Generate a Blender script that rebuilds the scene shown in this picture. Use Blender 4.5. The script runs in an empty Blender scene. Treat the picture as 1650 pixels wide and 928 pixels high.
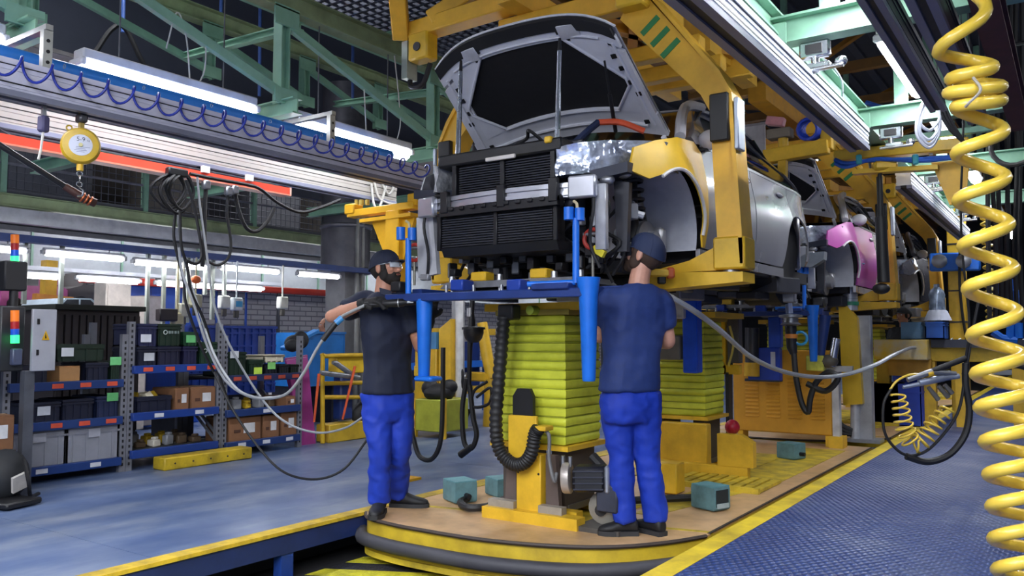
import bpy, bmesh, math, random
from math import sin, cos, pi, radians, atan, sqrt, hypot
from mathutils import Vector, Matrix, noise
V = Vector
R = random.Random(7)
SC = bpy.context.scene
COL = SC.collection
# ------------------------------------------------------------- camera
F_PX, CX_PX, CY_PX = 1320.0, 825.0, 464.0
CAM = V((0, 0, 1.15))
PITCH = atan(81 / F_PX)
YAW = atan(913 * cos(PITCH) / F_PX)
FW = V((-sin(YAW) * cos(PITCH), cos(YAW) * cos(PITCH), sin(PITCH)))
RT = V((cos(YAW), sin(YAW), 0))
UP = RT.cross(FW)
cam_data = bpy.data.cameras.new('camera')
cam_data.sensor_width = 36.0
cam_data.lens = 36.0 * F_PX / 1650.0
cam_data.clip_start = 0.05
cam_data.clip_end = 200
cam = bpy.data.objects.new('camera', cam_data)
COL.objects.link(cam)
cam.location = CAM
cam.rotation_euler = (pi / 2 + PITCH, 0, YAW)
SC.camera = cam
# ------------------------------------------------------------- world, exposure
w = bpy.data.worlds.new('hall_air'); SC.world = w; w.use_nodes = True
w.node_tree.nodes['Background'].inputs[0].default_value = (0.55, 0.62, 0.75, 1)
w.node_tree.nodes['Background'].inputs[1].default_value = 1.45
SC.view_settings.view_transform = 'Standard'
SC.view_settings.look = 'None'
SC.view_settings.gamma = 1
SC.view_settings.use_curve_mapping = False
SC.view_settings.exposure = 0.12
LAMP_W = 34.0      # watts per metre of fluorescent lamp

# ------------------------------------------------------------- pixel helpers (photo is 1650 x 928)
def ray(px, py): return FW + RT * ((px - CX_PX) / F_PX) + UP * ((CY_PX - py) / F_PX)
def P(px, py, x=None, y=None, z=None):
    d = ray(px, py)
    if x is not None: t = (x - CAM.x) / d.x
    elif y is not None: t = (y - CAM.y) / d.y
    else: t = (z - CAM.z) / d.z
    return CAM + d * t
def PD(px, py, dep): return CAM + ray(px, py) * dep

# ------------------------------------------------------------- materials
MATS = {}
def lin(h):
    h = h.lstrip('#'); o = []
    for i in (0, 2, 4):
        c = int(h[i:i + 2], 16) / 255
        o.append(c / 12.92 if c <= .04045 else ((c + .055) / 1.055) ** 2.4)
    return o + [1]
def M(hexc, rough=.5, metal=0., var=.12, scale=6., bump=0., bscale=40., emit=0., dark=None, coat=0., alpha=1., trans=0.):
    key = (hexc, rough, metal, var, scale, bump, bscale, emit, dark, coat, alpha, trans)
    if key in MATS: return MATS[key]
    m = bpy.data.materials.new('surface_%d' % len(MATS)); m.use_nodes = True
    nt = m.node_tree; b = nt.nodes['Principled BSDF']; L = nt.links
    c = lin(hexc)
    b.inputs['Base Color'].default_value = c
    b.inputs['Roughness'].default_value = rough
    b.inputs['Metallic'].default_value = metal
    b.inputs['Coat Weight'].default_value = coat
    b.inputs['Transmission Weight'].default_value = trans
    if alpha < 1: b.inputs['Alpha'].default_value = alpha
    if emit:
        b.inputs['Emission Color'].default_value = c; b.inputs['Emission Strength'].default_value = emit
    if var or bump:
        tc = nt.nodes.new('ShaderNodeTexCoord')
        n = nt.nodes.new('ShaderNodeTexNoise'); n.inputs['Scale'].default_value = scale
        n.inputs['Detail'].default_value = 5; n.inputs['Roughness'].default_value = .62
        L.new(tc.outputs['Object'], n.inputs['Vector'])
        if var:
            r = nt.nodes.new('ShaderNodeValToRGB')
            d = lin(dark) if dark else [x * (1 - 2.2 * var) for x in c[:3]] + [1]
            r.color_ramp.elements[0].position = .3; r.color_ramp.elements[1].position = .62
            r.color_ramp.elements[0].color = d; r.color_ramp.elements[1].color = [min(1, x * (1 + .35 * var)) for x in c[:3]] + [1]
            L.new(n.outputs['Fac'], r.inputs['Fac']); L.new(r.outputs['Color'], b.inputs['Base Color'])
            mr = nt.nodes.new('ShaderNodeMapRange')
            mr.inputs['To Min'].default_value = max(0, rough - .1); mr.inputs['To Max'].default_value = min(1, rough + .12)
            L.new(n.outputs['Fac'], mr.inputs['Value']); L.new(mr.outputs['Result'], b.inputs['Roughness'])
        if bump:
            n2 = nt.nodes.new('ShaderNodeTexNoise'); n2.inputs['Scale'].default_value = bscale
            L.new(tc.outputs['Object'], n2.inputs['Vector'])
            bp = nt.nodes.new('ShaderNodeBump'); bp.inputs['Strength'].default_value = bump; bp.inputs['Distance'].default_value = .02
            L.new(n2.outputs['Fac'], bp.inputs['Height']); L.new(bp.outputs['Normal'], b.inputs['Normal'])
    MATS[key] = m
    return m

# ------------------------------------------------------------- mesh builder
ORG = {}
def aabb_rot(rot):
    if rot is None: return None
    if isinstance(rot, (int, float)): return Matrix.Rotation(rot, 3, 'Z')
    if isinstance(rot, tuple): return Matrix.Rotation(rot[2], 3, 'Z') @ Matrix.Rotation(rot[1], 3, 'Y') @ Matrix.Rotation(rot[0], 3, 'X')
    return rot
class MB:
    def __init__(s): s.v = []; s.f = []
    def add(s, vs, fs):
        o = len(s.v); s.v += [V(p) for p in vs]; s.f += [tuple(i + o for i in f) for f in fs]; return s
    def box(s, c, d, rot=None, b=0.):
        hx, hy, hz = [k / 2 for k in d]; c = V(c); rm = aabb_rot(rot)
        def T(p): p = V(p); return c + (rm @ p if rm else p)
        if b <= 0:
            vs = [T((x * hx, y * hy, z * hz)) for x in (-1, 1) for y in (-1, 1) for z in (-1, 1)]
            return s.add(vs, [(0, 1, 3, 2), (4, 6, 7, 5), (0, 4, 5, 1), (2, 3, 7, 6), (0, 2, 6, 4), (1, 5, 7, 3)])
        b = min(b, hx * .9, hy * .9, hz * .9); vs = []; ix = {}
        for x in (-1, 1):
            for y in (-1, 1):
                for z in (-1, 1):
                    for k in range(3):
                        e = [hx - b, hy - b, hz - b]; e[k] += b
                        ix[x, y, z, k] = len(vs); vs.append(T((x * e[0], y * e[1], z * e[2])))
        fs = []
        for a in (-1, 1):
            q = [(-1, -1), (1, -1), (1, 1), (-1, 1)]
            fs.append([ix[a, p, r, 0] for p, r in q]); fs.append([ix[p, a, r, 1] for p, r in q]); fs.append([ix[p, r, a, 2] for p, r in q])
            for c2 in (-1, 1):
                fs.append((ix[a, c2, -1, 0], ix[a, c2, 1, 0], ix[a, c2, 1, 1], ix[a, c2, -1, 1]))
                fs.append((ix[a, -1, c2, 0], ix[a, 1, c2, 0], ix[a, 1, c2, 2], ix[a, -1, c2, 2]))
                fs.append((ix[-1, a, c2, 1], ix[1, a, c2, 1], ix[1, a, c2, 2], ix[-1, a, c2, 2]))
                for d2 in (-1, 1): fs.append((ix[a, c2, d2, 0], ix[a, c2, d2, 1], ix[a, c2, d2, 2]))
        return s.add(vs, fs)
    def span(s, a, b_, bev=0.):   # box between two corners
        a, b_ = V(a), V(b_)
        return s.box((a + b_) / 2, [abs(k) for k in (b_ - a)], None, bev)
    def bar(s, a, b_, wd, ht, up=(0, 0, 1), bev=0.):   # rectangular bar from a to b
        a, b_ = V(a), V(b_); d = (b_ - a); ln = d.length; d.normalize()
        u = V(up)
        if abs(d.dot(u)) > .97: u = V((0, 1, 0))
        x = d.cross(u).normalized(); u = x.cross(d)
        return s.box((a + b_) / 2, (wd, ln, ht), Matrix((x, d, u)).transposed(), bev)
    def ibeam(s, a, b_, wd, ht, t=.012, up=(0, 0, 1)):
        a, b_ = V(a), V(b_); d = (b_ - a).normalized(); u = V(up)
        if abs(d.dot(u)) > .97: u = V((0, 1, 0))
        x = d.cross(u).normalized(); u = x.cross(d)
        s.bar(a, b_, t, ht - 2 * t, up); s.bar(a + u * (ht / 2 - t / 2), b_ + u * (ht / 2 - t / 2), wd, t, up)
        return s.bar(a - u * (ht / 2 - t / 2), b_ - u * (ht / 2 - t / 2), wd, t, up)
    def tube(s, pts, r, n=8, cap=True, closed=False, sq=None):
        pts = [V(p) for p in pts]; k = len(pts); rs = r if isinstance(r, (list, tuple)) else [r] * k
        vs = []; fs = []; prev = None
        for i, p in enumerate(pts):
            if closed: t = pts[(i + 1) % k] - pts[i - 1]
            else: t = pts[min(i + 1, k - 1)] - pts[max(i - 1, 0)]
            if t.length < 1e-9: t = V((0, 0, 1))
            t.normalize()
            if prev is None:
                a = V((0, 0, 1)) if abs(t.z) < .9 else V((1, 0, 0)); x = t.cross(a).normalized()
            else:
                x = prev - t * prev.dot(t)
                x = x.normalized() if x.length > 1e-6 else t.orthogonal().normalized()
            prev = x; y = t.cross(x)
            for j in range(n):
                an = 2 * pi * j / n; vs.append(p + (x * cos(an) + y * sin(an) * (sq or 1)) * rs[i])
        for i in range(k if closed else k - 1):
            for j in range(n):
                a0 = i * n + j; a1 = i * n + (j + 1) % n; b0 = ((i + 1) % k) * n
                fs.append((a0, a1, b0 + (j + 1) % n, b0 + j))
        if cap and not closed: fs.append(tuple(range(n))[::-1]); fs.append(tuple((k - 1) * n + j for j in range(n)))
        return s.add(vs, fs)
    def cyl(s, a, b_, r, r2=None, n=14): return s.tube([a, b_], [r, r if r2 is None else r2], n)
    def lathe(s, c, prof, n=18, axis=(0, 0, 1)):   # prof: (radius, height) along axis
        ax = V(axis).normalized(); x = ax.orthogonal().normalized(); y = ax.cross(x); c = V(c); vs = []; fs = []
        for r, h in prof:
            for j in range(n):
                an = 2 * pi * j / n; vs.append(c + ax * h + (x * cos(an) + y * sin(an)) * max(r, 1e-4))
        for i in range(len(prof) - 1):
            for j in range(n): fs.append((i * n + j, i * n + (j + 1) % n, (i + 1) * n + (j + 1) % n, (i + 1) * n + j))
        fs.append(tuple(range(n))); fs.append(tuple((len(prof) - 1) * n + j for j in range(n)))
        return s.add(vs, fs)
    def prism(s, poly, ax, a, b_):   # polygon in the two other axes, extruded along axis ax from a to b
        o = [k for k in range(3) if k != ax]; n = len(poly); vs = []
        for h in (a, b_):
            for p in poly:
                q = [0, 0, 0]; q[ax] = h; q[o[0]] = p[0]; q[o[1]] = p[1]; vs.append(q)
        fs = [tuple(range(n)), tuple(range(n, 2 * n))] + [(i, (i + 1) % n, n + (i + 1) % n, n + i) for i in range(n)]
        return s.add(vs, fs)
    def prism3(s, pts, off):
        pts = [V(p) for p in pts]; off = V(off); n = len(pts)
        return s.add(pts + [p + off for p in pts], [tuple(range(n)), tuple(range(n, 2 * n))] + [(i, (i + 1) % n, n + (i + 1) % n, n + i) for i in range(n)])
    def loft(s, rings, cap=True):
        n = len(rings[0]); vs = [p for r in rings for p in r]; fs = []
        for i in range(len(rings) - 1):
            for j in range(n): fs.append((i * n + j, i * n + (j + 1) % n, (i + 1) * n + (j + 1) % n, (i + 1) * n + j))
        if cap: fs.append(tuple(range(n))); fs.append(tuple((len(rings) - 1) * n + j for j in range(n)))
        return s.add(vs, fs)
    def grid(s, fn, nu, nv, th=None):   # fn(u,v)->point; th = offset vector for thickness
        vs = [V(fn(i / nu, j / nv)) for i in range(nu + 1) for j in range(nv + 1)]; m = nv + 1
        fs = [(i * m + j, (i + 1) * m + j, (i + 1) * m + j + 1, i * m + j + 1) for i in range(nu) for j in range(nv)]
        if th is None: return s.add(vs, fs)
        th = V(th); k = len(vs); vs2 = vs + [p + th for p in vs]; f2 = fs + [tuple(i + k for i in f[::-1]) for f in fs]
        e = [i * m for i in range(nu + 1)] + [nu * m + j for j in range(1, nv + 1)] + [i * m + nv for i in range(nu - 1, -1, -1)] + [j for j in range(nv - 1, 0, -1)]
        for i in range(len(e)): a, b_ = e[i], e[(i + 1) % len(e)]; f2.append((a, b_, b_ + k, a + k))
        return s.add(vs2, f2)
    def ell(s, c, rad, rot=None, nu=12, nv=8):
        c = V(c); rm = aabb_rot(rot); vs = []; fs = []
        for i in range(nv + 1):
            ph = pi * i / nv
            for j in range(nu):
                th = 2 * pi * j / nu
                p = V((rad[0] * max(sin(ph), .01) * cos(th), rad[1] * max(sin(ph), .01) * sin(th), rad[2] * cos(ph)))
                vs.append(c + (rm @ p if rm else p))
        for i in range(nv):
            for j in range(nu): fs.append((i * nu + j, (i + 1) * nu + j, (i + 1) * nu + (j + 1) % nu, i * nu + (j + 1) % nu))
        fs.append(tuple(range(nu))); fs.append(tuple(nv * nu + j for j in range(nu)))
        return s.add(vs, fs)
    def torus(s, c, rr, r, axis=(0, 0, 1), n=20, m=8, arc=(0, 2 * pi)):
        ax = V(axis).normalized(); x = ax.orthogonal().normalized(); y = ax.cross(x); c = V(c)
        full = arc[1] - arc[0] > 6.28; k = n if full else n + 1
        pts = [c + (x * cos(arc[0] + (arc[1] - arc[0]) * i / n) + y * sin(arc[0] + (arc[1] - arc[0]) * i / n)) * rr for i in range(k)]
        return s.tube(pts, r, m, closed=full)
    def panel(s, poly, fx, sy=.12, sz=.1, th=.012, side=1):
        """polygon in (y,z), cut into a grid and pushed out to x = fx(y,z) (times side), with thickness"""
        bm = bmesh.new(); bm.faces.new([bm.verts.new((0, p[0], p[1])) for p in poly])
        ys = [p[0] for p in poly]; zs = [p[1] for p in poly]
        def cut(k, a, b_, st):
            n = max(1, int((b_ - a) / st))
            for i in range(1, n):
                co = [0, 0, 0]; co[k] = a + (b_ - a) * i / n; no = [0, 0, 0]; no[k] = 1
                bmesh.ops.bisect_plane(bm, geom=bm.verts[:] + bm.edges[:] + bm.faces[:], plane_co=co, plane_no=no, dist=1e-5)
        cut(1, min(ys), max(ys), sy); cut(2, min(zs), max(zs), sz)
        bm.verts.ensure_lookup_table(); bm.verts.index_update()
        k = len(bm.verts); vs = [V((side * fx(v.co.y, v.co.z), v.co.y, v.co.z)) for v in bm.verts]
        vs += [V((p.x - side * th, p.y, p.z)) for p in vs]
        fs = [tuple(v.index for v in f.verts) for f in bm.faces]; f2 = fs + [tuple(i + k for i in f[::-1]) for f in fs]
        for e in bm.edges:
            if len(e.link_faces) == 1: a, b_ = e.verts[0].index, e.verts[1].index; f2.append((a, b_, b_ + k, a + k))
        bm.free(); return s.add(vs, f2)
    def xf(s, fn): s.v = [V(fn(p)) for p in s.v]; return s
    def build(s, name, mat, parent=None, loc=None, sharp=38, label=None):
        me = bpy.data.meshes.new(name)
        o = V(ORG[parent.name]) if parent is not None else V(loc) if loc is not None else None
        if o is None:
            lo = [min(p[k] for p in s.v) for k in range(3)]; hi = [max(p[k] for p in s.v) for k in range(3)]
            o = V(((lo[0] + hi[0]) / 2, (lo[1] + hi[1]) / 2, lo[2]))
        me.from_pydata([p - o for p in s.v], [], s.f)
        bm = bmesh.new(); bm.from_mesh(me); bmesh.ops.recalc_face_normals(bm, faces=bm.faces[:]); bm.to_mesh(me); bm.free()
        me.shade_smooth(); me.set_sharp_from_angle(angle=radians(sharp))
        me.materials.append(mat)
        ob = bpy.data.objects.new(name, me); COL.objects.link(ob)
        if parent is not None: ob.parent = parent
        else: ob.location = o
        ORG[ob.name] = tuple(o)
        if label: ob['label'] = label
        return ob
def tag(o, label, cat, group=None):
    o['label'] = label; o['category'] = cat
    if group: o['group'] = group
    return o
def struct(o): o['kind'] = 'structure'; return o
def thing(name, label, cat, loc, group=None):
    o = bpy.data.objects.new(name, None); COL.objects.link(o); o.empty_display_size = .1
    o.location = loc; ORG[o.name] = tuple(loc)
    return tag(o, label, cat, group)
def spline(pts, k=8, closed=False):
    pts = [V(p) for p in pts]; n = len(pts); out = []
    for i in range(n if closed else n - 1):
        if closed: a, b, c, d = pts[i - 1], pts[i], pts[(i + 1) % n], pts[(i + 2) % n]
        else:
            b, c = pts[i], pts[i + 1]; a = pts[i - 1] if i else b * 2 - c; d = pts[i + 2] if i + 2 < n else c * 2 - b
        for j in range(k):
            t = j / k
            out.append(.5 * ((2 * b) + (c - a) * t + (2 * a - 5 * b + 4 * c - d) * t * t + (3 * b - a - 3 * c + d) * t ** 3))
    if not closed: out.append(pts[-1])
    return out
def hang(a, b, sag, k=14):
    a, b = V(a), V(b)
    return [a.lerp(b, i / k) - V((0, 0, sag * 4 * (i / k) * (1 - i / k))) for i in range(k + 1)]
def helix(path, r, turns, n=14, up=None):
    """coil around a path of points"""
    path = [V(p) for p in path]; L = [0]
    for a, b in zip(path, path[1:]): L.append(L[-1] + (b - a).length)
    def at(t):
        t *= L[-1]
        for i in range(len(path) - 1):
            if t <= L[i + 1] + 1e-9:
                u = (t - L[i]) / max(L[i + 1] - L[i], 1e-9); return path[i].lerp(path[i + 1], u), (path[i + 1] - path[i]).normalized()
        return path[-1], (path[-1] - path[-2]).normalized()
    out = []; prev = None; N = int(turns * n)
    for i in range(N + 1):
        c, t = at(i / N)
        if prev is None: x = t.orthogonal().normalized()
        else: x = (prev - t * prev.dot(t)).normalized()
        prev = x; y = t.cross(x); an = 2 * pi * i / n; rr = r(i / N) if callable(r) else r
        out.append(c + (x * cos(an) + y * sin(an)) * rr)
    return out
def copy_tree(o, d, label=None, group=None, parent=None):
    c = o.copy(); COL.objects.link(c)
    if parent: c.parent = parent
    else: c.location = V(o.location) + V(d)
    ORG[c.name] = tuple(V(ORG[o.name]) + V(d))
    if label: c['label'] = label
    if group: c['group'] = group
    for ch in list(o.children): copy_tree(ch, d, None, None, c)
    return c
def text(body, size, loc, xdir, ydir, mat, parent, name='lettering'):
    cu = bpy.data.curves.new('t', 'FONT'); cu.body = body; cu.size = size; cu.extrude = .0006; cu.align_x = 'CENTER'; cu.align_y = 'CENTER'
    t = bpy.data.objects.new('t', cu); COL.objects.link(t); bpy.context.view_layer.update()
    me = bpy.data.meshes.new_from_object(t.evaluated_get(bpy.context.evaluated_depsgraph_get()))
    bpy.data.objects.remove(t)
    x = V(xdir).normalized(); z = x.cross(V(ydir)).normalized(); y = z.cross(x); o = V(ORG[parent.name])
    me.transform(Matrix.Translation(V(loc) - o) @ Matrix((x, y, z)).transposed().to_4x4())
    me.materials.clear(); me.materials.append(mat)
    ob = bpy.data.objects.new(name, me); COL.objects.link(ob); ob.parent = parent; ORG[ob.name] = tuple(o)
    return ob
# ------------------------------------------------------------- shared materials
YEL = M('#dcb02c', .42, 0, .12, 5); YELF = M('#cfae2e', .55, 0, .16, 7, dark='#8a7426')
YHAN = M('#e2ae34', .45, 0, .1, 4); GRN = M('#86b39a', .5, 0, .12, 3); GRN2 = M('#8fa07a', .6, 0, .18, 3)
ALU = M('#b9bdc6', .38, .55, .06, 3); ALUD = M('#7c7f92', .45, .4, .08, 3); BLK = M('#121216', .5, 0, .1); BLKR = M('#16161a', .62, 0, .1)
RUB = M('#1b1b1e', .55, 0, .1); BLU = M('#1668cf', .4, 0, .08); BLUD = M('#1b3474', .45, 0, .1); WHT = M('#dcdde0', .5, 0, .05)
STEEL = M('#9a9ca2', .35, .8, .1); CHR = M('#c9ccd2', .2, .95, .04); DKS = M('#3c3d45', .5, .5, .15); RED = M('#c63a2c', .45, 0, .08)
CARD = M('#8a6142', .8, 0, .1, 9); GREYP = M('#8b8f9b', .55, 0, .06); TEAL = M('#5d8288', .6, 0, .18, 8); ORG_L = M('#d2492b', .6, 0, .05)
LIT = M('#f6f7ff', .5, 0, 0, emit=14.0)
# ============================================================= STRUCTURE
LX, RX = -3.94, -1.79           # lane edges
def floor_mat(c1, c2, c3, rough, streak):
    m = bpy.data.materials.new('painted_floor'); m.use_nodes = True; nt = m.node_tree; L = nt.links; b = nt.nodes['Principled BSDF']
    g = nt.nodes.new('ShaderNodeNewGeometry'); mp = nt.nodes.new('ShaderNodeMapping'); mp.inputs['Scale'].default_value = streak
    L.new(g.outputs['Position'], mp.inputs['Vector'])
    n = nt.nodes.new('ShaderNodeTexNoise'); n.inputs['Scale'].default_value = 1.6; n.inputs['Detail'].default_value = 8; n.inputs['Roughness'].default_value = .65
    L.new(mp.outputs['Vector'], n.inputs['Vector'])
    r = nt.nodes.new('ShaderNodeValToRGB'); e = r.color_ramp.elements
    e[0].position = .32; e[0].color = lin(c1); e[1].position = .7; e[1].color = lin(c3); k = e.new(.5); k.color = lin(c2)
    L.new(n.outputs['Fac'], r.inputs['Fac']); L.new(r.outputs['Color'], b.inputs['Base Color'])
    n2 = nt.nodes.new('ShaderNodeTexNoise'); n2.inputs['Scale'].default_value = 3; L.new(g.outputs['Position'], n2.inputs['Vector'])
    mr = nt.nodes.new('ShaderNodeMapRange'); mr.inputs['To Min'].default_value = rough - .12; mr.inputs['To Max'].default_value = rough + .16
    L.new(n2.outputs['Fac'], mr.inputs['Value']); L.new(mr.outputs['Result'], b.inputs['Roughness'])
    return m, nt, b, g
FLM, _, _, _ = floor_mat('#3c5280', '#596a8c', '#7f889a', .36, (1.6, .55, 1))
TRM, nt, b, g = floor_mat('#1d346c', '#2d4278', '#525f82', .42, (.7, .7, 1))
# raised diamonds of the tread plate as fine relief
mp = nt.nodes.new('ShaderNodeMapping'); mp.inputs['Rotation'].default_value = (0, 0, radians(45)); mp.inputs['Scale'].default_value = (30, 17, 0)
nt.links.new(g.outputs['Position'], mp.inputs['Vector'])
wv = nt.nodes.new('ShaderNodeTexChecker'); wv.inputs['Scale'].default_value = 1; nt.links.new(mp.outputs['Vector'], wv.inputs['Vector'])
wa = nt.nodes.new('ShaderNodeTexVoronoi'); wa.inputs['Scale'].default_value = 1.0; wa.inputs['Randomness'].default_value = .08; nt.links.new(mp.outputs['Vector'], wa.inputs['Vector'])
bp = nt.nodes.new('ShaderNodeBump'); bp.inputs['Strength'].default_value = 1.0; bp.inputs['Distance'].default_value = .012
bp.invert = True
rmp = nt.nodes.new('ShaderNodeValToRGB'); rmp.color_ramp.elements[0].position = .12; rmp.color_ramp.elements[1].position = .3
rmp.color_ramp.elements[0].color = (1.5, 1.5, 1.45, 1); rmp.color_ramp.elements[1].color = (.8, .8, .82, 1); nt.links.new(wa.outputs['Distance'], rmp.inputs['Fac'])
mx = nt.nodes.new('ShaderNodeMix'); mx.data_type = 'RGBA'; mx.blend_type = 'MULTIPLY'; mx.inputs['Factor'].default_value = 1
nt.links.new(b.inputs['Base Color'].links[0].from_socket, mx.inputs['A']); nt.links.new(rmp.outputs['Color'], mx.inputs['B']); nt.links.new(mx.outputs['Result'], b.inputs['Base Color'])
nt.links.new(wa.outputs['Distance'], bp.inputs['Height']); nt.links.new(bp.outputs['Normal'], b.inputs['Normal'])

fl = struct(MB().span((-22, -6, -.5), (LX - .3, 45, -.09)).build('floor', M('#20242e', .8)))
ys = [-6, -.9, 2.53, 6.0, 9.5, 13, 17, 22, 30, 45]
xs = [-22, -9.2, -7.6, LX - .105]
for i in range(len(ys) - 1):
    for j in range(len(xs) - 1):
        MB().span((xs[j] + .002, ys[i] + .002, -.09), (xs[j + 1] - .002, ys[i + 1] - .002, 0)).build('floor_plate', FLM, fl)
struct(MB().span((LX - .105, -6, -.02), (LX, 45, .001)).build('trim_1', YELF))
sk = struct(MB().span((LX - .1, -6, -.14), (LX - .012, 45, -.02)).build('trim_2', M('#1a2c5e', .5)))
for y in (.4, 1.9, 3.36, 4.9, 6.4, 7.9):
    MB().span((LX - .09, y - .045, -.295), (LX - .02, y + .045, -.14)).build('support_post', M('#1d3f8c', .5), sk)
f2 = struct(MB().span((RX + .13, -6, -.5), (7, 45, -.05)).build('floor', M('#20242e', .8)))
ys2 = [-6, 1.2, 4.2, 7.3, 10.5, 14, 18, 24, 45]; xs2 = [RX + .13, .05, 2, 4.5, 7]
for i in range(len(ys2) - 1):
    for j in range(len(xs2) - 1):
        MB().span((xs2[j] + .0015, ys2[i] + .0015, -.05), (xs2[j + 1] - .0015, ys2[i + 1] - .0015, 0)).build('tread_plate', TRM, f2)
struct(MB().span((RX, -6, -.5), (RX + .13, 45, .001)).build('trim_3', M('#d8bd2c', .5, 0, .14, 5, dark='#a58e2c')))
# pit between the two floors, with hatched cover plates
pit = struct(MB().span((LX - .3, -6, -.6), (RX, 45, -.295)).build('floor', M('#17171b', .7)))
hb = M('#c9c22e', .6, 0, .2, 9, bump=.5, bscale=60, dark='#8f8a22'); hd = M('#34353d', .5, .2, .2, 9, bump=.5, bscale=60)
for i in range(26):      # diagonal hatch strips, alternately yellow and dark
    y = .9 + i * .17
    MB().prism([(LX + .03, y), (LX + .03, y + .165), (-3.05, y + .165 + .42), (-3.05, y + .42)], 2, -.295, -.28).build('hatch_plate', hb if i % 2 else hd, pit)
for i in range(7): MB().span((-3.03 + i * .17, -3, -.295), (-2.875 + i * .17, 12, -.28)).build('track_plate', hd, pit)
# outer shell
struct(MB().span((-14.2, -6, -.1), (-14, 45, 7.5)).build('wall_left', M('#8d8f98', .8, 0, .1)))
struct(MB().span((-14, 38, -.1), (8, 38.3, 7.5)).build('wall_back', M('#33363e', .8)))
struct(MB().span((7.8, -6, -.1), (8, 38, 7.5)).build('wall_right', M('#3a3e48', .8)))
ce = struct(MB().span((-14, -6, 7.3), (8, 38, 7.5)).build('ceiling', M('#363a44', .9)))
for i in range(44):
    MB().box((-13.7 + i * .5, 16, 7.27), (.16, 44, .07)).build('corrugation', M('#3d414d', .8), ce)
# white brick panels of the left hall wall
def brick_mat():
    m = bpy.data.materials.new('white_brick'); m.use_nodes = True; nt = m.node_tree; b = nt.nodes['Principled BSDF']; L = nt.links
    tc = nt.nodes.new('ShaderNodeTexCoord'); sx = nt.nodes.new('ShaderNodeSeparateXYZ'); cb = nt.nodes.new('ShaderNodeCombineXYZ')
    L.new(tc.outputs['Object'], sx.inputs[0]); L.new(sx.outputs['Y'], cb.inputs['X']); L.new(sx.outputs['Z'], cb.inputs['Y'])
    br = nt.nodes.new('ShaderNodeTexBrick'); br.inputs['Scale'].default_value = 1; br.inputs['Brick Width'].default_value = .3; br.inputs['Row Height'].default_value = .1
    br.inputs['Mortar Size'].default_value = .012; br.inputs['Color1'].default_value = lin('#d9d4d2'); br.inputs['Color2'].default_value = lin('#cbc5c5'); br.inputs['Mortar'].default_value = lin('#8f8b90')
    L.new(cb.outputs[0], br.inputs['Vector']); L.new(br.outputs['Color'], b.inputs['Base Color']); b.inputs['Roughness'].default_value = .8
    bp = nt.nodes.new('ShaderNodeBump'); bp.inputs['Strength'].default_value = .4; bp.invert = True; L.new(br.outputs['Fac'], bp.inputs['Height']); L.new(bp.outputs['Normal'], b.inputs['Normal'])
    return m
BRK = brick_mat()
struct(MB().span((-14, -6.2, -.1), (-3.3, -6, 7.5)).build('light_shield_wall', M('#5a5d66', .8)))  # unseen partial wall, added to keep fill light off the shelving
wl = struct(MB().span((-13.2, 8.6, 0), (-13, 12.1, 2.7)).build('wall_left', BRK))
struct(MB().span((-13.2, 12.4, 0), (-13, 24, 2.7)).build('wall_left', BRK))
struct(MB().span((-13.2, 5.2, 0), (-13, 7.0, 2.7)).build('wall_left', BRK))
dr = struct(MB().span((-13.15, 7.0, 0), (-13.05, 8.6, 2.0)).build('door_1', M('#4b4a4e', .6)))
for i in range(11): MB().span((-13.06, 7.07 + i * .14, .05), (-13.03, 7.16 + i * .14, 1.95)).build('slat', M('#55545a', .5, .3), dr)
MB().span((-13.02, 6.9, 2.0), (-12.9, 8.7, 2.12)).build('lintel', M('#b5b2ac', .6), dr)
for y in (12.1,): struct(MB().span((-13.1, y, 0), (-12.7, y + .3, 2.7)).build('column', M('#6d7a5c', .6)))
# mezzanine deck behind the shelving
mz = thing('mezzanine', 'green steel mezzanine deck with mesh guard above the white wall', 'mezzanine', (-11, 12, 2.8))
MB().ibeam((-11, -2, 2.88), (-11, 30, 2.88), .14, .16).build('edge_beam', GRN2, mz)
MB().span((-11.05, -2, 2.6), (-10.93, 30, 2.78)).build('fascia', M('#a9adb4', .5), mz)
MB().span((-14, -2, 2.96), (-11, 30, 3.02)).build('deck', M('#595c66', .6), mz)
for i in range(16): MB().span((-11.06, -1 + i * 1.9, 2.96), (-10.98, -.93 + i * 1.9, 4.9)).build('guard_post', GRN, mz)
for z in (3.35, 3.72, 4.1): MB().cyl((-11.02, -2, z), (-11.02, 30, z), .02, n=6).build('guard_rail', M('#6a6c76', .5), mz)
ms = MB()
for i in range(210): ms.cyl((-11.03, -1 + i * .1, 3.0), (-11.03, -1 + i * .1, 4.1), .006, n=4)
for i in range(11): ms.cyl((-11.03, -1, 3.05 + i * .1), (-11.03, 20, 3.05 + i * .1), .006, n=4)
ms.build('mesh_infill', M('#4a4c57', .5, .3), mz)['kind'] = 'stuff'
for i in range(14): MB().span((-13.9 + .0, -1 + i * 2.1, 3.02), (-12.4, .2 + i * 2.1, 4.0 + .7 * R.random())).build('storage_block', M(R.choice(['#3c3f4a', '#4a4541', '#2f3848', '#5a5a60']), .7), mz)
struct(MB().span((-12.0, -2, 2.02), (-11.9, 30, 2.62)).build('wall_left', M('#8f9398', .6, 0, .08)))
wpan = struct(MB().span((-11.95, -2, 2.0), (-11.88, 30, 2.06)).build('trim_4', M('#8d9297', .5)))
for i in range(16): MB().span((-11.9, -1 + i * 1.3, 2.05), (-11.87, -.97 + i * 1.3, 2.62)).build('panel_joint', M('#6f8f7d', .5), wpan)
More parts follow.
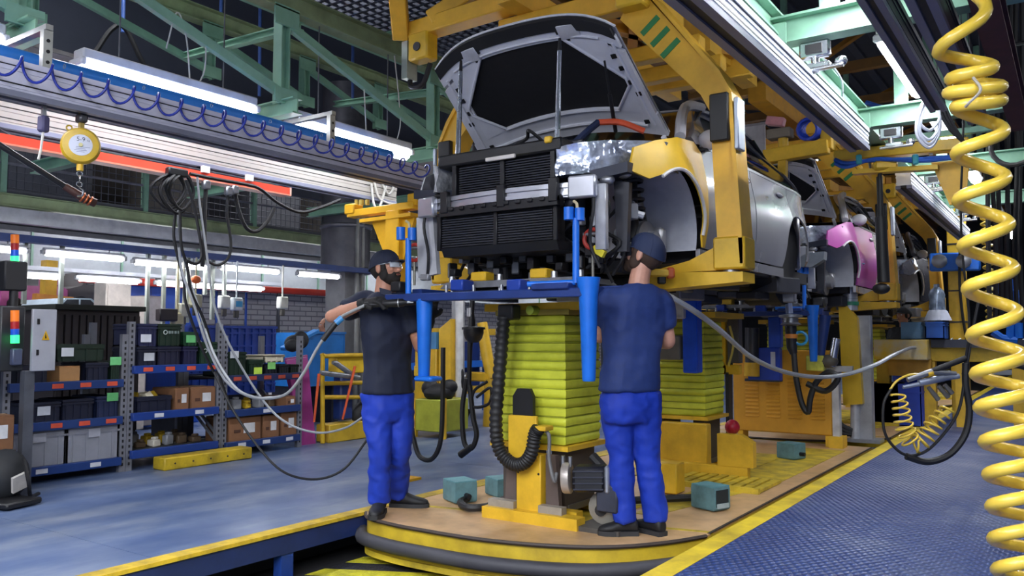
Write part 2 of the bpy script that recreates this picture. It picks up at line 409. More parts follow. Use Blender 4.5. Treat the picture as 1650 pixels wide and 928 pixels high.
# concrete/steel columns
struct(MB().cyl((-8.9, 8.55, 2.12), (-8.9, 8.55, 4.9), .36, n=28).build('column', M('#5e5e66', .5, .4, .2, 4)))
c2 = struct(MB().span((-9.1, 8.35, 0), (-8.7, 8.75, 2.12)).build('column', M('#77777a', .6, 0, .1)))
MB().lathe((-8.9, 8.55, 2.1), [(.37, 0), (.4, .02), (.4, .06), (.37, .08)], 28).build('collar', M('#8a8a92', .4, .5), c2)
MB().lathe((-8.9, 8.55, 2.75), [(.365, 0), (.385, .02), (.385, .05), (.365, .07)], 28).build('collar', M('#77777f', .4, .5), c2)
for y in (-3.5, -2.4): MB().cyl((-8.55, 8.2 - y * .1, 0), (-8.55, 8.2 - y * .1, 3.4), .03, n=8).build('pipe', M('#8f8f8c', .4), c2)

# ============================================================= OVERHEAD STEEL
def truss(X, zb, zt, posts, label, m):
    t = thing('roof_truss', label, 'truss', (X, posts[0], zb), 'roof trusses beside the line')
    y0, y1 = posts[0] - 2, posts[-1] + 4
    MB().ibeam((X, y0, zt), (X, y1, zt), .13, .17).build('top_chord', GRN2, t)
    for i, y in enumerate(posts):
        MB().ibeam((X, y, zb), (X, y, zt - .09), .1, .09).build('post', m, t)
        MB().box((X + .055, y, zt - .14), (.02, .24, .16)).build('gusset', m, t); MB().box((X + .055, y, zb + .06), (.02, .22, .12)).build('gusset', m, t)
        if i + 1 < len(posts): MB().bar((X + .03, y + .05, zt - .2), (X + .03, posts[i + 1] - .03, zb + .08), .05, .07).build('diagonal', m, t)
    MB().bar((X + .03, y0, zt - .2), (X + .03, posts[0] - .03, zb + .08), .05, .07).build('diagonal', m, t)
    return t
tp = [.35, 2.3, 4.27, 6.15, 8.1, 10, 12]
truss(-5.2, 3.02, 3.87, tp, 'mint green truss directly above the lit lamps and blue coil hose', GRN)
truss(-7.5, 3.9, 4.55, [1.6, 3.4, 5.2, 6.5, 7.75, 9.6, 11.6], 'olive green truss farther behind, nearer the dark back wall', GRN)
gb = 'green cross beams over the lamps'
for i, y in enumerate(tp):
    o = MB().ibeam((-9.2, y, 2.98), (-5.0, y, 2.98), .1, .13).build('cross_beam', GRN)
    tag(o, 'pale green cross beam resting under the truss, lit by lamps below', 'beam', gb)
for y in (2.3, 4.3, 6.4): tag(MB().ibeam((-7.5, y + .6, 4.05), (-5.25, y + .2, 3.75), .07, .07).build('brace_beam', GRN), 'slanted green brace between the two trusses', 'beam', 'braces between trusses')
# dark roof cladding, service duct and cable trays at the left
tag(MB().span((-10.2, -3, 3.4), (-10.1, 30, 6.2)).build('cladding', M('#454a58', .7, 0, .05)), 'dark blue-grey wall cladding behind the green trusses', 'cladding')
for i, (x, z, wd, h, cc) in enumerate([(-6.5, 3.22, .35, .22, '#77747c'), (-7.3, 3.42, .3, .1, '#5b5557'), (-8.0, 3.6, .3, .1, '#6a6468')]):
    t = thing(['ventilation_duct', 'cable_tray', 'cable_tray'][i], ['wide grey ventilation duct running behind the lamps', 'brownish cable tray just above the grey duct', 'upper cable tray with loose black cables on it'][i], ['duct', 'tray', 'tray'][i], (x, 5, z))
    MB().span((x - wd / 2, -2, z - h / 2), (x + wd / 2, 16, z + h / 2)).build('body', M(cc, .5, .35, .12, 2), t)
    for k in range(9): MB().span((x - wd / 2 - .012, -1 + k * 1.9, z - h / 2 - .012), (x + wd / 2 + .012, -.95 + k * 1.9, z + h / 2 + .012)).build('flange', M('#8a878c', .5, .3), t)
    MB().span((x + wd / 2, -2, z + h / 2 - .02), (x + wd / 2 + .02, 16, z + h / 2 + .01)).build('lip', M('#9a9698', .4, .4), t)
tag(MB().tube(spline([(-8, 3.2, 3.69), (-7.95, 4.0, 3.74), (-7.9, 4.35, 4.25), (-7.9, 4.5, 4.3), (-7.85, 4.75, 3.9), (-7.95, 5.3, 3.75), (-8, 7.5, 3.7), (-8, 9, 3.69)]), .025).build('cable', BLKR), 'loose black cable arching up from the upper tray', 'cable')
for i, (px, y0, y1) in enumerate([(198, 0, 52), (356, 0, 28), (418, 62, 155), (568, 80, 175)]):
    a = P(px, y0, x=-8.6); b_ = P(px, y1, x=-8.6)
    tag(MB().cyl((a.x, a.y, a.z + .5), b_, .022, n=8).build('conduit', M('#4a6bb4', .4)), 'thin blue vertical conduit against the dark cladding', 'conduit', 'blue conduits on the dark cladding')
tag(MB().cyl((-4.98, -1, 2.765), (-4.98, 5.3, 2.765), .05, n=18).build('air_pipe', M('#2f78cf', .3, 0, .06)), 'thick blue air pipe running beside the lit lamps', 'pipe')

# ============================================================= RAILS
def rail(x0, x1, z0, z1, y0, y1, label, m, gm, name='aluminium_rail'):
    t = thing(name, label, 'rail', ((x0 + x1) / 2, y0, z0)); h = z1 - z0; bw = x1 - x0
    MB().span((x0, y0, z0 + .03), (x1, y1, z1 - .03)).build('web', m, t)
    for s in (0, 1):
        xx = x1 if s else x0; e = .0035 if s else -.0035
        for z in (z0 + .045, z1 - .06): MB().span((xx - .002 * (1 if s else -1), y0, z), (xx + e, y1, z + .014)).build('rib', m, t)
        for z in (z0 + .064, z1 - .035): MB().span((xx - .002 * (1 if s else -1), y0, z), (xx + e * .25, y1, z + .008)).build('groove', gm, t)
    MB().span((x0 - .008, y0, z1 - .03), (x1 + .008, y1, z1)).build('top_flange', m, t)
    lip = bw * .3
    MB().span((x0 - .008, y0, z0), (x0 + lip, y1, z0 + .03)).build('lower_lip', ALUD, t); MB().span((x1 - lip, y0, z0), (x1 + .008, y1, z0 + .03)).build('lower_lip', ALUD, t)
    MB().span((x0 + lip, y0, z0 + .012), (x1 - lip, y1, z0 + .03)).build('slot', BLK, t)
    return t
rl = rail(-4.68, -4.56, 2.42, 2.615, -1.5, 5.3, 'lilac grey aluminium rail carrying the blue coil hose', M('#c3c3d4', .45, .05, .05), BLK)
rc = rail(-5.8, -5.68, 2.51, 2.68, -1.5, 6.15, 'cream aluminium rail above the red pipe', M('#a8a39b', .45, .0, .04), BLK)
rr = rail(-1.315, -1.195, 2.5, 2.66, .5, 6.25, 'bright white aluminium rail over the right aisle, holding clamps', M('#eef1f8', .4, 0, .02), BLK)
rail(-1.315, -1.195, 2.5, 2.66, 8.05, 12.9, 'continuing aluminium rail farther along, behind the yellow gantry', M('#eef1f8', .4, 0, .02), BLK)
rail(-.74, -.66, 2.62, 2.78, 2.2, 5.9, 'slim dark steel rail passing beside the right lamp', DKS, BLK, 'steel_rail')
rail(-.56, -.46, 2.6, 2.8, 1.8, 6.3, 'broad dark steel rail above the thick yellow coil', M('#2d2e38', .45, .5, .1), BLK, 'steel_rail')
tag(MB().ibeam((-.3, 1.5, 2.75), (-.3, 7, 2.75), .12, .16).build('rusty_girder', M('#5a3636', .7, .2, .2)), 'rust brown girder beside the dark steel rails', 'girder')
rp = thing('red_pipe', 'bright red square pipe hung below the cream rail', 'pipe', (-5.45, 2, 2.36))
MB().span((-5.49, -1.5, 2.35), (-5.41, 4.55, 2.41)).build('duct', M('#ee4f38', .35, 0, .05), rp)
MB().span((-5.505, -1.5, 2.34), (-5.395, 4.55, 2.352)).build('lower_strip', M('#e9967c', .4), rp)
MB().span((-5.495, 4.55, 2.345), (-5.405, 4.565, 2.415)).build('end_cap', M('#cfa99c', .4), rp)
for y in (3.7, 4.1): MB().span((-5.41, y, 2.4), (-5.38, y + .06, 2.45)).build('clip', WHT, rp)
for y in (1, 2.4, 3.9): MB().bar((-5.45, y, 2.4), (-5.74, y, 2.52), .02, .02).build('hanger', DKS, rp)
# hangers and trolleys on the rails
for k, y in enumerate((2.18, 4.27)):
    t = thing('rail_hanger', ['perforated steel bracket holding the left rail near the yellow balancer', 'perforated steel bracket holding the left rail below the green beam end'][k], 'bracket', (-4.62, y, 2.6), 'hanger brackets on the left rail')
    MB().span((-4.64, y - .025, 2.6), (-4.6, y + .025, 2.84)).build('strap', M('#b5b6b0', .4, .5), t)
    MB().span((-5.1, y - .02, 2.84), (-4.59, y + .02, 2.87)).build('arm', M('#a9aaa6', .4, .5), t)
    for z in (2.66, 2.72, 2.78): MB().cyl((-4.599, y, z), (-4.595, y, z), .01, n=8).build('hole', BLK, t)
for k, y in enumerate((4.75, 7.05, 9.4, 12)):
    for x in (-1.24,):
        t = thing('rail_clamp', ['chromed double clamp joining the white rail to the nearer cross beam', 'chromed double clamp under the farther cross beam, beside the coiled cables', 'chromed clamp on the farther rail behind the yellow crossbar', 'last chromed clamp near the yellow gantry post'][k], 'clamp', (x, y, 2.66))
        MB().box((x + .06, y, 2.79), (.17, .05, .1), 0, .012).build('upper_jaw', CHR, t); MB().box((x + .06, y - .03, 2.79), (.09, .02, .05)).build('jaw_opening', BLK, t)
        MB().cyl((x + .06, y, 2.66), (x + .06, y, 2.75), .022).build('stud', CHR, t); MB().box((x + .08, y, 2.69), (.13, .05, .045), 0, .01).build('lower_jaw', CHR, t)
        MB().cyl((x - .02, y - .03, 2.67), (x + .22, y - .03, 2.67), .013).build('pin', CHR, t); MB().ell((x + .2, y, 2.7), (.035, .03, .03)).build('knob', CHR, t)
# right hand green framework
rg = 'green cross beams of the right framework'
for i, y in enumerate((2.4, 4.75, 7.05, 9.4, 12)):
    t = thing('cross_beam', ['wide mint green cross beam above the thick yellow coil', 'mint green cross beam carrying the nearer chrome clamp', 'mint green cross beam behind the coiled grey cables', 'mint green cross beam farther along behind the yellow gantry', 'farthest mint green cross beam over the right aisle'][i], 'beam', (-.8, y, 2.85), rg)
    MB().ibeam((-1.5, y, 2.93), (.9, y, 2.93), .12, .16, .014).build('beam', GRN, t)
    MB().ibeam((-1.1, y + .02, 3.01), (-1.1, y + .02, 5.5), .09, .09).build('post', GRN, t); MB().box((-1.4, y - .07, 2.9), (.16, .02, .12)).build('plate', GRN, t)
tag(MB().ibeam((-1.42, 1, 2.97), (-1.42, 14, 2.97), .12, .15, .014).build('long_beam', GRN), 'long mint green beam parallel to the white rail', 'beam')
tag(MB().ibeam((.6, 1, 3.1), (.6, 14, 3.1), .12, .15, .014).build('long_beam', GRN), 'long mint green beam at the right behind the coil', 'beam')

# ============================================================= LAMPS
def lamp(p0, p1, label, group, wd=.16, tubes=2, cover=True, power=1.0, hh=.07, top=7.28):
    p0, p1 = V(p0), V(p1); d = (p1 - p0).normalized(); ln = (p1 - p0).length; mid = (p0 + p1) / 2
    t = thing('fluorescent_lamp', label, 'lamp', mid, group); up = V((0, 0, 1))
    MB().bar(p0 + up * (hh / 2 + .03), p1 + up * (hh / 2 + .03), wd * .8, hh, bev=.01).build('housing', M('#c3c4c8', .45), t)
    for u in (.2, .8): q = p0.lerp(p1, u); MB().cyl(q + up * (hh + .02), V((q.x, q.y, top)), .006, n=6).build('hanger_rod', M('#6a6c72', .5, .3), t)
    for e in (p0, p1): MB().box(e + up * .01, (wd, .04, .05), None, .01).build('end_cap', M('#c9c9cc', .5), t)
    for k in range(tubes):
        off = d.cross(up) * (wd * .5 * (k - (tubes - 1) / 2))
        MB().cyl(p0 + off + d * .03, p1 + off - d * .03, wd * .2 if tubes > 1 else wd * .42, n=10).build('light_tube', LIT, t)
    la = bpy.data.lights.new('tube_light', 'AREA'); la.shape = 'RECTANGLE'; la.size = wd; la.size_y = ln; la.energy = LAMP_W * ln * power; la.color = (.93, .96, 1)
    lo = bpy.data.objects.new('tube_light', la); COL.objects.link(lo); lo.parent = t; lo.location = (0, 0, -wd * .22)
    lo.rotation_euler = (0, 0, math.atan2(-d.x, d.y))
    return t
row = 'lamps along the left rail'
for i, (a, b_) in enumerate([(-2.2, -.75), (-.5, .95), (1.0, 2.2), (2.65, 4.0), (4.38, 5.78), (6.4, 7.8), (8.2, 9.6), (10, 11.4), (11.8, 13.2), (14, 15.4)]):
    lamp((-5.2, a, 2.9), (-5.2, b_, 2.9), ['lit fluorescent lamp', 'lit fluorescent lamp', 'lit fluorescent lamp', 'long glowing lamp above the blue pipe with its pointed near end showing', 'glowing lamp ending at the yellow hanger elbow', 'lit fluorescent lamp hidden behind the open bonnet', 'lit lamp', 'lit lamp', 'lit lamp', 'lit lamp'][i] + (' in the row over the left walkway' if i not in (3, 4) else ''), row, .16, 1, power=.9, top=3.8)
for i, a in enumerate((-2.4, .6, 3.9, 5.75, 8.0, 10.2, 12.4, 14.6, 17)):
    lamp((-.98, a, 3.12), (-.98, a + 1.4, 3.12), ['lit lamp of the right row next to the added fill lamps', 'lit lamp of the right row above the dark steel rails', 'glowing lamp beside the slim dark rail, before the first green cross beam', 'glowing lamp between the green cross beam and the looped grey cables', 'lit lamp over the yellow crossbar'][min(i, 4)] + ('' if i < 5 else ' farther down the aisle'), 'lamps along the right framework', .15, 1, power=1.6)
lg = 'lamps over the shelving'
for i, (a, b_, z, x) in enumerate([(4.05, 4.9, 2.0, -8.5), (5.0, 5.93, 1.98, -8.5), (6.1, 7.0, 2.0, -8.5), (7.3, 8.05, 2.0, -8.5), (3.0, 3.9, 2.0, -8.5), (3.86, 4.32, 1.78, -8.7), (4.5, 5.2, 1.78, -8.7), (5.4, 6.9, 1.78, -8.7)]):
    lamp((x, a, z), (x, b_, z), ['lit tube lamp above the dark steel bin', 'lit tube lamp above the blue booth and pale cabinets', 'lit tube lamp above the blue lattice container', 'lit tube lamp next to the round grey column', 'lit tube lamp above the signal tower', 'short low lamp in front of the magenta far car', 'low lamp in front of the beige cabinet', 'longest low lamp in front of the blue booth'][i], lg + (' upper' if z > 1.9 else ' lower'), .065, 1, power=.35, hh=.03, top=2.09 if z > 1.9 else 1.84)
tag(MB().span((-8.56, 1, 2.09), (-8.44, 9, 2.16)).build('lamp_carrier', M('#27417e', .5)), 'dark blue steel channel carrying the upper shelving lamps', 'channel')
tag(MB().span((-8.75, 3.6, 1.84), (-8.65, 7.2, 1.88)).build('lamp_carrier', M('#a9abb4', .4, .5)), 'grey channel carrying the lower shelving lamps', 'channel')
fp_ = thing('fire_pipe', 'red pipe running behind the shelving lamps', 'pipe', (-9.6, 7.5, 0)); MB().cyl((-9.6, 5.0, 1.85), (-9.6, 10.5, 1.85), .05, n=10).build('pipe', RED, fp_)
for y in (7.9, 10.3): MB().cyl((-9.6, y, 0), (-9.6, y, 1.82), .025, n=8).build('support_post', DKS, fp_)
for y0 in (2.5, 5.5, 8.5, 11.5, 14.5, 17.5): lamp((-11.4, y0, 2.72), (-11.4, y0 + 2.2, 2.72), 'hidden strip lamp added behind the fascia to light the brick wall', 'added hidden strips under the mezzanine', .1, 1, power=.9, hh=.04, top=2.96)  # strips added out of sight behind the fascia to light the brick wall
# added lamp rows: unseen front fill near the camera, high strips for the hall
for x in (-2.9, -1.6, -.2, 1.2):
    for y in (-4.6, -2.6, -.6): lamp((x, y, 3.35), (x, y + 1.5, 3.35), 'unseen fill lamp added to light the car fronts', 'added fill lamps', .18, 2, power=1.15)
for x in (-11.5, -7.5, 3.5):
    for y in ((-3, 3, 9, 15, 22) if x < -8 or x > 0 else (-3, 2.5)): lamp((x, y, 5.7), (x, y + 2.2, 5.7), 'high strip lamp added under the dark roof to light the hall', 'added high strip lamps under the roof', .22, 2, power=.8)
for y in (18, 22):  # two more high strips, added to light the far end
    lamp((-4.6, y, 5.0), (-4.6, y + 2.2, 5.0), 'high strip lamp added far down the line to light the hall', 'added high strip lamps down the line', .22, 2, power=.8)

gr = thing('overhead_grating', 'dark steel grating walkway high above the open bonnet', 'grating', (-5.2, 6.5, 4.6))
b_ = MB()
for i in range(46): b_.span((-6.6, 4.2 + i * .11, 4.6), (-4.4, 4.215 + i * .11, 4.64))
for i in range(20): b_.span((-6.6 + i * .11, 4.2, 4.605), (-6.585 + i * .11, 9.2, 4.63))
b_.build('bars', M('#565a6a', .5, .3), gr)['kind'] = 'stuff'
for x in (-6.65, -4.35): MB().ibeam((x, 4, 4.56), (x, 9.4, 4.56), .1, .16).build('edge_beam', GRN, gr)
for y in (4.4, 6.6, 8.8): MB().ibeam((-6.6, y, 4.5), (-4.4, y, 4.5), .08, .12).build('joist', GRN, gr)
for x in (-6.65, -4.35):
    for y in (4.1, 9.3): MB().span((x - .04, y - .04, 4.64), (x + .04, y + .04, 7.28)).build('hanger_post', GRN, gr)
# ============================================================= PLATFORMS (SKILLETS)
CC = (LX + RX) / 2
WOOD = M('#c8a47a', .38, 0, .1, 5, dark='#a5835d'); DECKY = M('#cbb02f', .55, 0, .2, 6, dark='#7d6c24')
FRONT = [(-3.93, 4.0), (-3.8, 3.89), (-3.55, 3.84), (-3.31, 3.83), (-2.85, 3.85), (-2.42, 3.97), (-2.14, 4.15), (-1.95, 4.4), (-1.83, 4.66)]
def platform(dy, label, full=True):
    t = thing('platform', label, 'platform', (CC, 4 + dy, -.3)); fr = [V((x, y + dy, 0)) for x, y in FRONT]; fr = spline(fr, 4)
    ye = 4.72; y2 = 9.35
    pl = [(p.x, p.y) for p in fr]
    MB().prism(pl + [(-1.83, ye + dy), (-3.93, 4.3 + dy)], 2, -.012, 0).build('front_board', WOOD, t)
    MB().prism([(-3.93, 4.3 + dy), (-1.83, 4.72 + dy), (-1.83, 4.76 + dy), (-3.93, 4.34 + dy)], 2, -.012, .002).build('joint_strip', DECKY, t)
    MB().prism([(-3.93, 4.34 + dy), (-1.83, 4.76 + dy), (-1.83, y2 + dy), (-3.93, y2 + dy)], 2, -.012, 0).build('deck_board', WOOD, t)
    MB().prism(pl + [(-1.83, y2 + dy), (-3.93, y2 + dy)], 2, -.2, -.012).build('body', M('#c9ac2c', .5, 0, .12, 4, dark='#9c8427'), t)
    MB().tube([p + V((0, -.012, -.004)) for p in fr], .012, 6).build('edge_lip', M('#3a2f2a', .6), t)
    out = [p + V((0, -.05, -.125)) for p in fr]; out[0] = out[0] + V((-.03, .04, 0))
    MB().tube(out, .042, 10, sq=1.0).build('bumper', M('#3b3b43', .6), t)
    MB().prism([(x, y - .02) for x, y in pl] + [(-1.85, 5 + dy), (-3.9, 5 + dy)], 2, -.235, -.2).build('lower_skirt', DECKY, t)
    for x0, x1, y0, y1 in ((-3.3, -2.5, 4.5, 5.3), (-3.35, -2.4, 6.3, 8.2)):
        MB().span((x0, y0 + dy, 0), (x1, y1 + dy, .006)).build('painted_plate', DECKY, t)
    MB().span((-3.93, 4.9 + dy, 0), (-3.87, y2 + dy, .004)).build('edge_strip', DECKY, t); MB().span((-1.845, 4.7 + dy, 0), (-1.825, y2 + dy, .003)).build('edge_strip', M('#2c2622', .6), t)
    MB().prism([(-2.45, 4.95 + dy), (-2.3, 4.98 + dy), (-2.0, 6.6 + dy), (-2.0, 8.9 + dy), (-2.4, 8.9 + dy)], 2, 0, .003).build('worn_paint', DECKY, t)
    for i in range(9): MB().span((-2.72 + i * .085, 6.1 + dy, .006), (-2.66 + i * .085, 6.62 + dy, .03)).build('grating_slat', DECKY, t)
    MB().span((-2.76, 6.06 + dy, .0), (-1.98, 6.1 + dy, .04)).build('grating_edge', DECKY, t)
    return t
platform(0, 'plywood topped yellow platform with rounded front that both workers stand on')
platform(5.7, 'second plywood topped platform carrying the white lift column')
platform(11.4, 'third platform far down the line')

# ============================================================= SCISSOR LIFTS WITH BELLOWS
LIME = M('#cbd03c', .5, 0, .07, 4, dark='#a8ae2c'); LIMED = M('#8d9322', .6, 0, .1, 5)
def lift(yf, label, front=True, gold=True):
    x0, x1, dp = -3.2, -2.7, .42; z0, z1 = .47, 1.3
    t = thing('scissor_lift', label, 'lift', (CC, yf + dp / 2, 0), 'bellows lifts under the cars')
    n = 14; h = (z1 - z0) / n; rr = random.Random(int(yf * 10))
    for i in range(n):
        m = MB(); rings = []; taper = .02 * (1 - abs(i - 5) / 9)
        for fz, off in ((0, -.012), (.12, .002), (.5, .007), (.88, .003), (1, -.012)):
            ring = []; o = off + taper + rr.uniform(-.003, .003)
            cs = [(x0 - o, yf - o), (x1 + o, yf - o), (x1 + o, yf + dp + o), (x0 - o, yf + dp + o)]
            for k in range(4):
                a, b_ = V(cs[k]), V(cs[(k + 1) % 4])
                for u in (0, .04, .3, .5, .7, .96):
                    p = a.lerp(b_, u); w_ = .006 * sin(u * pi) * rr.uniform(.3, 1); c_ = .008 if u in (0,) else 0
                    ring.append(V((p.x, p.y, z0 + (i + fz) * h + rr.uniform(-.002, .002))))
            rings.append(ring)
        m.loft(rings).build('pleat', LIME, t, sharp=50)
        if i: MB().span((x0 - .012, yf - .012, z0 + i * h - .004), (x1 + .012, yf + dp + .012, z0 + i * h + .004)).build('seam', LIMED, t)
    MB().span((x0 - .05, yf - .05, z0 - .03), (x1 + .05, yf + dp + .05, z0)).build('lower_frame', YEL, t)
    MB().span((x0 - .02, yf - .03, z1), (x1 + .05, yf + dp + .05, z1 + .035)).build('upper_frame', M('#8a7a2e', .6), t)
    MB().span((x0 - .12, yf - .02, z1 + .03), (x1 + .12, yf + dp + .3, z1 + .08)).build('top_plate', YEL, t)
    for x in (x0 + .06, x1 - .06): MB().span((x - .05, yf + .02, .05), (x + .05, yf + dp - .02, z0 - .03)).build('leg', M('#4c4440', .6), t)
    MB().span((x0 - .06, yf - .03, .0), (x1 + .1, yf + .05, .07)).build('base_beam', YEL, t); MB().span((x0 - .06, yf + dp - .05, .0), (x1 + .1, yf + dp + .03, .07)).build('base_beam', YEL, t)
    MB().span((x0, yf + .05, .05), (x1, yf + dp - .05, .09)).build('base_plate', M('#6f6a62', .5, .3), t)
    if front:
        xa, xb = -2.985, -2.8
        po = MB().span((xa, yf - .13, .0), (xb, yf - .04, .42), .006).build('cover_post', YEL, t)
        MB().span((xa - .05, yf - .15, .38), (xb - .02, yf - .12, .66), .005).build('upper_plate', YEL, t)
        br = MB().prism([(xa - .02, .66), (xb - .05, .66), (xb - .05, .78), (xb - .075, .83), (xa + .015, .83), (xa - .02, .78)], 1, yf - .14, yf - .11).build('black_bracket', BLK, t)
        for (bx, bz) in ((xa + .015, .05), (xb - .015, .05), (xa + .015, .3), (xb - .015, .3)): MB().cyl((bx, yf - .131, bz), (bx, yf - .128, bz), .008, n=8).build('screw', BLK, po)
        for s in (-1, 1): MB().prism([(xa - .11 if s < 0 else xb + .02, .07), (xa - .02 if s < 0 else xb + .12, .07), (xa - .02 if s < 0 else xb + .09, .42), (xa - .09 if s < 0 else xb + .02, .42)], 1, yf - .1, yf - .06).build('side_plate', M('#5a4d49', .6), t)
        for s in (-1, 1): MB().span((xa - .2 if s < 0 else xb, yf - .16, .07), (xa if s < 0 else xb + .17, yf - .1, .115)).build('spacer_bar', M('#a49c90', .5, .3), t)
        MB().span((xa - .22, yf - .2, 0), (xb + .3, yf - .1, .07)).build('plinth', YEL, t)
        MB().cyl((-2.9, yf - .1, .97 + .36), (-2.9, yf - .02, .97 + .36), .03).build('roller', M('#9fb040', .5), t)
    return t
def lift_motor(yf):
    t = thing('drive_motor', 'black electric motor with round silver end cap beside the yellow post', 'motor', (-2.6, yf, .0))
    c = P(912, 770, y=yf - .22); d = V((.3, .1, .015)).normalized()
    MB().lathe(c - d * .02, [(.05, 0), (.088, .004), (.092, .012), (.092, .05), (.08, .055)], 26, d).build('end_cap', M('#b9b0ab', .4, .5), t)
    MB().box(c + d * .15, (.2, .15, .15), Matrix((d, V((0, 0, 1)).cross(d).normalized(), V((0, 0, 1)))).transposed(), .02).build('body', M('#1d1e26', .4), t)
    for k in range(4): MB().box(c + d * .15 + V((0, -.002, .05 - k * .035)), (.18, .165, .008), Matrix((d, V((0, 0, 1)).cross(d).normalized(), V((0, 0, 1)))).transposed()).build('cooling_fin', M('#2d3040', .4), t)
    MB().box(c + d * .26, (.03, .16, .16), Matrix((d, V((0, 0, 1)).cross(d).normalized(), V((0, 0, 1)))).transposed(), .01).build('flange', M('#a2a7b5', .35, .6), t)
    MB().lathe(c + V((.2, .13, -.17)), [(.07, -.03), (.1, -.02), (.1, .03), (.05, .05)], 20, (.2, -1, 0)).build('gearbox', M('#9b9890', .45, .5), t)
    MB().lathe(c + V((.195, .08, -.18)), [(.03, -.02), (.035, 0), (.035, .02)], 14, (.2, -1, 0)).build('shaft', BLK, t)
    MB().box(c + V((.26, .1, -.1)), (.14, .16, .16), 0, .01).build('bracket', M('#3c4050', .5, .3), t)
    for k in (-.02, .03): MB().cyl(c + V((k, .0, .07)), c + V((k, .0, .13)), .012, n=8).build('connector', STEEL, t)
    MB().box(c + V((.18, .16, -.3)), (.3, .24, .03)).build('foot_plate', M('#55524f', .5, .3), t)
    return t
lift(4.5, 'lime yellow bellows lift between the two workers, with front post and black bracket')
lift(6.85, 'lime bellows lift partly hidden behind the worker in the blue shirt', False)
lift(10.3, 'lime bellows lift under the magenta and white car', False)
lift(14.6, 'lime bellows lift farthest down the line', False)
lift_motor(4.5)
# flat cable conduit looping down the bellows
pts = [P(px, py, y=4.3) for px, py in [(812, 508), (808, 560), (803, 620), (799, 680), (804, 722), (822, 745), (842, 747), (856, 730), (862, 700), (868, 690)]]
pts = spline(pts, 16); rs = [.044 if i % 3 else .036 for i in range(len(pts))]
t = thing('cable_conduit', 'black corrugated conduit hanging down the front of the lime bellows', 'conduit', (pts[0].x, 4.3, .3))
MB().tube(pts, rs, 12).build('corrugated_hose', RUB, t, sharp=70); MB().box(pts[0] + V((.02, .03, .02)), (.12, .1, .1), 0, .01).build('top_bracket', BLK, t); MB().box(pts[-1] + V((.02, .03, -.0)), (.08, .1, .03), 0, .005).build('end_clamp', YEL, t)
tag(MB().tube(spline([P(866, 690, y=4.33), P(884, 700, y=4.33), P(885, 740, y=4.33), P(893, 775, y=4.33), P(897, 762, y=4.36)], 8), .012).build('cable', M('#6d6d70', .5)), 'thin grey cable from the conduit end to the motor', 'cable')
tag(MB().tube(spline([P(955, 735, y=4.42), P(975, 760, y=4.4), P(988, 800, y=4.42), P(1010, 812, y=4.5)], 8), .03).build('hose', RUB), 'thick black hose slanting behind the motor to the deck', 'hose')
# junction boxes on the deck
def jbox(c, rz, label, s=(.25, .2, .16), openf=False):
    t = thing('junction_box', label, 'box', c, 'teal boxes on the platform'); c = V(c); rm = Matrix.Rotation(rz, 3, 'Z')
    b_ = [V((x * s[0] / 2, y * s[1] / 2, 0)) for x, y in ((-1, -1), (1, -1), (1, 1), (-1, 1))]
    rings = [[c + rm @ (p * k) + V((0, 0, z)) for p in b_] for k, z in ((.94, 0), (1, .01), (1, s[2] - .012), (.97, s[2]))]
    MB().loft(rings).build('casing', TEAL, t, sharp=25)
    MB().box(c + rm @ V((0, 0, 0)) + V((0, 0, s[2] + .004)), (s[0] * .98, s[1] * .98, .008), rz).build('lid', M('#5d9099', .55, 0, .15), t)
    if openf:
        MB().box(c + rm @ V((s[0] / 2 + .001, 0, s[2] * .52)), (.006, s[1] * .74, s[2] * .74), rz).build('opening', M('#1c2428', .7), t)
        MB().box(c + rm @ V((s[0] / 2 + .006, 0, s[2] * .2)), (.012, s[1] * .7, .03), rz).build('connector', M('#9fb0b4', .5), t)
    else: MB().cyl(c + rm @ V((s[0] / 2 * .98, 0, .05)), c + rm @ V((s[0] / 2 + .05, 0, .05)), .018, n=10).build('cable_gland', BLK, t)
    return t
def G0(px, py): return P(px, py, z=0.007)
jbox(G0(741, 806), -.45, 'larger teal cable box at the left deck edge beside the worker in dark shirt', (.2, .17, .14))
jbox(G0(808, 797), -.45, 'teal cable box just behind the black cable loop', (.19, .17, .12))
jbox(G0(1145, 818), -.35, 'open teal socket box standing alone on the plywood deck', (.2, .16, .15), True)
jbox(G0(1275, 738), -.35, 'teal box in front of the yellow louvred cabinet', (.2, .17, .14))
a = [G0(760, 806), G0(742, 815), G0(755, 824), G0(785, 822), G0(808, 812), G0(820, 806)]
tag(MB().tube(spline([p + V((0, 0, .025)) for p in a], 8), .025).build('cable', RUB), 'thick black cable looping on the deck between two teal boxes', 'cable')
a = [G0(1002, 815), G0(1040, 812), G0(1085, 810), G0(1122, 808)]
tag(MB().tube(spline([p + V((0, 0, .03)) for p in a], 8), .026).build('cable', RUB), 'straight black cable behind the legs into the open teal box', 'cable')
tag(MB().span(G0(1070, 795) + V((-.08, 0, 0)), G0(1070, 795) + V((.1, .16, .22)), .01).build('pedestal', YEL), 'small yellow pedestal behind the legs of the worker in blue', 'pedestal')

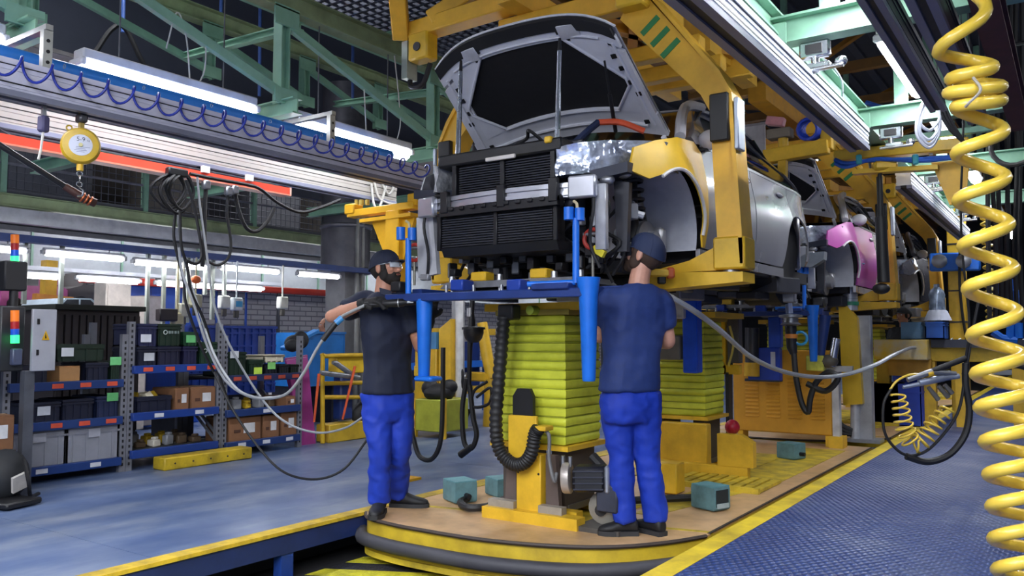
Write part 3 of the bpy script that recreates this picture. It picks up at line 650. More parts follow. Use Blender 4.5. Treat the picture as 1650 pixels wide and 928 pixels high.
# ============================================================= BLUE CAR-FRONT FIXTURE
def fixture(dy, label, lo=True):
    Y = 3.88 + dy
    t = thing('support_fixture', label, 'fixture', (CC, Y, 1.2)); p = lambda px, py: P(px, py, y=3.88) + V((0, dy, 0))
    MB().bar(p(628, 481), p(946, 471), .1, .05, bev=.006).build('front_bar', BLUD, t); 
    MB().bar(p(655, 476) + V((0, .1, .02)), p(655, 476) + V((.0, 1.2, .02)), .08, .05).build('side_bar', BLUD, t); MB().bar(p(905, 470) + V((0, .1, .02)), p(905, 470) + V((0, 1.2, .02)), .08, .05).build('side_bar', BLUD, t)
    MB().bar(p(690, 472) + V((0, .45, .0)), p(945, 462) + V((0, .45, 0)), .06, .06).build('cross_bar', BLUD, t)
    for i, (px, pb, pt) in enumerate(((658, 478, 384), (928, 456, 352))):
        po = MB().cyl(p(px, pb), p(px - (0 if i == 0 else 0), pt), .019).build('post', BLU, t)
        for k in (-8, 4): MB().cyl(p(px + k, pt + 3) + V((0, k * .003, 0)), p(px + k, pt - 17) + V((0, k * .003, 0)), .028, n=18).build('cup', BLU, po)
        MB().tube(spline([p(px + 2, pt - 15), p(px + 1, pt - 24), p(px - 4, pt - 28)], 4), .008).build('rubber_pin', M('#c8b890', .6), po)
    MB().lathe(p(684, 482), [(.03, -.5), (.035, -.49), (.048, -.1), (.052, 0)], 18).build('tapered_leg', BLU, t); MB().box(p(690, 610), (.14, .12, .03), None, .01).build('foot', BLU, t)
    MB().lathe(p(948, 447), [(.032, -.56), (.036, -.55), (.052, -.1), (.066, 0)], 18).build('tapered_leg', BLU, t)
    MB().cyl(p(860, 459) + V((0, -.06, 0)), p(928, 455), .016).build('rod', BLU, t); MB().box(p(895, 462) + V((0, -.02, .0)), (.24, .1, .035), None, .006).build('pad', BLUD, t)
    MB().box(p(642, 476) + V((0, 0, .055)), (.085, .07, .065), None, .008).build('black_block', BLK, t)
    for px in (716, 760, 805, 850, 895): MB().cyl(p(px, 472) + V((0, .02, .0)), p(px, 472) + V((0, .02, .05)), .01, n=8).build('bolt', STEEL, t)
    for px in (720, 812): MB().box(p(px, 458) + V((0, .15, 0)), (.1, .12, .07), None, .008).build('clamp_block', M('#1d3fa0', .45), t)
    return t
fixture(0, 'blue steel fixture frame under the raised car front, with upright cups and tapered legs')
fixture(4.55, 'blue steel fixture frame under the magenta car front')
def hook(px, py, y, label):
    t = thing('lifting_shackle', label, 'shackle', P(px, py, y=y)); c = P(px, py, y=y)
    MB().torus(c, .055, .013, (0, 1, .0), arc=(pi * .0, pi * 2), n=18).build('ring', M('#b0352c', .45), t); MB().cyl(c - V((0, 0, .055)), c - V((0, 0, .22)), .009).build('shank', M('#8d8a80', .4, .5), t)
    MB().cyl(c + V((-.06, 0, .03)), c + V((.06, 0, .03)), .012).build('pin', STEEL, t)
    return t
hook(668, 407, 4.15, 'red ring shackle hanging below the car corner by the bearded worker'); hook(955, 385, 4.15, 'red ring shackle below the silver strut bracket')
tag(MB().bar(P(957, 400, y=4.1), P(974, 410, y=4.1), .03, .04).build('yellow_tag', M('#d8c930', .6)), 'small yellow tag clipped below the red shackle', 'tag')

# ============================================================= OVERHEAD CARRIERS (YELLOW C-ARMS)
def carrier(dy, label, first):
    Y = 4.92 + dy
    t = thing('overhead_carrier', label, 'carrier', (CC, Y, 3.5))
    for s in (-1, 1):
        X = lambda k: CC + s * k
        # diagonal plate, elbow and post, as a plate profile in (x,z)
        prof = [(.46, 3.4), (.6, 3.4), (1.06, 2.8), (1.14, 2.66), (1.2, 1.6), (1.06, 1.6), (1.02, 2.56), (.96, 2.68), (.4, 3.29)]
        arm = MB().prism([(X(a), z) for a, z in prof], 1, Y - .07, Y + .09).build('arm', YHAN, t, sharp=20)
        MB().prism([(X(a), z) for a, z in ((.6, 3.42), (.64, 3.4), (1.09, 2.81), (1.165, 2.66), (1.225, 1.6), (1.2, 1.6), (1.14, 2.66), (1.06, 2.8))], 1, Y - .09, Y + .11).build('flange', YHAN, arm, sharp=20)
        MB().span((X(1.03), Y - .09, 1.57), (X(1.23), Y + .11, 1.77), .012).build('foot_block', YEL, t); MB().cyl((X(1.12), Y - .02, 1.54), (X(1.12), Y - .02, 1.57), .05).build('roller', STEEL, t)
        MB().prism([(X(1.22), 1.49), (X(1.22), 1.55), (X(.66), 1.57), (X(.52), 1.49), (X(.52), 1.45)], 1, Y - .1, Y + .12).build('support_arm', YEL, t)
        MB().prism([(X(1.03), 1.57), (X(.66), 1.57), (X(.66), 1.6), (X(.85), 1.64), (X(1.03), 1.72)], 1, Y - .03, Y + .03).build('rib', YEL, t)
        MB().span((X(1.03), Y - .115, 2.36), (X(1.15), Y - .07, 2.66), .008).build('black_pad', BLK, t); MB().span((X(1.18), Y - .1, 2.3), (X(1.21), Y + .02, 2.62), .006).build('steel_strip', M('#aab4c4', .4, .5), t)
        for k in range(3):
            u = .18 + k * .11; a = V((.5 + .52 * u, 0, 3.38 - .62 * u)) ; dd = V((.62, 0, -.75)).normalized(); nn = V((.72, 0, .62)).normalized()
            MB().box((X(.62 + .07 * k), Y - .072, 3.2 - .09 * k), (.15, .006, .04), Matrix.Rotation(s * radians(-38), 3, 'Y')).build('green_stripe', M('#2c7d45', .5), t)
        for yy in (0, 1.75): MB().span((X(.38) - .07, Y + yy - .3, 3.52), (X(.38) + .07, Y + yy + .9, 3.68)).build('long_member', YHAN, t)
        bxx = 1.3 if s < 0 else .52; MB().box((X(bxx), Y - .12, 3.43), (.2, .14, .22), None, .015).build('bearing_box', YEL, t); MB().cyl((X(bxx), Y - .2, 3.42), (X(bxx), Y - .18, 3.42), .035).build('axle_nut', DKS, t)
        
        if s < 0:
            MB().span((X(1.42), Y - .17, 3.2), (X(1.48), Y - .05, 3.5)).build('steel_plate', M('#a9b3ad', .4, .5), t); MB().bar((X(.4), Y - .1, 3.6), (X(1.5), Y - .1, 3.58), .16, .13, bev=.01).build('side_beam', YHAN, t)
            MB().bar((X(1.5), Y - .15, 3.55), (X(1.25), Y - .5, 3.95), .13, .15, bev=.01).build('sloping_member', YHAN, t); MB().bar((X(1.2), Y - .15, 3.62), (X(.7), Y + .1, 3.95), .12, .12, bev=.01).build('sloping_member', YHAN, t); MB().tube(spline([(X(1.45), Y - .1, 3.22), (X(1.42), Y - .12, 3.14), (X(1.3), Y - .12, 3.14), (X(1.24), Y - .1, 3.3)], 5), .02, 8).build('black_cable', BLKR, t)
    for yy, z, h in ((0, 3.44, .16), (.85, 3.36, .12), (1.3, 3.34, .12), (2.0, 3.5, .16), (2.7, 3.7, .12)): MB().span((CC - .62, Y + yy - .06, z - h / 2), (CC + .62, Y + yy + .06, z + h / 2), .01).build('cross_member', YHAN, t)
    for s in (-1, 1): MB().bar((CC - s * .5, Y, 3.62), (CC + s * .5, Y + 1.9, 3.62), .08, .1).build('brace', M('#b97f1c', .5), t)
    MB().span((CC - .1, Y - 1, 3.8), (CC + .1, Y + 3, 4.0)).build('spine', M('#c08a20', .5), t)
    for yy in (-.6, 2.4): MB().span((CC - .4, Y + yy, 4.0), (CC + .4, Y + yy + .12, 4.15), .01).build('trolley', M('#a87a20', .5), t)
    return t
CAR2 = 4.45
carrier(0, 'yellow overhead carrier whose arms hold the silver car with open bonnet', True)
carrier(CAR2 + .6, 'yellow overhead carrier holding the magenta and white car', False)
carrier(CAR2 * 2, 'yellow overhead carrier holding the dark third car', False)
trk = thing('conveyor_track', 'brown steel conveyor track above the yellow carriers', 'track', (CC, 8, 4.2))
for s in (-1, 1): MB().ibeam((CC + s * .35, 3.2, 4.25), (CC + s * .35, 26, 4.25), .14, .2).build('track_beam', M('#6b4a2a', .6, 0, .15), trk)
for i in range(13): MB().span((CC - 1.4, 4 + i * 1.6, 4.4), (CC + 1.4, 4.1 + i * 1.6, 4.52)).build('tie', M('#7a5524', .6), trk)
for s in (-1, 1): MB().ibeam((CC + s * 1.3, 3.4, 4.55), (CC + s * 1.3, 26, 4.55), .12, .16).build('side_beam', M('#8a5f20', .6), trk)
for i in range(8):
    for s in (-1, 1): MB().bar((CC + s * 1.3, 4.5 + i * 2.4, 4.6), (CC + s * .35, 5.6 + i * 2.4, 4.6), .06, .06).build('lattice', M('#9a6a22', .6), trk)
    for s in (-1, 1): MB().span((CC + s * 1.3 - .05, 5 + i * 2.4, 4.6), (CC + s * 1.3 + .05, 5.1 + i * 2.4, 7.28)).build('hanger_post', GRN, trk)
# ============================================================= CARS
ZG = 1.45
def arc(cy, cz, r, a0, a1, n=14): return [(cy + r * cos(radians(a0 + (a1 - a0) * i / n)), cz + r * sin(radians(a0 + (a1 - a0) * i / n))) for i in range(n + 1)]
def smooth(a, b, t): t = max(0, min(1, (t - a) / (b - a))); return t * t * (3 - 2 * t)
def car(y0, label, body, cover, door_col, full, liner=BLK):
    t = thing('car', label, 'car', (CC, y0 + 2, ZG))
    FA, RA, CZ, AR = .6, 3.1, .38, .335
    def fx(y, z):
        w = .885 + .035 * smooth(.25, .5, z) - .05 * smooth(.62, .98, z) - .3 * smooth(.95, 1.45, z) ** 1.0
        w -= .2 * (1 - smooth(-.05, .75, y)) ** 1.6 + .16 * smooth(3.2, 4.1, y) ** 1.5
        fl = max(0, 1 - abs(hypot(y - FA, z - CZ) - AR - .03) / .1) * .02 + max(0, 1 - abs(hypot(y - RA, z - CZ) - AR - .03) / .1) * .02
        return w + fl
    W = lambda p: V((CC + p.x, y0 + p.y, ZG + p.z))
    def put(mb, name, m, par=t, sharp=38): return mb.xf(W).build(name, m, par, sharp=sharp)
    paint = M(body, .22, .35, .03, 2, coat=.6); cov = M(cover, .38, 0, .1, 4) if cover else paint
    dm = M(door_col, .35, .1, .05, 3, coat=.3) if door_col else paint
    glass = M('#0d1016', .08, .0, 0, coat=.5)
    for s in (-1, 1):
        cf = cov if (s > 0 or not full) else paint
        fender = [(.18, .66), (.3, .62)] + arc(FA, CZ, AR, 140, -5)[2:] + [(.96, .28), (1.03, .28), (1.03, .9), (.92, .955), (.65, .93), (.42, .87), (.24, .8)]
        fo = put(MB().panel(fender, lambda y, z: fx(y, z) + (.012 if cover else 0), .08, .07, .012, s), 'fender', cf)
        put(MB().tube([V((s * (fx(y, z) + .018), y, z)) for y, z in arc(FA, CZ, AR, 128, -5, 18)], .011, 6), 'arch_lip', M('#cfcfd2', .4), fo)
        fd = [(1.04, .28), (2.02, .28), (2.02, .96), (1.15, .955), (1.04, .9)]
        rd = [(2.035, .28), (2.72, .28)] + arc(RA, CZ, AR + .02, 195, 120, 8)[1:] + [(2.95, .78), (2.95, .97), (2.035, .96)]
        d1 = put(MB().panel(fd, fx, .1, .08, .014, s), 'front_door', dm if s > 0 else paint); d2 = put(MB().panel(rd, fx, .1, .08, .014, s), 'rear_door', paint)
        put(MB().ell((s * (fx(1.9, .85) + .012), 1.88, .86), (.014, .09, .022)), 'door_handle', paint, d1); put(MB().ell((s * (fx(2.75, .86) + .012), 2.72, .87), (.014, .09, .022)), 'door_handle', paint, d2)
        put(MB().span((s * (fx(1.4, .5)) - .004, 1.18, .52), (s * fx(1.4, .5) + .006 * s, 1.3, .535)), 'badge', CHR, d1)
        qp = [(2.96, .79)] + arc(RA, CZ, AR + .02, 118, 0, 12) + [(3.6, .34), (3.95, .4), (4.0, .7), (3.9, .97), (2.96, .98)]
        put(MB().panel(qp, fx, .1, .08, .014, s), 'quarter_panel', paint)
        put(MB().panel([(.96, .2), (2.78, .2), (2.78, .27), (.96, .27)], lambda y, z: fx(y, .3) - .01, .2, .06, .03, s), 'sill', paint)
        put(MB().panel(arc(RA, CZ, AR + .06, 0, 360, 20)[:-1], lambda y, z: fx(y, z) - .1, .2, .2, .3, s), 'wheel_well', M('#17171b', .7))
        # daylight openings and pillars
        put(MB().panel([(1.6, 1.33), (1.75, 1.34), (2.7, 1.4), (2.78, 1.44), (1.72, 1.4)], lambda y, z: fx(y, z) + .004, .12, .08, .05, s), 'roof_rail', paint)
        put(MB().panel([(.98, .955), (1.07, .965), (1.8, 1.38), (1.7, 1.41), (.92, .99)], lambda y, z: fx(y, z), .1, .08, .06, s), 'windscreen_pillar', paint)
        put(MB().panel([(2.72, 1.38), (2.8, 1.44), (3.65, 1.0), (3.5, .97)], fx, .12, .08, .05, s), 'rear_pillar', paint)
        put(MB().panel([(1.1, .965), (2.0, .965), (2.0, 1.36), (1.78, 1.345)], lambda y, z: fx(y, z) - .012, .12, .08, .008, s), 'window', glass)
        put(MB().panel([(2.06, .965), (3.4, .975), (2.74, 1.37), (2.06, 1.35)], lambda y, z: fx(y, z) - .012, .12, .08, .008, s), 'window', glass)
        put(MB().panel([(2.0, .965), (2.06, .965), (2.06, 1.36), (2.0, 1.35)], lambda y, z: fx(y, z) - .004, .12, .08, .012, s), 'door_pillar', BLK)
        put(MB().panel([(1.06, .95), (3.5, .965), (3.5, .985), (1.06, .972)], lambda y, z: fx(y, z) + .004, .2, .08, .012, s), 'belt_moulding', BLK if not full else STEEL)
        put(MB().tube(spline([V((s * .84, .8, .97)), V((s * .77, 1.0, 1.16)), V((s * .69, 1.3, 1.31)), V((s * .63, 1.7, 1.4))], 6), .036, 8), 'windscreen_frame', M('#b4b4bc' if full else body, .4, 0, .04))
        mi = put(MB().ell((s * .92, 1.1, 1.0), (.085, .06, .065), (0, 0, s * -.2), 14, 10), 'mirror', M('#c4c4ca', .35, 0, .03)); put(MB().span((s * .84, 1.08, .93), (s * .91, 1.14, .97)), 'mirror_stalk', BLK, mi)
        # inner wheel arch: curved liner, inner wing, strut, brake hub
        ln = put(MB().grid(lambda u, v: V((s * (.88 - .34 * v), FA + (AR + .02) * cos(radians(20 - 175 * 0 + 150 * u - 40)), CZ + (AR + .02) * sin(radians(150 * u - 20)))), 16, 4), 'arch_liner', M('#a3a6b0', .5, 0, .08))
        put(MB().panel([(.28, .2), (1.1, .2), (1.1, .85), (.28, .85)], lambda y, z: .52, .3, .3, .03, s), 'inner_wing', M('#a6a9b2', .45, 0, .08))
        st = put(MB().tube([(s * .6, FA + .02, .32), (s * .55, FA + .06, .75)], [.035, .05], 12), 'suspension_strut', M('#1c1c20', .5))
        put(MB().tube(helix([(s * .59, FA + .03, .45), (s * .56, FA + .055, .72)], .075, 4.5, 12), .011, 6), 'coil_spring', M('#25252b', .5), st)
        hb_ = put(MB().lathe((s * .66, FA + .12, .3), [(.03, .06), (.07, .05), (.075, .0), (.14, -.01), (.14, -.03), (.05, -.04)], 20, (s, 0, 0)), 'brake_hub', M('#8a8b90', .4, .6))
        put(MB().box((s * .66, FA + .25, .33), (.09, .08, .16), None, .02), 'brake_caliper', M('#a0a1a6', .4, .5), hb_)
    # roof, bonnet support, bulkhead
    put(MB().grid(lambda u, v: V(((2 * v - 1) * (.63 - .02 * u), 1.66 + 1.24 * u, 1.385 + .06 * sin(u * pi * .8) + .04 * (1 - (2 * v - 1) ** 2))), 8, 8, (0, 0, -.02)), 'roof', paint)
    put(MB().grid(lambda u, v: V(((2 * v - 1) * (.78 - .13 * u), 0.95 + .73 * u, .97 + .42 * u + .03 * (1 - (2 * v - 1) ** 2))), 6, 8, (0, .01, -.008)), 'windscreen', glass)
    put(MB().grid(lambda u, v: V(((2 * v - 1) * (.63 + .1 * u), 2.9 + .75 * u, 1.4 - .42 * u + .03 * (1 - (2 * v - 1) ** 2))), 6, 8, (0, -.01, -.008)), 'rear_window', glass)
    put(MB().grid(lambda u, v: V(((2 * v - 1) * .73, 3.62 + .4 * u, .99 - .04 * u + .02 * (1 - (2 * v - 1) ** 2))), 4, 6, (0, 0, -.02)), 'boot_lid', paint)
    put(MB().span((-.7, 3.95, .35), (.7, 4.02, .95), .02), 'rear_panel', paint)
    put(MB().span((-.74, 1.0, .3), (.74, 1.06, .96)), 'bulkhead', M('#3a3b42', .6)); put(MB().span((-.78, 1.1, .2), (.78, 3.9, .3)), 'underbody', M('#222228', .7))
    # open bonnet: outer skin, inner frame, liner, black seal
    hz = 1.0; hy = .86
    def hp(u, v, off=0.):    # u 0 hinge .. 1 tip, v -1..1 ; opened bonnet plane
        wdt = .735 - .05 * u - .0 * v; dome = .17 * (1 - abs(v) ** 4) * (u ** .8) + .16 * (1 - v * v) * (1 - u)
        y = hy - .66 * u - .1 * (1 - v * v) * u; z = hz + .5 * u + dome * .75
        return V((v * wdt, y - .05 * (1 - abs(v) ** 3) * (1 - u) * -1, z)) + V((0, .58, .81)) * off
    def hgrid(u0, u1, v0, v1, off, th): return MB().grid(lambda a, b_: hp(u0 + (u1 - u0) * a, v0 + (v1 - v0) * b_, off), 10, 16, V((0, .58, .81)) * th)
    bo = put(hgrid(0, 1, -1, 1, .035, .012), 'bonnet', paint)
    fr = M('#d0d0d8', .4, .05, .05, 4) if full else M('#d6d6dc', .45, .05, .06, 4)
    put(hgrid(.0, .22, -1, 1, .0, .03), 'inner_frame_rear', fr, bo); put(hgrid(.83, .93, -.98, .98, .0, .03), 'inner_frame_front', fr, bo)
    for s in (-1, 1):
        put(hgrid(.2, .8, s * .84, s * .99, .0, .03), 'inner_frame_side', fr, bo)
        put(MB().add([hp(.2, s * .6, -.002), hp(.2, s * .86, -.002), hp(.46, s * .86, -.002)], [(0, 1, 2)]), 'corner_web', fr, bo)
        put(MB().add([hp(.85, s * .45, -.002), hp(.85, s * .86, -.002), hp(.52, s * .86, -.002)], [(0, 1, 2)]), 'corner_web', fr, bo)
        for (u, v) in ((.9, .45), (.84, .5), (.72, .86), (.62, .88), (.5, .9), (.4, .92), (.12, .85)):
            q = hp(u, s * v, -.004); put(MB().box(q, (.035, .03, .008), (radians(-36), 0, 0)), 'slot', BLK, bo)
        put(MB().box(hp(.9, s * .55, -.006), (.14, .1, .012), (radians(-36), 0, s * .1), .004), 'hinge_pad', M('#c2c2ca', .4, .2), bo)
        put(MB().tube([hp(.02, s * .97, -.03), V((s * .71, hy + .08, hz - .08))], .018, 8), 'bonnet_hinge', fr, bo)
    for s in (-1, 1):
        put(MB().tube([hp(.1 + .75 * i / 10, s * (.915 - .0 * i), -.004) for i in range(11)], .009, 6), 'pressed_rib', fr, bo)
        put(MB().tube([hp(u, s * v, -.006) for u, v in ((.2, .6), (.46, .86), (.53, .865), (.85, .45))], .01, 6), 'pressed_rib', fr, bo)
    put(MB().tube([hp(.86, -.8 + 1.6 * i / 16, -.006) for i in range(17)], .008, 6), 'pressed_rib', fr, bo); put(MB().tube([hp(.21, -.62 + 1.24 * i / 16, -.006) for i in range(17)], .012, 6), 'pressed_rib', fr, bo); put(MB().tube([hp(.09, -.85 + 1.7 * i / 16, -.006) for i in range(17)], .012, 6), 'pressed_rib', fr, bo)
    put(hgrid(.12, .88, -.87, .87, .012, .012), 'bonnet_liner', M('#0e0d12', .9, 0, .1, 20), bo)
    put(hgrid(.905, 1.0, -.97, .97, -.006, .03), 'front_seal', M('#15151a', .7), bo)
    put(MB().tube([hp(1.0, -1 + i / 12, .04) for i in range(25)], .008, 6), 'bonnet_edge', M('#d5d5da', .35), bo)
    # bonnet props
    def prop(px, p0, p1, yb, nm, m, r): 
        a = P(px[0], p0, y=y0 + yb) if full else None
    if full:
        for (a, b_) in (((743, 98), (738, 250)), ((902, 62), (898, 236))):
            pa = P(a[0], a[1], y=y0 + .2) - V((CC, y0, ZG)); pb = P(b_[0], b_[1], y=y0 + .08) - V((CC, y0, ZG))
            pr_ = put(MB().tube([pb, pb.lerp(pa, .5), pb.lerp(pa, .5), pb.lerp(pa, .88)], [.017, .017, .0145, .0145], 12), 'bonnet_prop', M('#b8bfcc', .25, .8)); put(MB().tube([pb.lerp(pa, .88), pa], [.013, .009], 8), 'prop_tip', BLK, pr_)
        pa = P(974, 98, y=y0 + .3) - V((CC, y0, ZG)); pb = P(992, 212, y=y0 + .62) - V((CC, y0, ZG))
        put(MB().tube([pb, pb.lerp(pa, .55), pb.lerp(pa, .55), pa], [.013, .013, .007, .007], 10), 'gas_strut', BLK)
    else:
        for v in (-.55, .55): put(MB().tube([V((v * .8, .12, .86)), hp(.75, v)], .012, 8), 'bonnet_prop', M('#b8bfcc', .25, .8))
    # front end: upper panel, radiators with slats, bumper beam, lower duct
    PL = M('#17171b', .42, 0, .1); SL = M('#46464c', .32, .3, .05); BEAM = M('#b3b5bf', .32, .6, .06)
    fp = put(MB().span((-.52, .05, .8), (.42, .2, .88), .012), 'front_upper_panel', PL)
    put(MB().span((-.12, .03, .79), (.1, .05, .815), .004), 'label_strip', M('#cfc8c4', .5), fp); put(MB().box((.33, .06, .87), (.05, .05, .04), None, .008), 'yellow_cap', YEL, fp)
    ur = put(MB().span((-.4, .1, .58), (.36, .15, .8)), 'upper_radiator', M('#0f0f12', .5))
    for i in range(13):
        for a, b_ in ((-.36, -.03), (.0, .33)): put(MB().box(((a + b_) / 2, .085, .6 + i * .0155), (b_ - a, .02, .006), (radians(25), 0, 0)), 'slat', SL, ur)
    for x in (-.39, -.015, .35): put(MB().span((x - .018, .06, .57), (x + .018, .1, .81), .004), 'radiator_stile', PL, ur)
    lr = put(MB().span((-.5, .06, .27), (.4, .12, .47)), 'lower_radiator', M('#0f0f12', .5))
    for i in range(12):
        for a, b_ in ((-.47, -.06), (-.03, .36)): put(MB().box(((a + b_) / 2, .05, .285 + i * .0155), (b_ - a, .02, .006), (radians(25), 0, 0)), 'slat', SL, lr)
    for x in (-.49, -.045, .385): put(MB().span((x - .015, .03, .26), (x + .015, .07, .48), .004), 'radiator_stile', PL, lr)
    put(MB().prism([(.0, .47), (.07, .47), (.07, .545), (.0, .52)], 0, -.46, .42), 'air_guide', PL)
    for i in range(9): put(MB().box((-.36 + i * .085, .0, .512), (.035, .03, .025), None, .004), 'clip', PL)
    put(MB().prism([(.02, .27), (.3, .27), (.34, .22), (.05, .215)], 0, -.46, .4), 'lower_duct', PL)
    for i in range(16): put(MB().box((-.5 + i * .068, .22 + .1 * (i % 3), .13 + .03 * (i % 4)), (.05, .08, .05 + .03 * (i % 2)), .3 * (i % 3), .006), 'cross_member_fitting', M(['#1d1d22', '#3a3b42', '#8a8c93'][i % 3], .4, .3))
    bb = put(MB().grid(lambda u, v: V((-.66 + 1.28 * u, .02 + .09 * (2 * u - 1) ** 2 - .0 * v, .52 + .085 * v)), 12, 2, (0, .05, 0)), 'bumper_beam', BEAM)
    for z in (.53, .575): put(MB().grid(lambda u, v: V((-.66 + 1.28 * u, .006 + .09 * (2 * u - 1) ** 2, z + .022 * v)), 12, 1, (0, .02, 0)), 'beam_ridge', BEAM, bb)
    put(MB().box((.56, .05, .565), (.17, .05, .13), (0, 0, .12), .01), 'beam_end', BEAM, bb); put(MB().box((-.6, .05, .55), (.15, .05, .13), (0, 0, -.12), .01), 'beam_end', BEAM, bb)
    for x in (-.42, .02, .39): put(MB().span((x - .03, -.008, .49), (x + .03, .03, .63), .005), 'beam_clip', PL, bb)
    for s in (-1, 1):
        put(MB().prism([(s * .56, .12), (s * .72, .1), (s * .74, .5), (s * .6, .52)] if s < 0 else [(.68, .2), (.74, .2), (.76, .6), (.66, .62)], 1, .1 if s < 0 else .24, .14 if s < 0 else .28), 'front_leg_plate', M('#b9bbc2', .45, .1) if s < 0 else M('#3f4047', .4, .3))
        put(MB().span((s * .62, .08, .2 if s > 0 else .08), (s * .69, .12, .58 if s > 0 else .12), .006), 'tow_bracket', M('#b3b5bc', .35, .4))
        put(MB().tube(spline([(s * .6, .1, .62), (s * .63, .05, .45), (s * .6, .06, .25), (s * .64, .1, .1)], 6), .01, 6), 'harness', BLKR)
        # foil wrapped headlamp
        hl = [[V((s * ((.38 if s > 0 else .52) + (.5 if s > 0 else .26) * u), .05 + .46 * u ** 1.6 + .1 * (v < 2) * 0 - .015 * sin(v * 2 + u * 9), .72 + .06 * u + z * (1 - .35 * abs(u - .5)))) for v, z in enumerate((-.09, -.03, .05, .11))] for u in [k / 8 for k in range(9)]]
        rings = [[p for p in r] + [p + V((0, .17, 0)) for p in r[::-1]] for r in hl]
        ho = put(MB().loft(rings), 'headlamp', M('#c9d2e6', .14, .7, .45, 7, bump=.8, bscale=11, dark='#3a4258') if s > 0 else M('#d3d4d8', .4, .1, .25, 9, bump=.6, bscale=12, dark='#55585f'), sharp=20)
        put(MB().prism([(s * .42, .6), (s * .8, .64), (s * .8, .7), (s * .42, .66)], 1, .14, .3), 'lamp_bracket', M('#2a2f3e', .4, .2), ho)
        for k, (x, y, z) in enumerate(((.55, .12, .68), (.66, .16, .66), (.48, .1, .64), (.74, .22, .7))): put(MB().ell((s * x, y, z - .05), (.05, .03, .03)), 'lamp_fixing', STEEL if k % 2 else BLK, ho)
    # engine bay and chassis clutter, all bolted to the car
    rn = random.Random(int(y0 * 7))
    greys = ['#1a1a1e', '#2a2a30', '#4a4b52', '#84868e', '#aeb0b6', '#3a3c44', '#141416']
    for i in range(46):
        x = rn.choice((-1, 1)) * rn.uniform(.36, .74); y = rn.uniform(.2, .42); z = rn.uniform(.14, .62); g_ = M(rn.choice(greys), .4, .3, .05); k = rn.random()
        if k < .35: put(MB().box((x, y, z), (rn.uniform(.03, .1), .06, rn.uniform(.03, .1)), rn.uniform(-.5, .5), .006), 'bracket', g_)
        elif k < .6: put(MB().cyl((x, y, z), (x + rn.uniform(-.08, .08), y + .04, z + rn.uniform(-.1, .1)), rn.uniform(.012, .03), n=8), 'fitting', g_)
        elif k < .8: put(MB().lathe((x, y - .03, z), [(.01, 0), (.035, .005), (.035, .03), (.02, .04)], 10, (0, -1, 0)), 'pulley', g_)
        else: put(MB().tube(spline([(x, y, z), (x + rn.uniform(-.1, .1), y - .03, z - .08), (x + rn.uniform(-.15, .15), y, z - .2)], 5), .011, 6), 'hose', BLKR)
    en = put(MB().span((-.34, .3, .3), (.42, .85, .86), .03), 'engine_block', M('#26272c', .5, .3, .2))
    for i in range(10): put(MB().box((rn.uniform(-.3, .4), rn.uniform(.3, .6), .88), (rn.uniform(.06, .2), rn.uniform(.06, .16), rn.uniform(.03, .1)), rn.uniform(-.4, .4), .01), 'engine_fitting', M(rn.choice(greys), .4, .3), en)
    put(MB().tube(spline([(-.2, .35, .92), (-.06, .4, 1.0), (.03, .3, 1.02), (.12, .4, .92)], 6), .012, 6), 'cable_loop', BLKR, en)
    if full:
        op = put(MB().tube(spline([(.42, .5, 1.06), (.55, .55, 1.05), (.68, .62, .99)], 6), .02, 8), 'orange_pipe', M('#d9552f', .45))
        put(MB().tube(spline([(.3, .32, .86), (.36, .4, .96), (.42, .5, 1.06)], 6), .022, 8), 'blue_hose', M('#2b3557', .5), op)
    # subframe below
    sf = put(MB().prism([(-.55, .02), (.55, .02), (.5, .06), (-.5, .06)], 1, .12, .5), 'subframe', M('#7f8188', .45, .4, .15)); put(MB().box((0, .3, -.02), (1.0, .3, .05), None, .01), 'subframe_plate', M('#3a3b42', .5, .3), sf)
    for x in (-.48, -.3, -.1, .14, .3, .48): put(MB().tube([(x, .16, -.05), (x, .16, .02), (x, .16, .03), (x, .16, .1)], [.012, .012, .024, .02], 8), 'jack_pin', STEEL, sf)
    for x in (-.25, .2): put(MB().box((x, .18, .09), (.12, .1, .06), None, .008), 'yellow_pad', YEL, sf)
    for i in range(60):
        x = rn.uniform(-.8, .8); y = rn.uniform(.6, 3.8); put(MB().box((x, y, rn.uniform(.03, .18)), (rn.uniform(.06, .3), rn.uniform(.1, .4), rn.uniform(.05, .14)), rn.uniform(-.3, .3), .01), 'underbody_unit', M(rn.choice(greys[:6]), .5, .3))
    return t
car(4.0, 'silver car with open bonnet, bare radiator front and yellow wing cover', '#9c9ca4', '#d9b02c', None, True)
c2 = car(4.0 + CAR2, 'white car with magenta protective covers and open bonnet behind the silver car', '#c9c9d0', '#b14fa0', '#b14fa0', False)
c3 = car(4.0 + CAR2 * 2, 'dark third car with open bonnet at the end of the line', '#4c4c55', None, None, False)
bd = thing('grey_board', 'plain light grey panel standing behind the silver car roof', 'panel', P(1212, 262, y=8.4))
MB().span(P(1188, 264, y=8.4), P(1232, 200, y=8.4) + V((0, .03, 0)), .004).build('sheet', M('#a9a9b0', .5), bd); MB().span(P(1190, 204, y=8.42) + V((0, .03, -.02)), P(1232, 198, y=8.42) + V((0, .05, .02))).build('rim', M('#8e8e96', .5), bd)
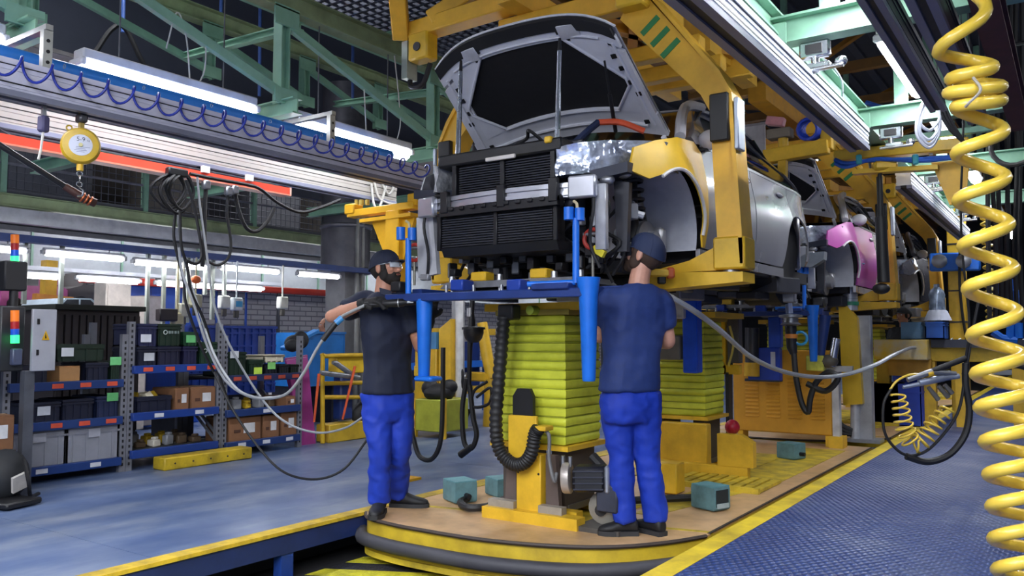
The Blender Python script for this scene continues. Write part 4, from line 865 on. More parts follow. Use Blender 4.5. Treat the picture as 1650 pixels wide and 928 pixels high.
# ============================================================= PEOPLE
def fuse(mb, name, mat, parent, vox, it=4, wr=0., wscale=9., stretch=(1, 1, .45)):
    me = bpy.data.meshes.new('tmp'); me.from_pydata(mb.v, [], mb.f)
    bm = bmesh.new(); bm.from_mesh(me); bmesh.ops.recalc_face_normals(bm, faces=bm.faces[:]); bm.to_mesh(me); bm.free()
    ob = bpy.data.objects.new('tmp', me); COL.objects.link(ob)
    r = ob.modifiers.new('r', 'REMESH'); r.mode = 'VOXEL'; r.voxel_size = vox; r.adaptivity = 0
    if it: s = ob.modifiers.new('s', 'SMOOTH'); s.factor = .5; s.iterations = it
    bpy.context.view_layer.update()
    m2 = bpy.data.meshes.new_from_object(ob.evaluated_get(bpy.context.evaluated_depsgraph_get()))
    bpy.data.objects.remove(ob); o = V(ORG[parent.name])
    if wr:
        nr = [v.normal.copy() for v in m2.vertices]
        for v, n in zip(m2.vertices, nr):
            q = V((v.co.x * stretch[0], v.co.y * stretch[1], v.co.z / max(stretch[2], .01))) * wscale
            k = noise.noise(q) + .5 * noise.noise(q * 2.1)
            v.co += n * wr * (1 - abs(k) * 2.2)
    for v in m2.vertices: v.co -= o
    m2.shade_smooth(); m2.materials.clear(); m2.materials.append(mat); m2.name = name
    f = bpy.data.objects.new(name, m2); COL.objects.link(f); f.parent = parent; ORG[f.name] = tuple(o)
    return f
def ring(c, s, f, a, b, n=20, e=2.3):
    out = []
    for i in range(n):
        t = 2 * pi * i / n; x, y = cos(t), sin(t)
        out.append(c + s * (a * math.copysign(abs(x) ** (2 / e), x)) + f * (b * math.copysign(abs(y) ** (2 / e), y)))
    return out
def hand(mb, wr, d, nrm, side, sc=1., curl=.9, grow=0.):
    """palm and five fingers; d = direction wrist to knuckles, nrm = back of the hand, side = +1 right hand"""
    d = V(d).normalized(); nrm = (V(nrm) - d * V(nrm).dot(d)).normalized(); x = d.cross(nrm).normalized() * side
    g = grow
    def sec(k, w_, h_): return [wr + d * k * sc + x * (cos(t) * w_ * sc) + nrm * (sin(t) * h_ * sc) for t in [2 * pi * j / 10 for j in range(10)]]
    mb.loft([sec(-.03, .028 + g, .022 + g), sec(.01, .032 + g, .02 + g), sec(.05, .042 + g, .018 + g), sec(.085, .043 + g, .016 + g), sec(.098, .038 + g, .012 + g)])
    for i, (o, l) in enumerate(((.032, .072), (.011, .08), (-.011, .075), (-.031, .058))):
        p = wr + (d * .088 + x * o) * sc; dd = d; pts = [p - d * .02, p]
        for j, fr in enumerate((.45, .32, .23)):
            a = curl * (.55, 1.0, .8)[j]; dd = (dd * cos(a) - nrm * sin(a)); ax = x
            nrm2 = None; p = p + dd * l * fr * sc; pts.append(p)
        mb.tube(spline(pts, 3), (.0095 + g) * sc, 8)
    p = wr + (d * .03 + x * .034) * sc; t1 = (x * .75 + d * .55 - nrm * .35).normalized(); t2 = (d * .8 + x * .1 - nrm * .5).normalized()
    mb.tube(spline([wr + (d * .015 + x * .015) * sc, p, p + t1 * .035 * sc, p + t1 * .035 * sc + t2 * .03 * sc], 3), (.0115 + g) * sc, 8)
def head(t, c, hf, hu, skin, hair, capm, H=.235, beard=False, glasses=False, cap=True, nrmout=None):
    hf = V(hf).normalized(); hu = (V(hu) - hf * V(hu).dot(hf)).normalized(); hr = hf.cross(hu).normalized()
    k = H / .235; L = lambda f, r, u: c + (hf * f + hr * r + hu * u) * k
    rm = Matrix((hf, hr, hu)).transposed(); E = lambda mb, p, rad: mb.ell(L(*p), [q * k for q in rad], rm, 16, 12)
    b = MB()
    E(b, (-.012, 0, .022), (.1, .078, .098)); E(b, (.02, 0, -.03), (.074, .064, .07)); E(b, (.035, 0, -.072), (.05, .046, .04)); E(b, (.066, 0, -.088), (.022, .024, .02))
    E(b, (.078, 0, .028), (.02, .052, .016)); E(b, (.094, 0, -.012), (.014, .011, .028)); E(b, (.105, 0, -.03), (.015, .016, .012)); E(b, (.083, 0, -.056), (.014, .024, .011))
    for s in (-1, 1): E(b, (-.008, s * .08, -.008), (.02, .01, .034)); E(b, (.062, s * .04, -.022), (.026, .022, .02))
    for s in (-1, 1):
        e = MB(); E(e, (.079, s * .032, .006), (.012, .013, .01)); eo = e.build('eye', WHT, t)
        e = MB(); E(e, (.089, s * .032, .006), (.004, .006, .006)); e.build('iris', M('#1a120e', .2), eo)
        e = MB(); E(e, (.086, s * .033, .029), (.008, .02, .005)); e.build('eyebrow', hair, t)
    m = MB(); E(m, (.094, 0, -.057), (.006, .02, .006)); m.build('lips', M('#8a4d44', .5), t)
    h = MB(); E(h, (-.03, 0, .012), (.088, .083, .085)); E(h, (-.05, 0, -.03), (.045, .062, .045))
    for s in (-1, 1): E(h, (.02, s * .068, .0), (.026, .015, .05))
    fuse(h, 'hair', hair, t, .009, 2)
    if beard:
        q = MB(); E(q, (.03, 0, -.068), (.062, .062, .052)); E(q, (.062, 0, -.086), (.036, .036, .034)); E(q, (.086, 0, -.046), (.014, .026, .006))
        for s in (-1, 1): E(q, (.015, s * .062, -.04), (.035, .016, .05)); E(q, (.075, s * .03, -.058), (.016, .012, .022))
        fuse(q, 'beard', hair, t, .006, 1)
    if glasses:
        g = MB()
        for s in (-1, 1):
            g.grid(lambda u, v: L(.108 - .03 * u * u, s * (.006 + .064 * u), -.012 + .036 * v), 6, 3, hf * .003)
            g.tube([L(.08, s * .07, .018), L(.0, s * .084, .016)], .003, 6)
        g.build('safety_glasses', M('#c9d4dc', .08, 0, 0, alpha=.45, coat=1), t)
    if cap:
        q = MB()
        def crown(u, v):
            th = 2 * pi * v; ph = u * pi * .5
            return L(-.014 + .112 * cos(th) * sin(ph) ** .8, .092 * sin(th) * sin(ph) ** .8, .036 + .088 * cos(ph) - .045 * u * (.5 - .5 * cos(th)))
        q.grid(crown, 8, 20); co = q.build('cap', capm, t, sharp=60)
        q = MB()
        q.grid(lambda u, v: L(.07 + .075 * u * (1 - (2 * v - 1) ** 2 * .45) - .05 * (2 * v - 1) ** 2, (2 * v - 1) * .078, .04 - .012 * u - .012 * (2 * v - 1) ** 2), 5, 10, hu * .005); q.build('cap_brim', capm, co)
        for th in (0, 1.05, 2.1, 3.14, 4.2, 5.2): MB().tube([crown(i / 8, th / (2 * pi)) for i in range(1, 9)], .0016, 5).build('cap_seam', capm, co)
    return b, L
def shoe(t, heel, toe, m, sole, name='shoe'):
    heel, toe = V(heel), V(toe); d = (toe - heel).normalized(); ln = (toe - heel).length; s = d.cross(V((0, 0, 1)))
    b = MB(); rs = []
    for u, w_, h in ((0, .03, .07), (.06, .037, .1), (.25, .04, .105), (.45, .043, .085), (.65, .05, .062), (.85, .045, .05), (.97, .028, .038), (1, .012, .025)):
        c = heel + d * ln * u
        rs.append([c + s * (cos(a) * w_) + V((0, 0, .012 + (sin(a) * .5 + .5) * h)) for a in [2 * pi * j / 14 for j in range(14)]])
    o = fuse(b.loft(rs), name, m, t, .008, 2)
    p = [(heel + d * ln * u + s * w_) for u, w_ in ((-.02, .02), (0, .036), (.25, .04), (.62, .052), (.85, .047), (1, .024), (1.02, 0))]; q = [(heel + d * ln * u - s * w_) for u, w_ in ((-.02, .02), (0, .036), (.25, .04), (.62, .052), (.85, .047), (1, .024))][::-1]
    MB().prism3([v for v in p + q], V((0, 0, .026))).build('sole', sole, o)
    for u in (.42, .5, .58): MB().tube([heel + d * ln * u + s * .03 + V((0, 0, .088 - (u - .42) * .16)), heel + d * ln * u - s * .03 + V((0, 0, .088 - (u - .42) * .16))], .004, 6).build('lace', M('#4a4a4e', .7), o)
    return o
def limb(mb, pts, rs, k=5, n=14, sq=None):
    p = spline(pts, k); r = spline([V((a, 0, 0)) for a in rs], k); mb.tube(p, [q.x for q in r], n, sq=sq)

SKIN1 = M('#b07d66', .5, 0, .06, 20); SKIN2 = M('#c08d78', .5, 0, .06, 20)
NAVY = M('#131b33', .75, 0, .06, 30, bump=.15, bscale=300); NAVY2 = M('#1f3570', .7, 0, .06, 30, bump=.15, bscale=300)
TRO = M('#0b33a8', .7, 0, .07, 12, bump=.12, bscale=250); HAIR = M('#17110e', .8, 0, .1, 60); HAIR2 = M('#3a281e', .8, 0, .1, 60)
GLV = M('#141416', .75, 0, .1, 40); SHOE = M('#15161a', .6, 0, .1); SOLE = M('#2a2b2e', .7)
def body(t, J, s, f, skin, shirt, tro, chest, hip, sleeve, tw=None):
    """J joints: neck, chest, waist, hips, sh/el/wr (right, left), hip/kn/an (right, left); s = right vector, f = forward"""
    up = V((0, 0, 1)); s2, f2 = tw or (s, f)
    sh = MB(); z = lambda a, b, k: a.lerp(b, k)
    N, H_ = J['neck'], J['hips']
    rr = []
    for k, a, b, fo in ((-.05, hip * 1.1, .132, 0), (.06, hip * 1.06, .128, .0), (.3, hip * .98, .118, .008), (.55, chest * .97, .13, .018), (.75, chest, .132, .018), (.88, chest * .94, .112, .008), (.96, chest * .62, .082, 0), (1.0, .075, .066, 0)):
        c = H_.lerp(N, k); ss = s2.lerp(s, min(1, k * 1.4)).normalized(); ff = f2.lerp(f, min(1, k * 1.4)).normalized(); rr.append(ring(c + ff * fo, ss, ff, a, b))
    sh.loft(rr)
    for q in (0, 1):
        S, E_ = J['sh'][q], J['el'][q]; inn = S.lerp(N, .35) - up * .03
        limb(sh, [inn, S, S.lerp(E_, .5), S.lerp(E_, sleeve)], [.075, .082, .07, .066])
    fuse(sh, 'shirt', shirt, t, .012, 4, .006, 6, (1, 1, .8))
    tr = MB(); w_ = H_ + up * .04
    tr.loft([ring(w_, s2, f2, hip * .9, .1), ring(w_ - up * .08, s2, f2, hip * .98, .11), ring(w_ - up * .17, s2, f2, hip * 1.05, .122), ring(w_ - up * .25, s2, f2, hip * .9, .1)])
    for q in (0, 1):
        h, k_, a = J['hip'][q], J['kn'][q], J['an'][q]; mid = k_.lerp(a, .5)
        limb(tr, [h + up * .03, h.lerp(k_, .5), k_, mid, a.lerp(k_, .12), a - up * .02], [.098, .09, .073, .07, .069, .072])
    fuse(tr, 'trousers', tro, t, .011, 4, .009, 6.5, (1, 1, .85))
def worker(name, label, J, s, f, hf, hu, hc, skin, hair, shirt, capm, H, beard, glasses, gloves, chest, hip, hands, shoes, tw=None, sleeve=.62):
    base = (J['an'][0] + J['an'][1]) / 2; base.z = 0
    t = thing(name, label, 'person', base)
    b, L = head(t, hc, hf, hu, skin, hair, capm, H, beard, glasses)
    limb(b, [J['neck'] - V((0, 0, .05)), J['neck'] + V((0, 0, .02)), hc.lerp(J['neck'], .35), hc], [.075, .062, .058, .056])
    gl = MB()
    for q in (0, 1):
        S, E_, W_ = J['sh'][q], J['el'][q], J['wr'][q]
        limb(b, [S.lerp(E_, .2), S.lerp(E_, .7), E_, E_.lerp(W_, .3), W_], [.052, .047, .042, .044, .029])
        d, n_ = hands[q]; hand(b, W_, d, n_, 1 if q == 0 else -1); 
        if gloves: hand(gl, W_, d, n_, 1 if q == 0 else -1, grow=.004); gl.tube([W_ - (W_ - E_).normalized() * .05, W_], [.04, .038], 12); fuse(gl, 'glove', GLV, t, .0055, 1); gl = MB()
    limb(b, [J['neck'] - V((0, 0, .03)), J['hips'] + V((0, 0, .1))], [.07, .09])     # joins the arms under the shirt
    for q in (0, 1): limb(b, [J['neck'] - V((0, 0, .1)), J['sh'][q].lerp(J['el'][q], .1), J['sh'][q].lerp(J['el'][q], .35)], [.06, .05, .05])
    fuse(b, 'body', skin, t, .0065, 2)
    
    body(t, J, s, f, skin, shirt, TRO, chest, hip, sleeve, tw)
    for hl, to in shoes: shoe(t, hl, to, SHOE, SOLE)
    return t, L
# ---- bearded worker at the left, turned to the fixture
D1 = 5.42; q1 = lambda px, py, dd=0: PD(px, py, D1 + dd)
toC = -V((FW.x, FW.y, 0)).normalized(); rtv = V((RT.x, RT.y, 0)).normalized()
f1 = (rtv * .72 + toC * .69).normalized(); s1 = f1.cross(V((0, 0, 1)))      # right-hand side of the body
an1 = [P(611, 828, z=0), P(641, 816, z=0)]; an1[0].z = .1; an1[1].z = .1
J1 = dict(neck=q1(619, 472), hips=q1(625, 625), sh=[q1(588, 488, .06), q1(655, 490, -.02)], el=[q1(534, 510, -.1), q1(678, 560, .0)], wr=[q1(590, 488, -.22), q1(692, 515, -.12)],
          hip=[q1(605, 640, -.03), q1(644, 640, .04)], kn=[q1(611, 722, -.1), q1(645, 720, .0)], an=an1)
w1, L1 = worker('person', 'bearded worker in dark polo shirt, cap, black gloves and blue trousers holding a power tool', J1, s1, f1, rtv * .86 + toC * .42 + V((0, 0, .12)), (0, 0, 1), q1(622, 432), SKIN1, HAIR, NAVY, NAVY, .235, True, True, True, .185, .165,
    [((q1(612, 482, -.27) - q1(590, 488, -.22)), V((0, 0, 1)) + toC * .5), (V((0, 0, 1)) + rtv * .1 - toC * .0, rtv * -.3 - toC)],
    [(V((an1[0].x, an1[0].y, 0)) - (toC * .9 - rtv * .1) * .07, V((an1[0].x, an1[0].y, 0)) + (toC * .98 - rtv * .02) * .2), (V((an1[1].x, an1[1].y, 0)) - rtv * .05, V((an1[1].x, an1[1].y, 0)) + (rtv * .97 + toC * .12) * .22)])
for sx in (-1, 1): MB().grid(lambda u, v: J1['neck'] + V((0, 0, -.01 + .04 * v - .02 * u)) + f1 * (.055 + .05 * u - .01 * v) + s1 * sx * (.075 - .055 * u), 4, 2, f1 * .006).build('collar', NAVY, w1)
pm = J1['neck'] - V((0, 0, .16)) + f1 * .163 - s1 * .1
MB().torus(pm, .013, .002, f1 + V((0, 0, .1)), 18, 6).build('oval_logo', M('#9aa0ac', .5), w1)
# ---- worker seen from behind
D2 = 4.8; q2 = lambda px, py, dd=0: PD(px, py, D2 + dd)
f2 = (-toC * .92 - rtv * .4).normalized(); s2 = f2.cross(V((0, 0, 1)))
an2 = [P(1058, 860, z=0), P(1006, 862, z=0)]; an2[0].z = .1; an2[1].z = .1
J2 = dict(neck=q2(1030, 458), hips=q2(1014, 622), sh=[q2(1064, 490, .05), q2(982, 487, -.02)], el=[q2(1077, 550, .1), q2(966, 542, .1)], wr=[q2(1050, 552, .32), q2(985, 500, .3)],
          hip=[q2(1038, 640, .02), q2(992, 640, 0)], kn=[q2(1042, 735, .04), q2(1000, 735, .0)], an=an2)
w2, L2 = worker('person', 'worker in blue T-shirt, cap and bright blue trousers seen from behind, looking up', J2, s2, f2, -rtv * .8 - toC * .5 + V((0, 0, .32)), V((0, 0, 1)), q2(1038, 410, .02), SKIN2, HAIR2, NAVY2, M('#1a2748', .75, 0, .05, 20), .25, True, False, False, .2, .175,
    [(V((-.3, .9, .2)), V((0, 0, 1))), (V((-.2, .7, .7)), rtv * -1.)],
    [(V((an2[0].x, an2[0].y, 0)) - f2 * .07, V((an2[0].x, an2[0].y, 0)) + (f2 * .8 - rtv * .3) * .19), (V((an2[1].x, an2[1].y, 0)) + rtv * .08, V((an2[1].x, an2[1].y, 0)) + (-rtv * .95 - toC * .05) * .16)])
# ---- the tool in the left worker's hands, its hose
t = thing('nut_runner', 'long black power nut runner held under the blue bar by the bearded worker', 'tool', q1(640, 484, -.28))
a, b_ = q1(588, 492, -.27), q1(700, 484, -.3)
MB().tube([a, a.lerp(b_, .28), a.lerp(b_, .3), a.lerp(b_, .55), a.lerp(b_, .57), a.lerp(b_, .8), a.lerp(b_, .82), b_], [.02, .022, .026, .026, .02, .018, .012, .012], 14).build('barrel', M('#1a1a1e', .4, .3), t)
MB().cyl(a.lerp(b_, .48), a.lerp(b_, .495), .029).build('ring', STEEL, t); MB().box(a.lerp(b_, .66) + toC * .021, (.04, .008, .012), YAW).build('label_plate', M('#aab0b8', .4), t)
g0 = [q1(588, 492, -.27), q1(560, 505, -.3), q1(545, 516, -.33), q1(515, 555, -.35), q1(490, 600, -.35), q1(465, 632, -.3), q1(440, 641, -.2), q1(410, 640, 0), q1(380, 625, .2), q1(352, 585, .4), q1(335, 545, .6), q1(318, 490, .8), q1(300, 430, .9), q1(290, 380, .9), q1(285, 330, .9)]
MB().tube(spline(g0, 6), .0095, 8).build('hose', M('#8d9094', .4), t)
MB().tube([q1(551, 512, -.32), q1(541, 521, -.335)], .021, 10).build('blue_coupling', M('#3f8fd0', .4), t); MB().tube([q1(541, 521, -.335), q1(520, 548, -.348)], .018, 10).build('strain_relief', BLK, t)
# tool of the worker in blue and its grey hose
t = thing('screw_gun', 'grey and orange screw gun beside the head of the worker in blue', 'tool', q2(1075, 445, .3))
MB().box(q2(1063, 440, .3), (.14, .06, .05), YAW, .01).build('body', YEL, t); MB().box(q2(1080, 440, .3), (.05, .065, .07), YAW, .012).build('end_cap', M('#c65a2c', .5), t); MB().box(q2(1066, 450, .3), (.05, .04, .06), YAW, .008).build('handle', BLK, t)
hp_ = [q2(1075, 475, .28), q2(1085, 481, .25), q2(1120, 502, .4), q2(1160, 532, .8), q2(1210, 575, 1.5), q2(1260, 598, 2.2), q2(1310, 607, 2.6), q2(1360, 604, 2.8), q2(1410, 588, 2.8), q2(1440, 572, 3.5), q2(1470, 560, 5.5), q2(1492, 562, 7.6)]
tag(MB().tube(spline(hp_, 6), .019, 8).build('air_hose', M('#a5aab2', .4)), 'grey air hose sagging from the worker in blue towards the right bench', 'hose')
# ---- distant people
def bust(name, label, c, hf, skin, hair, shirt, cap, arm=None):
    t = thing(name, label, 'person', (c.x, c.y, 0)); hf = V(hf).normalized(); s = hf.cross(V((0, 0, 1)))
    b, L = head(t, c, hf, (0, 0, 1), skin, hair, shirt, .235, False, False, cap)
    nk = c - V((0, 0, .17)); hp2 = nk - V((0, 0, .55)); an = [V((hp2.x, hp2.y, .1)) + s * .1, V((hp2.x, hp2.y, .1)) - s * .1]
    limb(b, [nk - V((0, 0, .05)), nk, c], [.07, .058, .055])
    sh = [nk + s * .18 - V((0, 0, .08)), nk - s * .18 - V((0, 0, .08))]; el = [p - V((0, 0, .25)) + hf * .12 for p in sh]; wr = [p + hf * .24 + V((0, 0, .03)) for p in el]
    for q in (0, 1): limb(b, [nk - V((0, 0, .1)), sh[q], el[q], wr[q]], [.06, .05, .043, .03]); hand(b, wr[q], hf, (0, 0, 1), 1 - 2 * q)
    fuse(b, 'body', skin, t, .009, 2)
    J = dict(neck=nk, hips=hp2, sh=sh, el=el, hip=[hp2 + s * .09, hp2 - s * .09], kn=[(hp2 + s * .1).lerp(an[0], .5), (hp2 - s * .1).lerp(an[1], .5)], an=an)
    body(t, J, s, hf, skin, shirt, TRO, .19, .16, .6)
    for q in (0, 1): shoe(t, V((an[q].x, an[q].y, 0)) - hf * .06, V((an[q].x, an[q].y, 0)) + hf * .2, SHOE, SOLE)
    return t
bust('person', 'balding man whose head shows above the blue container near the brick wall', P(524, 524, x=-10.2), -rtv * .8 + toC * .4, SKIN1, M('#5a463a', .8), M('#3a4658', .7), False)
bust('person', 'worker in dark T-shirt bending over the yellow bench down the line', P(1456, 508, y=12.72), -rtv * .8 + toC * .3, SKIN1, HAIR, M('#1b1d24', .7), True)
# ============================================================= LEFT: BALANCER, COIL HOSE, CABLES
t = thing('coil_hose', 'dark blue spiral air hose strung along the lilac aluminium rail', 'hose', (-4.5, 3.2, 2.5))
MB().tube([V((-8.968 - p.x, p.y, p.z)) for p in helix([(-4.484, -.6, 2.56), (-4.484, 1.8, 2.555), (-4.484, 5.25, 2.555)], .058, 38, 16)], .0078, 6).build('spiral', M('#26369a', .35), t, sharp=80)
for k in range(0, 38, 3): MB().torus((-4.5, -.55 + k * .154, 2.63), .012, .002, (0, 1, 0), 8, 5).build('slide_ring', STEEL, t)
bc = P(130, 236, x=-4.62); bx = (CAM - bc); bx.z = 0; bx.normalize(); sx_ = V((0, 0, 1)).cross(bx)
t = thing('spring_balancer', 'yellow round spring balancer with white dial hanging from the left rail', 'balancer', bc)
MB().lathe(bc - bx * .04, [(.07, 0), (.1, .01), (.103, .03), (.103, .06), (.092, .075), (.06, .08)], 32, bx).build('casing', M('#c9a51e', .4, 0, .12), t)
MB().cyl(bc + bx * .04, bc + bx * .0425, .06, n=30).build('dial', M('#c8ccdc', .5), t); MB().cyl(bc + bx * .042, bc + bx * .05, .011).build('hub', M('#9a9468', .4, .4), t)
text('5-9', .034, bc + bx * .0432 + V((0, 0, .032)), sx_, (0, 0, 1), M('#29324f', .5), t)
text('kg', .014, bc + bx * .0432 + V((0, 0, .028)) + sx_ * .038, sx_, (0, 0, 1), M('#29324f', .5), t)
for k, wd in enumerate((.07, .05, .062, .04)): MB().box(bc + bx * .0431 - V((0, 0, .012 + k * .009)) + sx_ * (.0 if k else .012), (wd, .001, .0035), math.atan2(sx_.y, sx_.x)).build('print_line', M('#8d93ab', .5), t)
MB().span(bc + V((-.012, -.012, .095)), V((bc.x + .012, bc.y + .012, 2.44))).build('hook_strap', M('#b39a52', .4, .4), t); MB().torus(bc + V((0, 0, .1)) - sx_ * .06, .014, .005, bx, 12, 6).build('eyelet', M('#b79a2a', .4), t)
MB().box(bc + V((0, 0, .16)), (.06, .05, .05), None, .01).build('trolley', M('#4a4a50', .4, .5), t)
MB().cyl(bc - V((0, 0, .1)), bc - V((0, 0, .14)), .018, n=10).build('outlet', YEL, t)
for k in range(3): MB().torus(bc - V((0, 0, .155 + k * .03)), .014, .004, sx_ if k % 2 else bx, 12, 6).build('chain_link', CHR, t)
MB().tube(spline([bc - V((0, 0, .235)), bc - V((.0, 0, .25)) + sx_ * .02, bc - V((0, 0, .28)) + sx_ * .015, bc - V((0, 0, .285)) - sx_ * .01], 4), .006, 6).build('hook', CHR, t)
t = thing('pull_switch', 'small purple pull switch with white cord on the left rail', 'switch', P(72, 200, x=-4.6)); c = P(70, 200, x=-4.62)
MB().box(c, (.05, .05, .09), .3, .01).build('casing', M('#4d4a6e', .5), t); MB().tube([c - V((0, 0, .04)), c - V((0, .01, .15)), c - V((0, .02, .2))], .007, 6).build('cord', M('#d8d5cf', .6), t); MB().span(c + V((-.01, -.01, .04)), (c.x + .01, c.y + .01, 2.43)).build('mount', STEEL, t)
t = thing('nut_runner', 'black tool shaft with copper brown head slanting down from the left edge', 'tool', PD(80, 285, 4.6))
MB().tube([PD(-60, 195, 4.4), PD(0, 234, 4.5), PD(104, 300, 4.7)], .017, 10).build('shaft', M('#17171b', .3, .2), t); MB().tube([PD(104, 300, 4.7), PD(130, 316, 4.75), PD(138, 321, 4.76), PD(153, 327, 4.8)], [.022, .026, .024, .026], 12).build('head', M('#4f2a22', .5, 0, .3), t)
for k in range(3): MB().torus(PD(133 + 6 * k, 318 + 3 * k, 4.755), .026, .006, PD(153, 327, 4.8) - PD(104, 300, 4.7), 14, 6).build('copper_ring', M('#b3623a', .35, .6), t)
# bundle of black cables looped below the red pipe
t = thing('cable_bundle', 'looped bundle of black cables hanging from the red pipe', 'cable', P(285, 280, x=-5.4)); bp_ = lambda px, py, d=0: P(px, py, x=-5.36 + d * .7)
MB().box(bp_(285, 278), (.06, .16, .06), None, .01).build('tie_clamp', BLK, t)
for k, (dx, w_, h) in enumerate(((0, 24, 62), (8, 30, 66), (-6, 32, 58), (14, 22, 60), (3, 17, 50))):
    MB().tube(spline([bp_(282 + dx, 278), bp_(282 + dx - w_ * .8, 292, .02 * k), bp_(282 + dx - w_, 278 + h * .55, .03), bp_(282 + dx - 4, 278 + h, .02), bp_(282 + dx + w_ * .7, 278 + h * .6), bp_(282 + dx + w_ * .5, 290), bp_(284 + dx, 278)], 5), .011, 6).build('loop', BLKR, t)
for k, pts in enumerate(([(283, 340), (280, 380), (288, 420), (296, 450), (300, 490), (325, 560), (345, 600)], [(290, 340), (292, 395), (302, 430), (308, 470), (330, 520), (352, 600), (372, 660)], [(300, 290), (312, 330), (320, 370), (325, 410), (316, 425), (300, 420)])):
    MB().tube(spline([bp_(x, y, .04 * k) for x, y in pts], 5), .012, 6).build('drop_cable', BLKR, t)
MB().tube(spline([bp_(288, 400, .1), bp_(294, 440, .1), bp_(312, 490, .15), bp_(335, 560, .2), bp_(365, 615, .3), bp_(405, 640, .5), bp_(440, 640, .8)], 6), .009, 8).build('grey_hose', M('#9a9da2', .4), t)
MB().tube(spline([bp_(318, 285, .05), bp_(322, 330, .05), bp_(332, 400, .1), bp_(345, 490, .15), bp_(372, 560, .2), bp_(420, 640, .4), bp_(460, 680, .7), bp_(510, 697, 1.0), bp_(555, 690, 1.2), bp_(585, 672, 1.3)], 6), .0085, 8).build('grey_hose', M('#8d9095', .4), t)
MB().tube(spline([bp_(345, 600, .3), bp_(375, 660, .5), bp_(420, 725, .8), bp_(460, 762, 1.0), bp_(510, 772, 1.15), bp_(555, 755, 1.3), bp_(592, 708, 1.4)], 6), .009, 8).build('floor_cable', BLKR, t)
for k, (x0, y0, pts) in enumerate(((332, 298, [(330, 340), (329, 390), (326, 430)]), (368, 308, [(366, 345), (372, 390), (368, 415), (352, 427), (335, 420), (328, 400)]), (378, 306, [(385, 340), (398, 368), (415, 372), (432, 355), (442, 335)]))):
    c = thing('hanging_cable', ['straight black cable bundle hanging from the red pipe end', 'black cable dropping in a deep narrow loop', 'black hose bending up in a short hook shape'][k], 'cable', bp_(x0, y0))
    MB().box(bp_(x0, y0), (.05, .06, .07), None, .01).build('clip', STEEL, c); MB().tube(spline([bp_(x0, y0)] + [bp_(x, y) for x, y in pts], 6), .016 if k != 1 else .011, 8).build('strand', BLKR, c)
tag(MB().tube(spline([bp_(306, 280), bp_(345, 288), bp_(400, 298), bp_(420, 305), bp_(450, 328), bp_(485, 342), bp_(520, 333), bp_(548, 322)], 6), .014, 8).build('feed_cable', BLKR), 'black feed cable running along the red pipe and drooping to the column', 'cable')
for k, pts in enumerate(([(602, 290), (612, 320), (640, 330), (668, 328)], [(614, 292), (625, 312), (633, 305), (634, 292)], [(598, 296), (603, 330), (612, 332), (622, 300)])):
    tag(MB().tube(spline([P(x, y, x=-5.66) for x, y in pts], 6), .012, 6).build('white_cable', M('#d5d3cc', .5)), ['slack white cable drooping to the yellow jib', 'tight white cable loop under the rail end', 'thin white cable hanging in a narrow loop'][k], 'cable')
for k, pts in enumerate(([(268, 78), (285, 20), (300, 60), (306, 130)], [(318, 140), (330, 110), (332, 60)], [(586, 130), (588, 170), (590, 215)], [(635, 85), (642, 150), (645, 200), (638, 232)])):
    tag(MB().tube(spline([P(x, y, x=-5.17) for x, y in pts], 6), .006, 6).build('drop_wire', M('#c9cac6', .5)), ['pale wire loop above the near lamp', 'short pale wire at the lamp middle', 'pale wire dropping to the farther lamp', 'long pale wire hanging beside the farther lamp'][k], 'wire')

# ============================================================= SHELVING
RKX = -6.8
def crate(c, d, col, label, group, logo=False, card=None, name='storage_crate', rot=0, fill=None):
    """open crate: c = centre of the base, d = (x,y,z) size"""
    t = thing(name, label, 'crate', c, group); c = V(c); m = M(col, .5, 0, .08, 6); th = .012; X, Y, Z = d
    b = MB().span(c + V((-X / 2, -Y / 2, 0)), c + V((X / 2, Y / 2, .012)))
    for sx in (-1, 1):
        b.span(c + V((sx * X / 2, -Y / 2, 0)), c + V((sx * (X / 2 - th), Y / 2, Z))); b.span(c + V((-X / 2, sx * Y / 2, 0)), c + V((X / 2, sx * (Y / 2 - th), Z)))
    b.build('walls', m, t)
    r = MB()
    for z in (Z - .012, Z * .8):
        r.span(c + V((X / 2, -Y / 2 - .006, z - .008)), c + V((X / 2 + .008, Y / 2 + .006, z + .008))); r.span(c + V((-X / 2, -Y / 2 - .008, z - .008)), c + V((X / 2, -Y / 2, z + .008)))
    r.build('rim', m, t)
    for k in range(4):
        y = -Y / 2 + Y * (k + .5) / 4; MB().span(c + V((X / 2, y - .008, .0)), c + V((X / 2 + .006, y + .008, Z * .78))).build('rib', m, t)
    if card: MB().box(c + V((X / 2 + .012, Y * card[1], Z * card[2])), (.003, .1, .07), (0, 0, .03), 0).build('label_card', M(card[0], .6), t)
    if logo:
        MB().torus(c + V((X / 2 + .011, -Y * .2, Z * .62)), .018, .004, (1, 0, 0), 14, 5).build('round_logo', M('#b9c2c0', .6), t)
        for k, q in enumerate((.03, .022, .026, .02)): MB().span(c + V((X / 2 + .009, -Y * .2 + .03 + k * .03, Z * .62 - .012)), c + V((X / 2 + .012, -Y * .2 + .03 + k * .03 + q * .8, Z * .62 + .012))).build('logo_bar', M('#7d8b88', .6), t)
    if fill:
        rr = random.Random(len(bpy.data.objects))
        for k in range(5): MB().box(c + V((rr.uniform(-.25, .25) * X, rr.uniform(-.35, .35) * Y, Z * .9)), (.08, .07, .06), (rr.random(), rr.random(), rr.random()), .006).build('content', M(rr.choice(fill), .6), t)
    return t
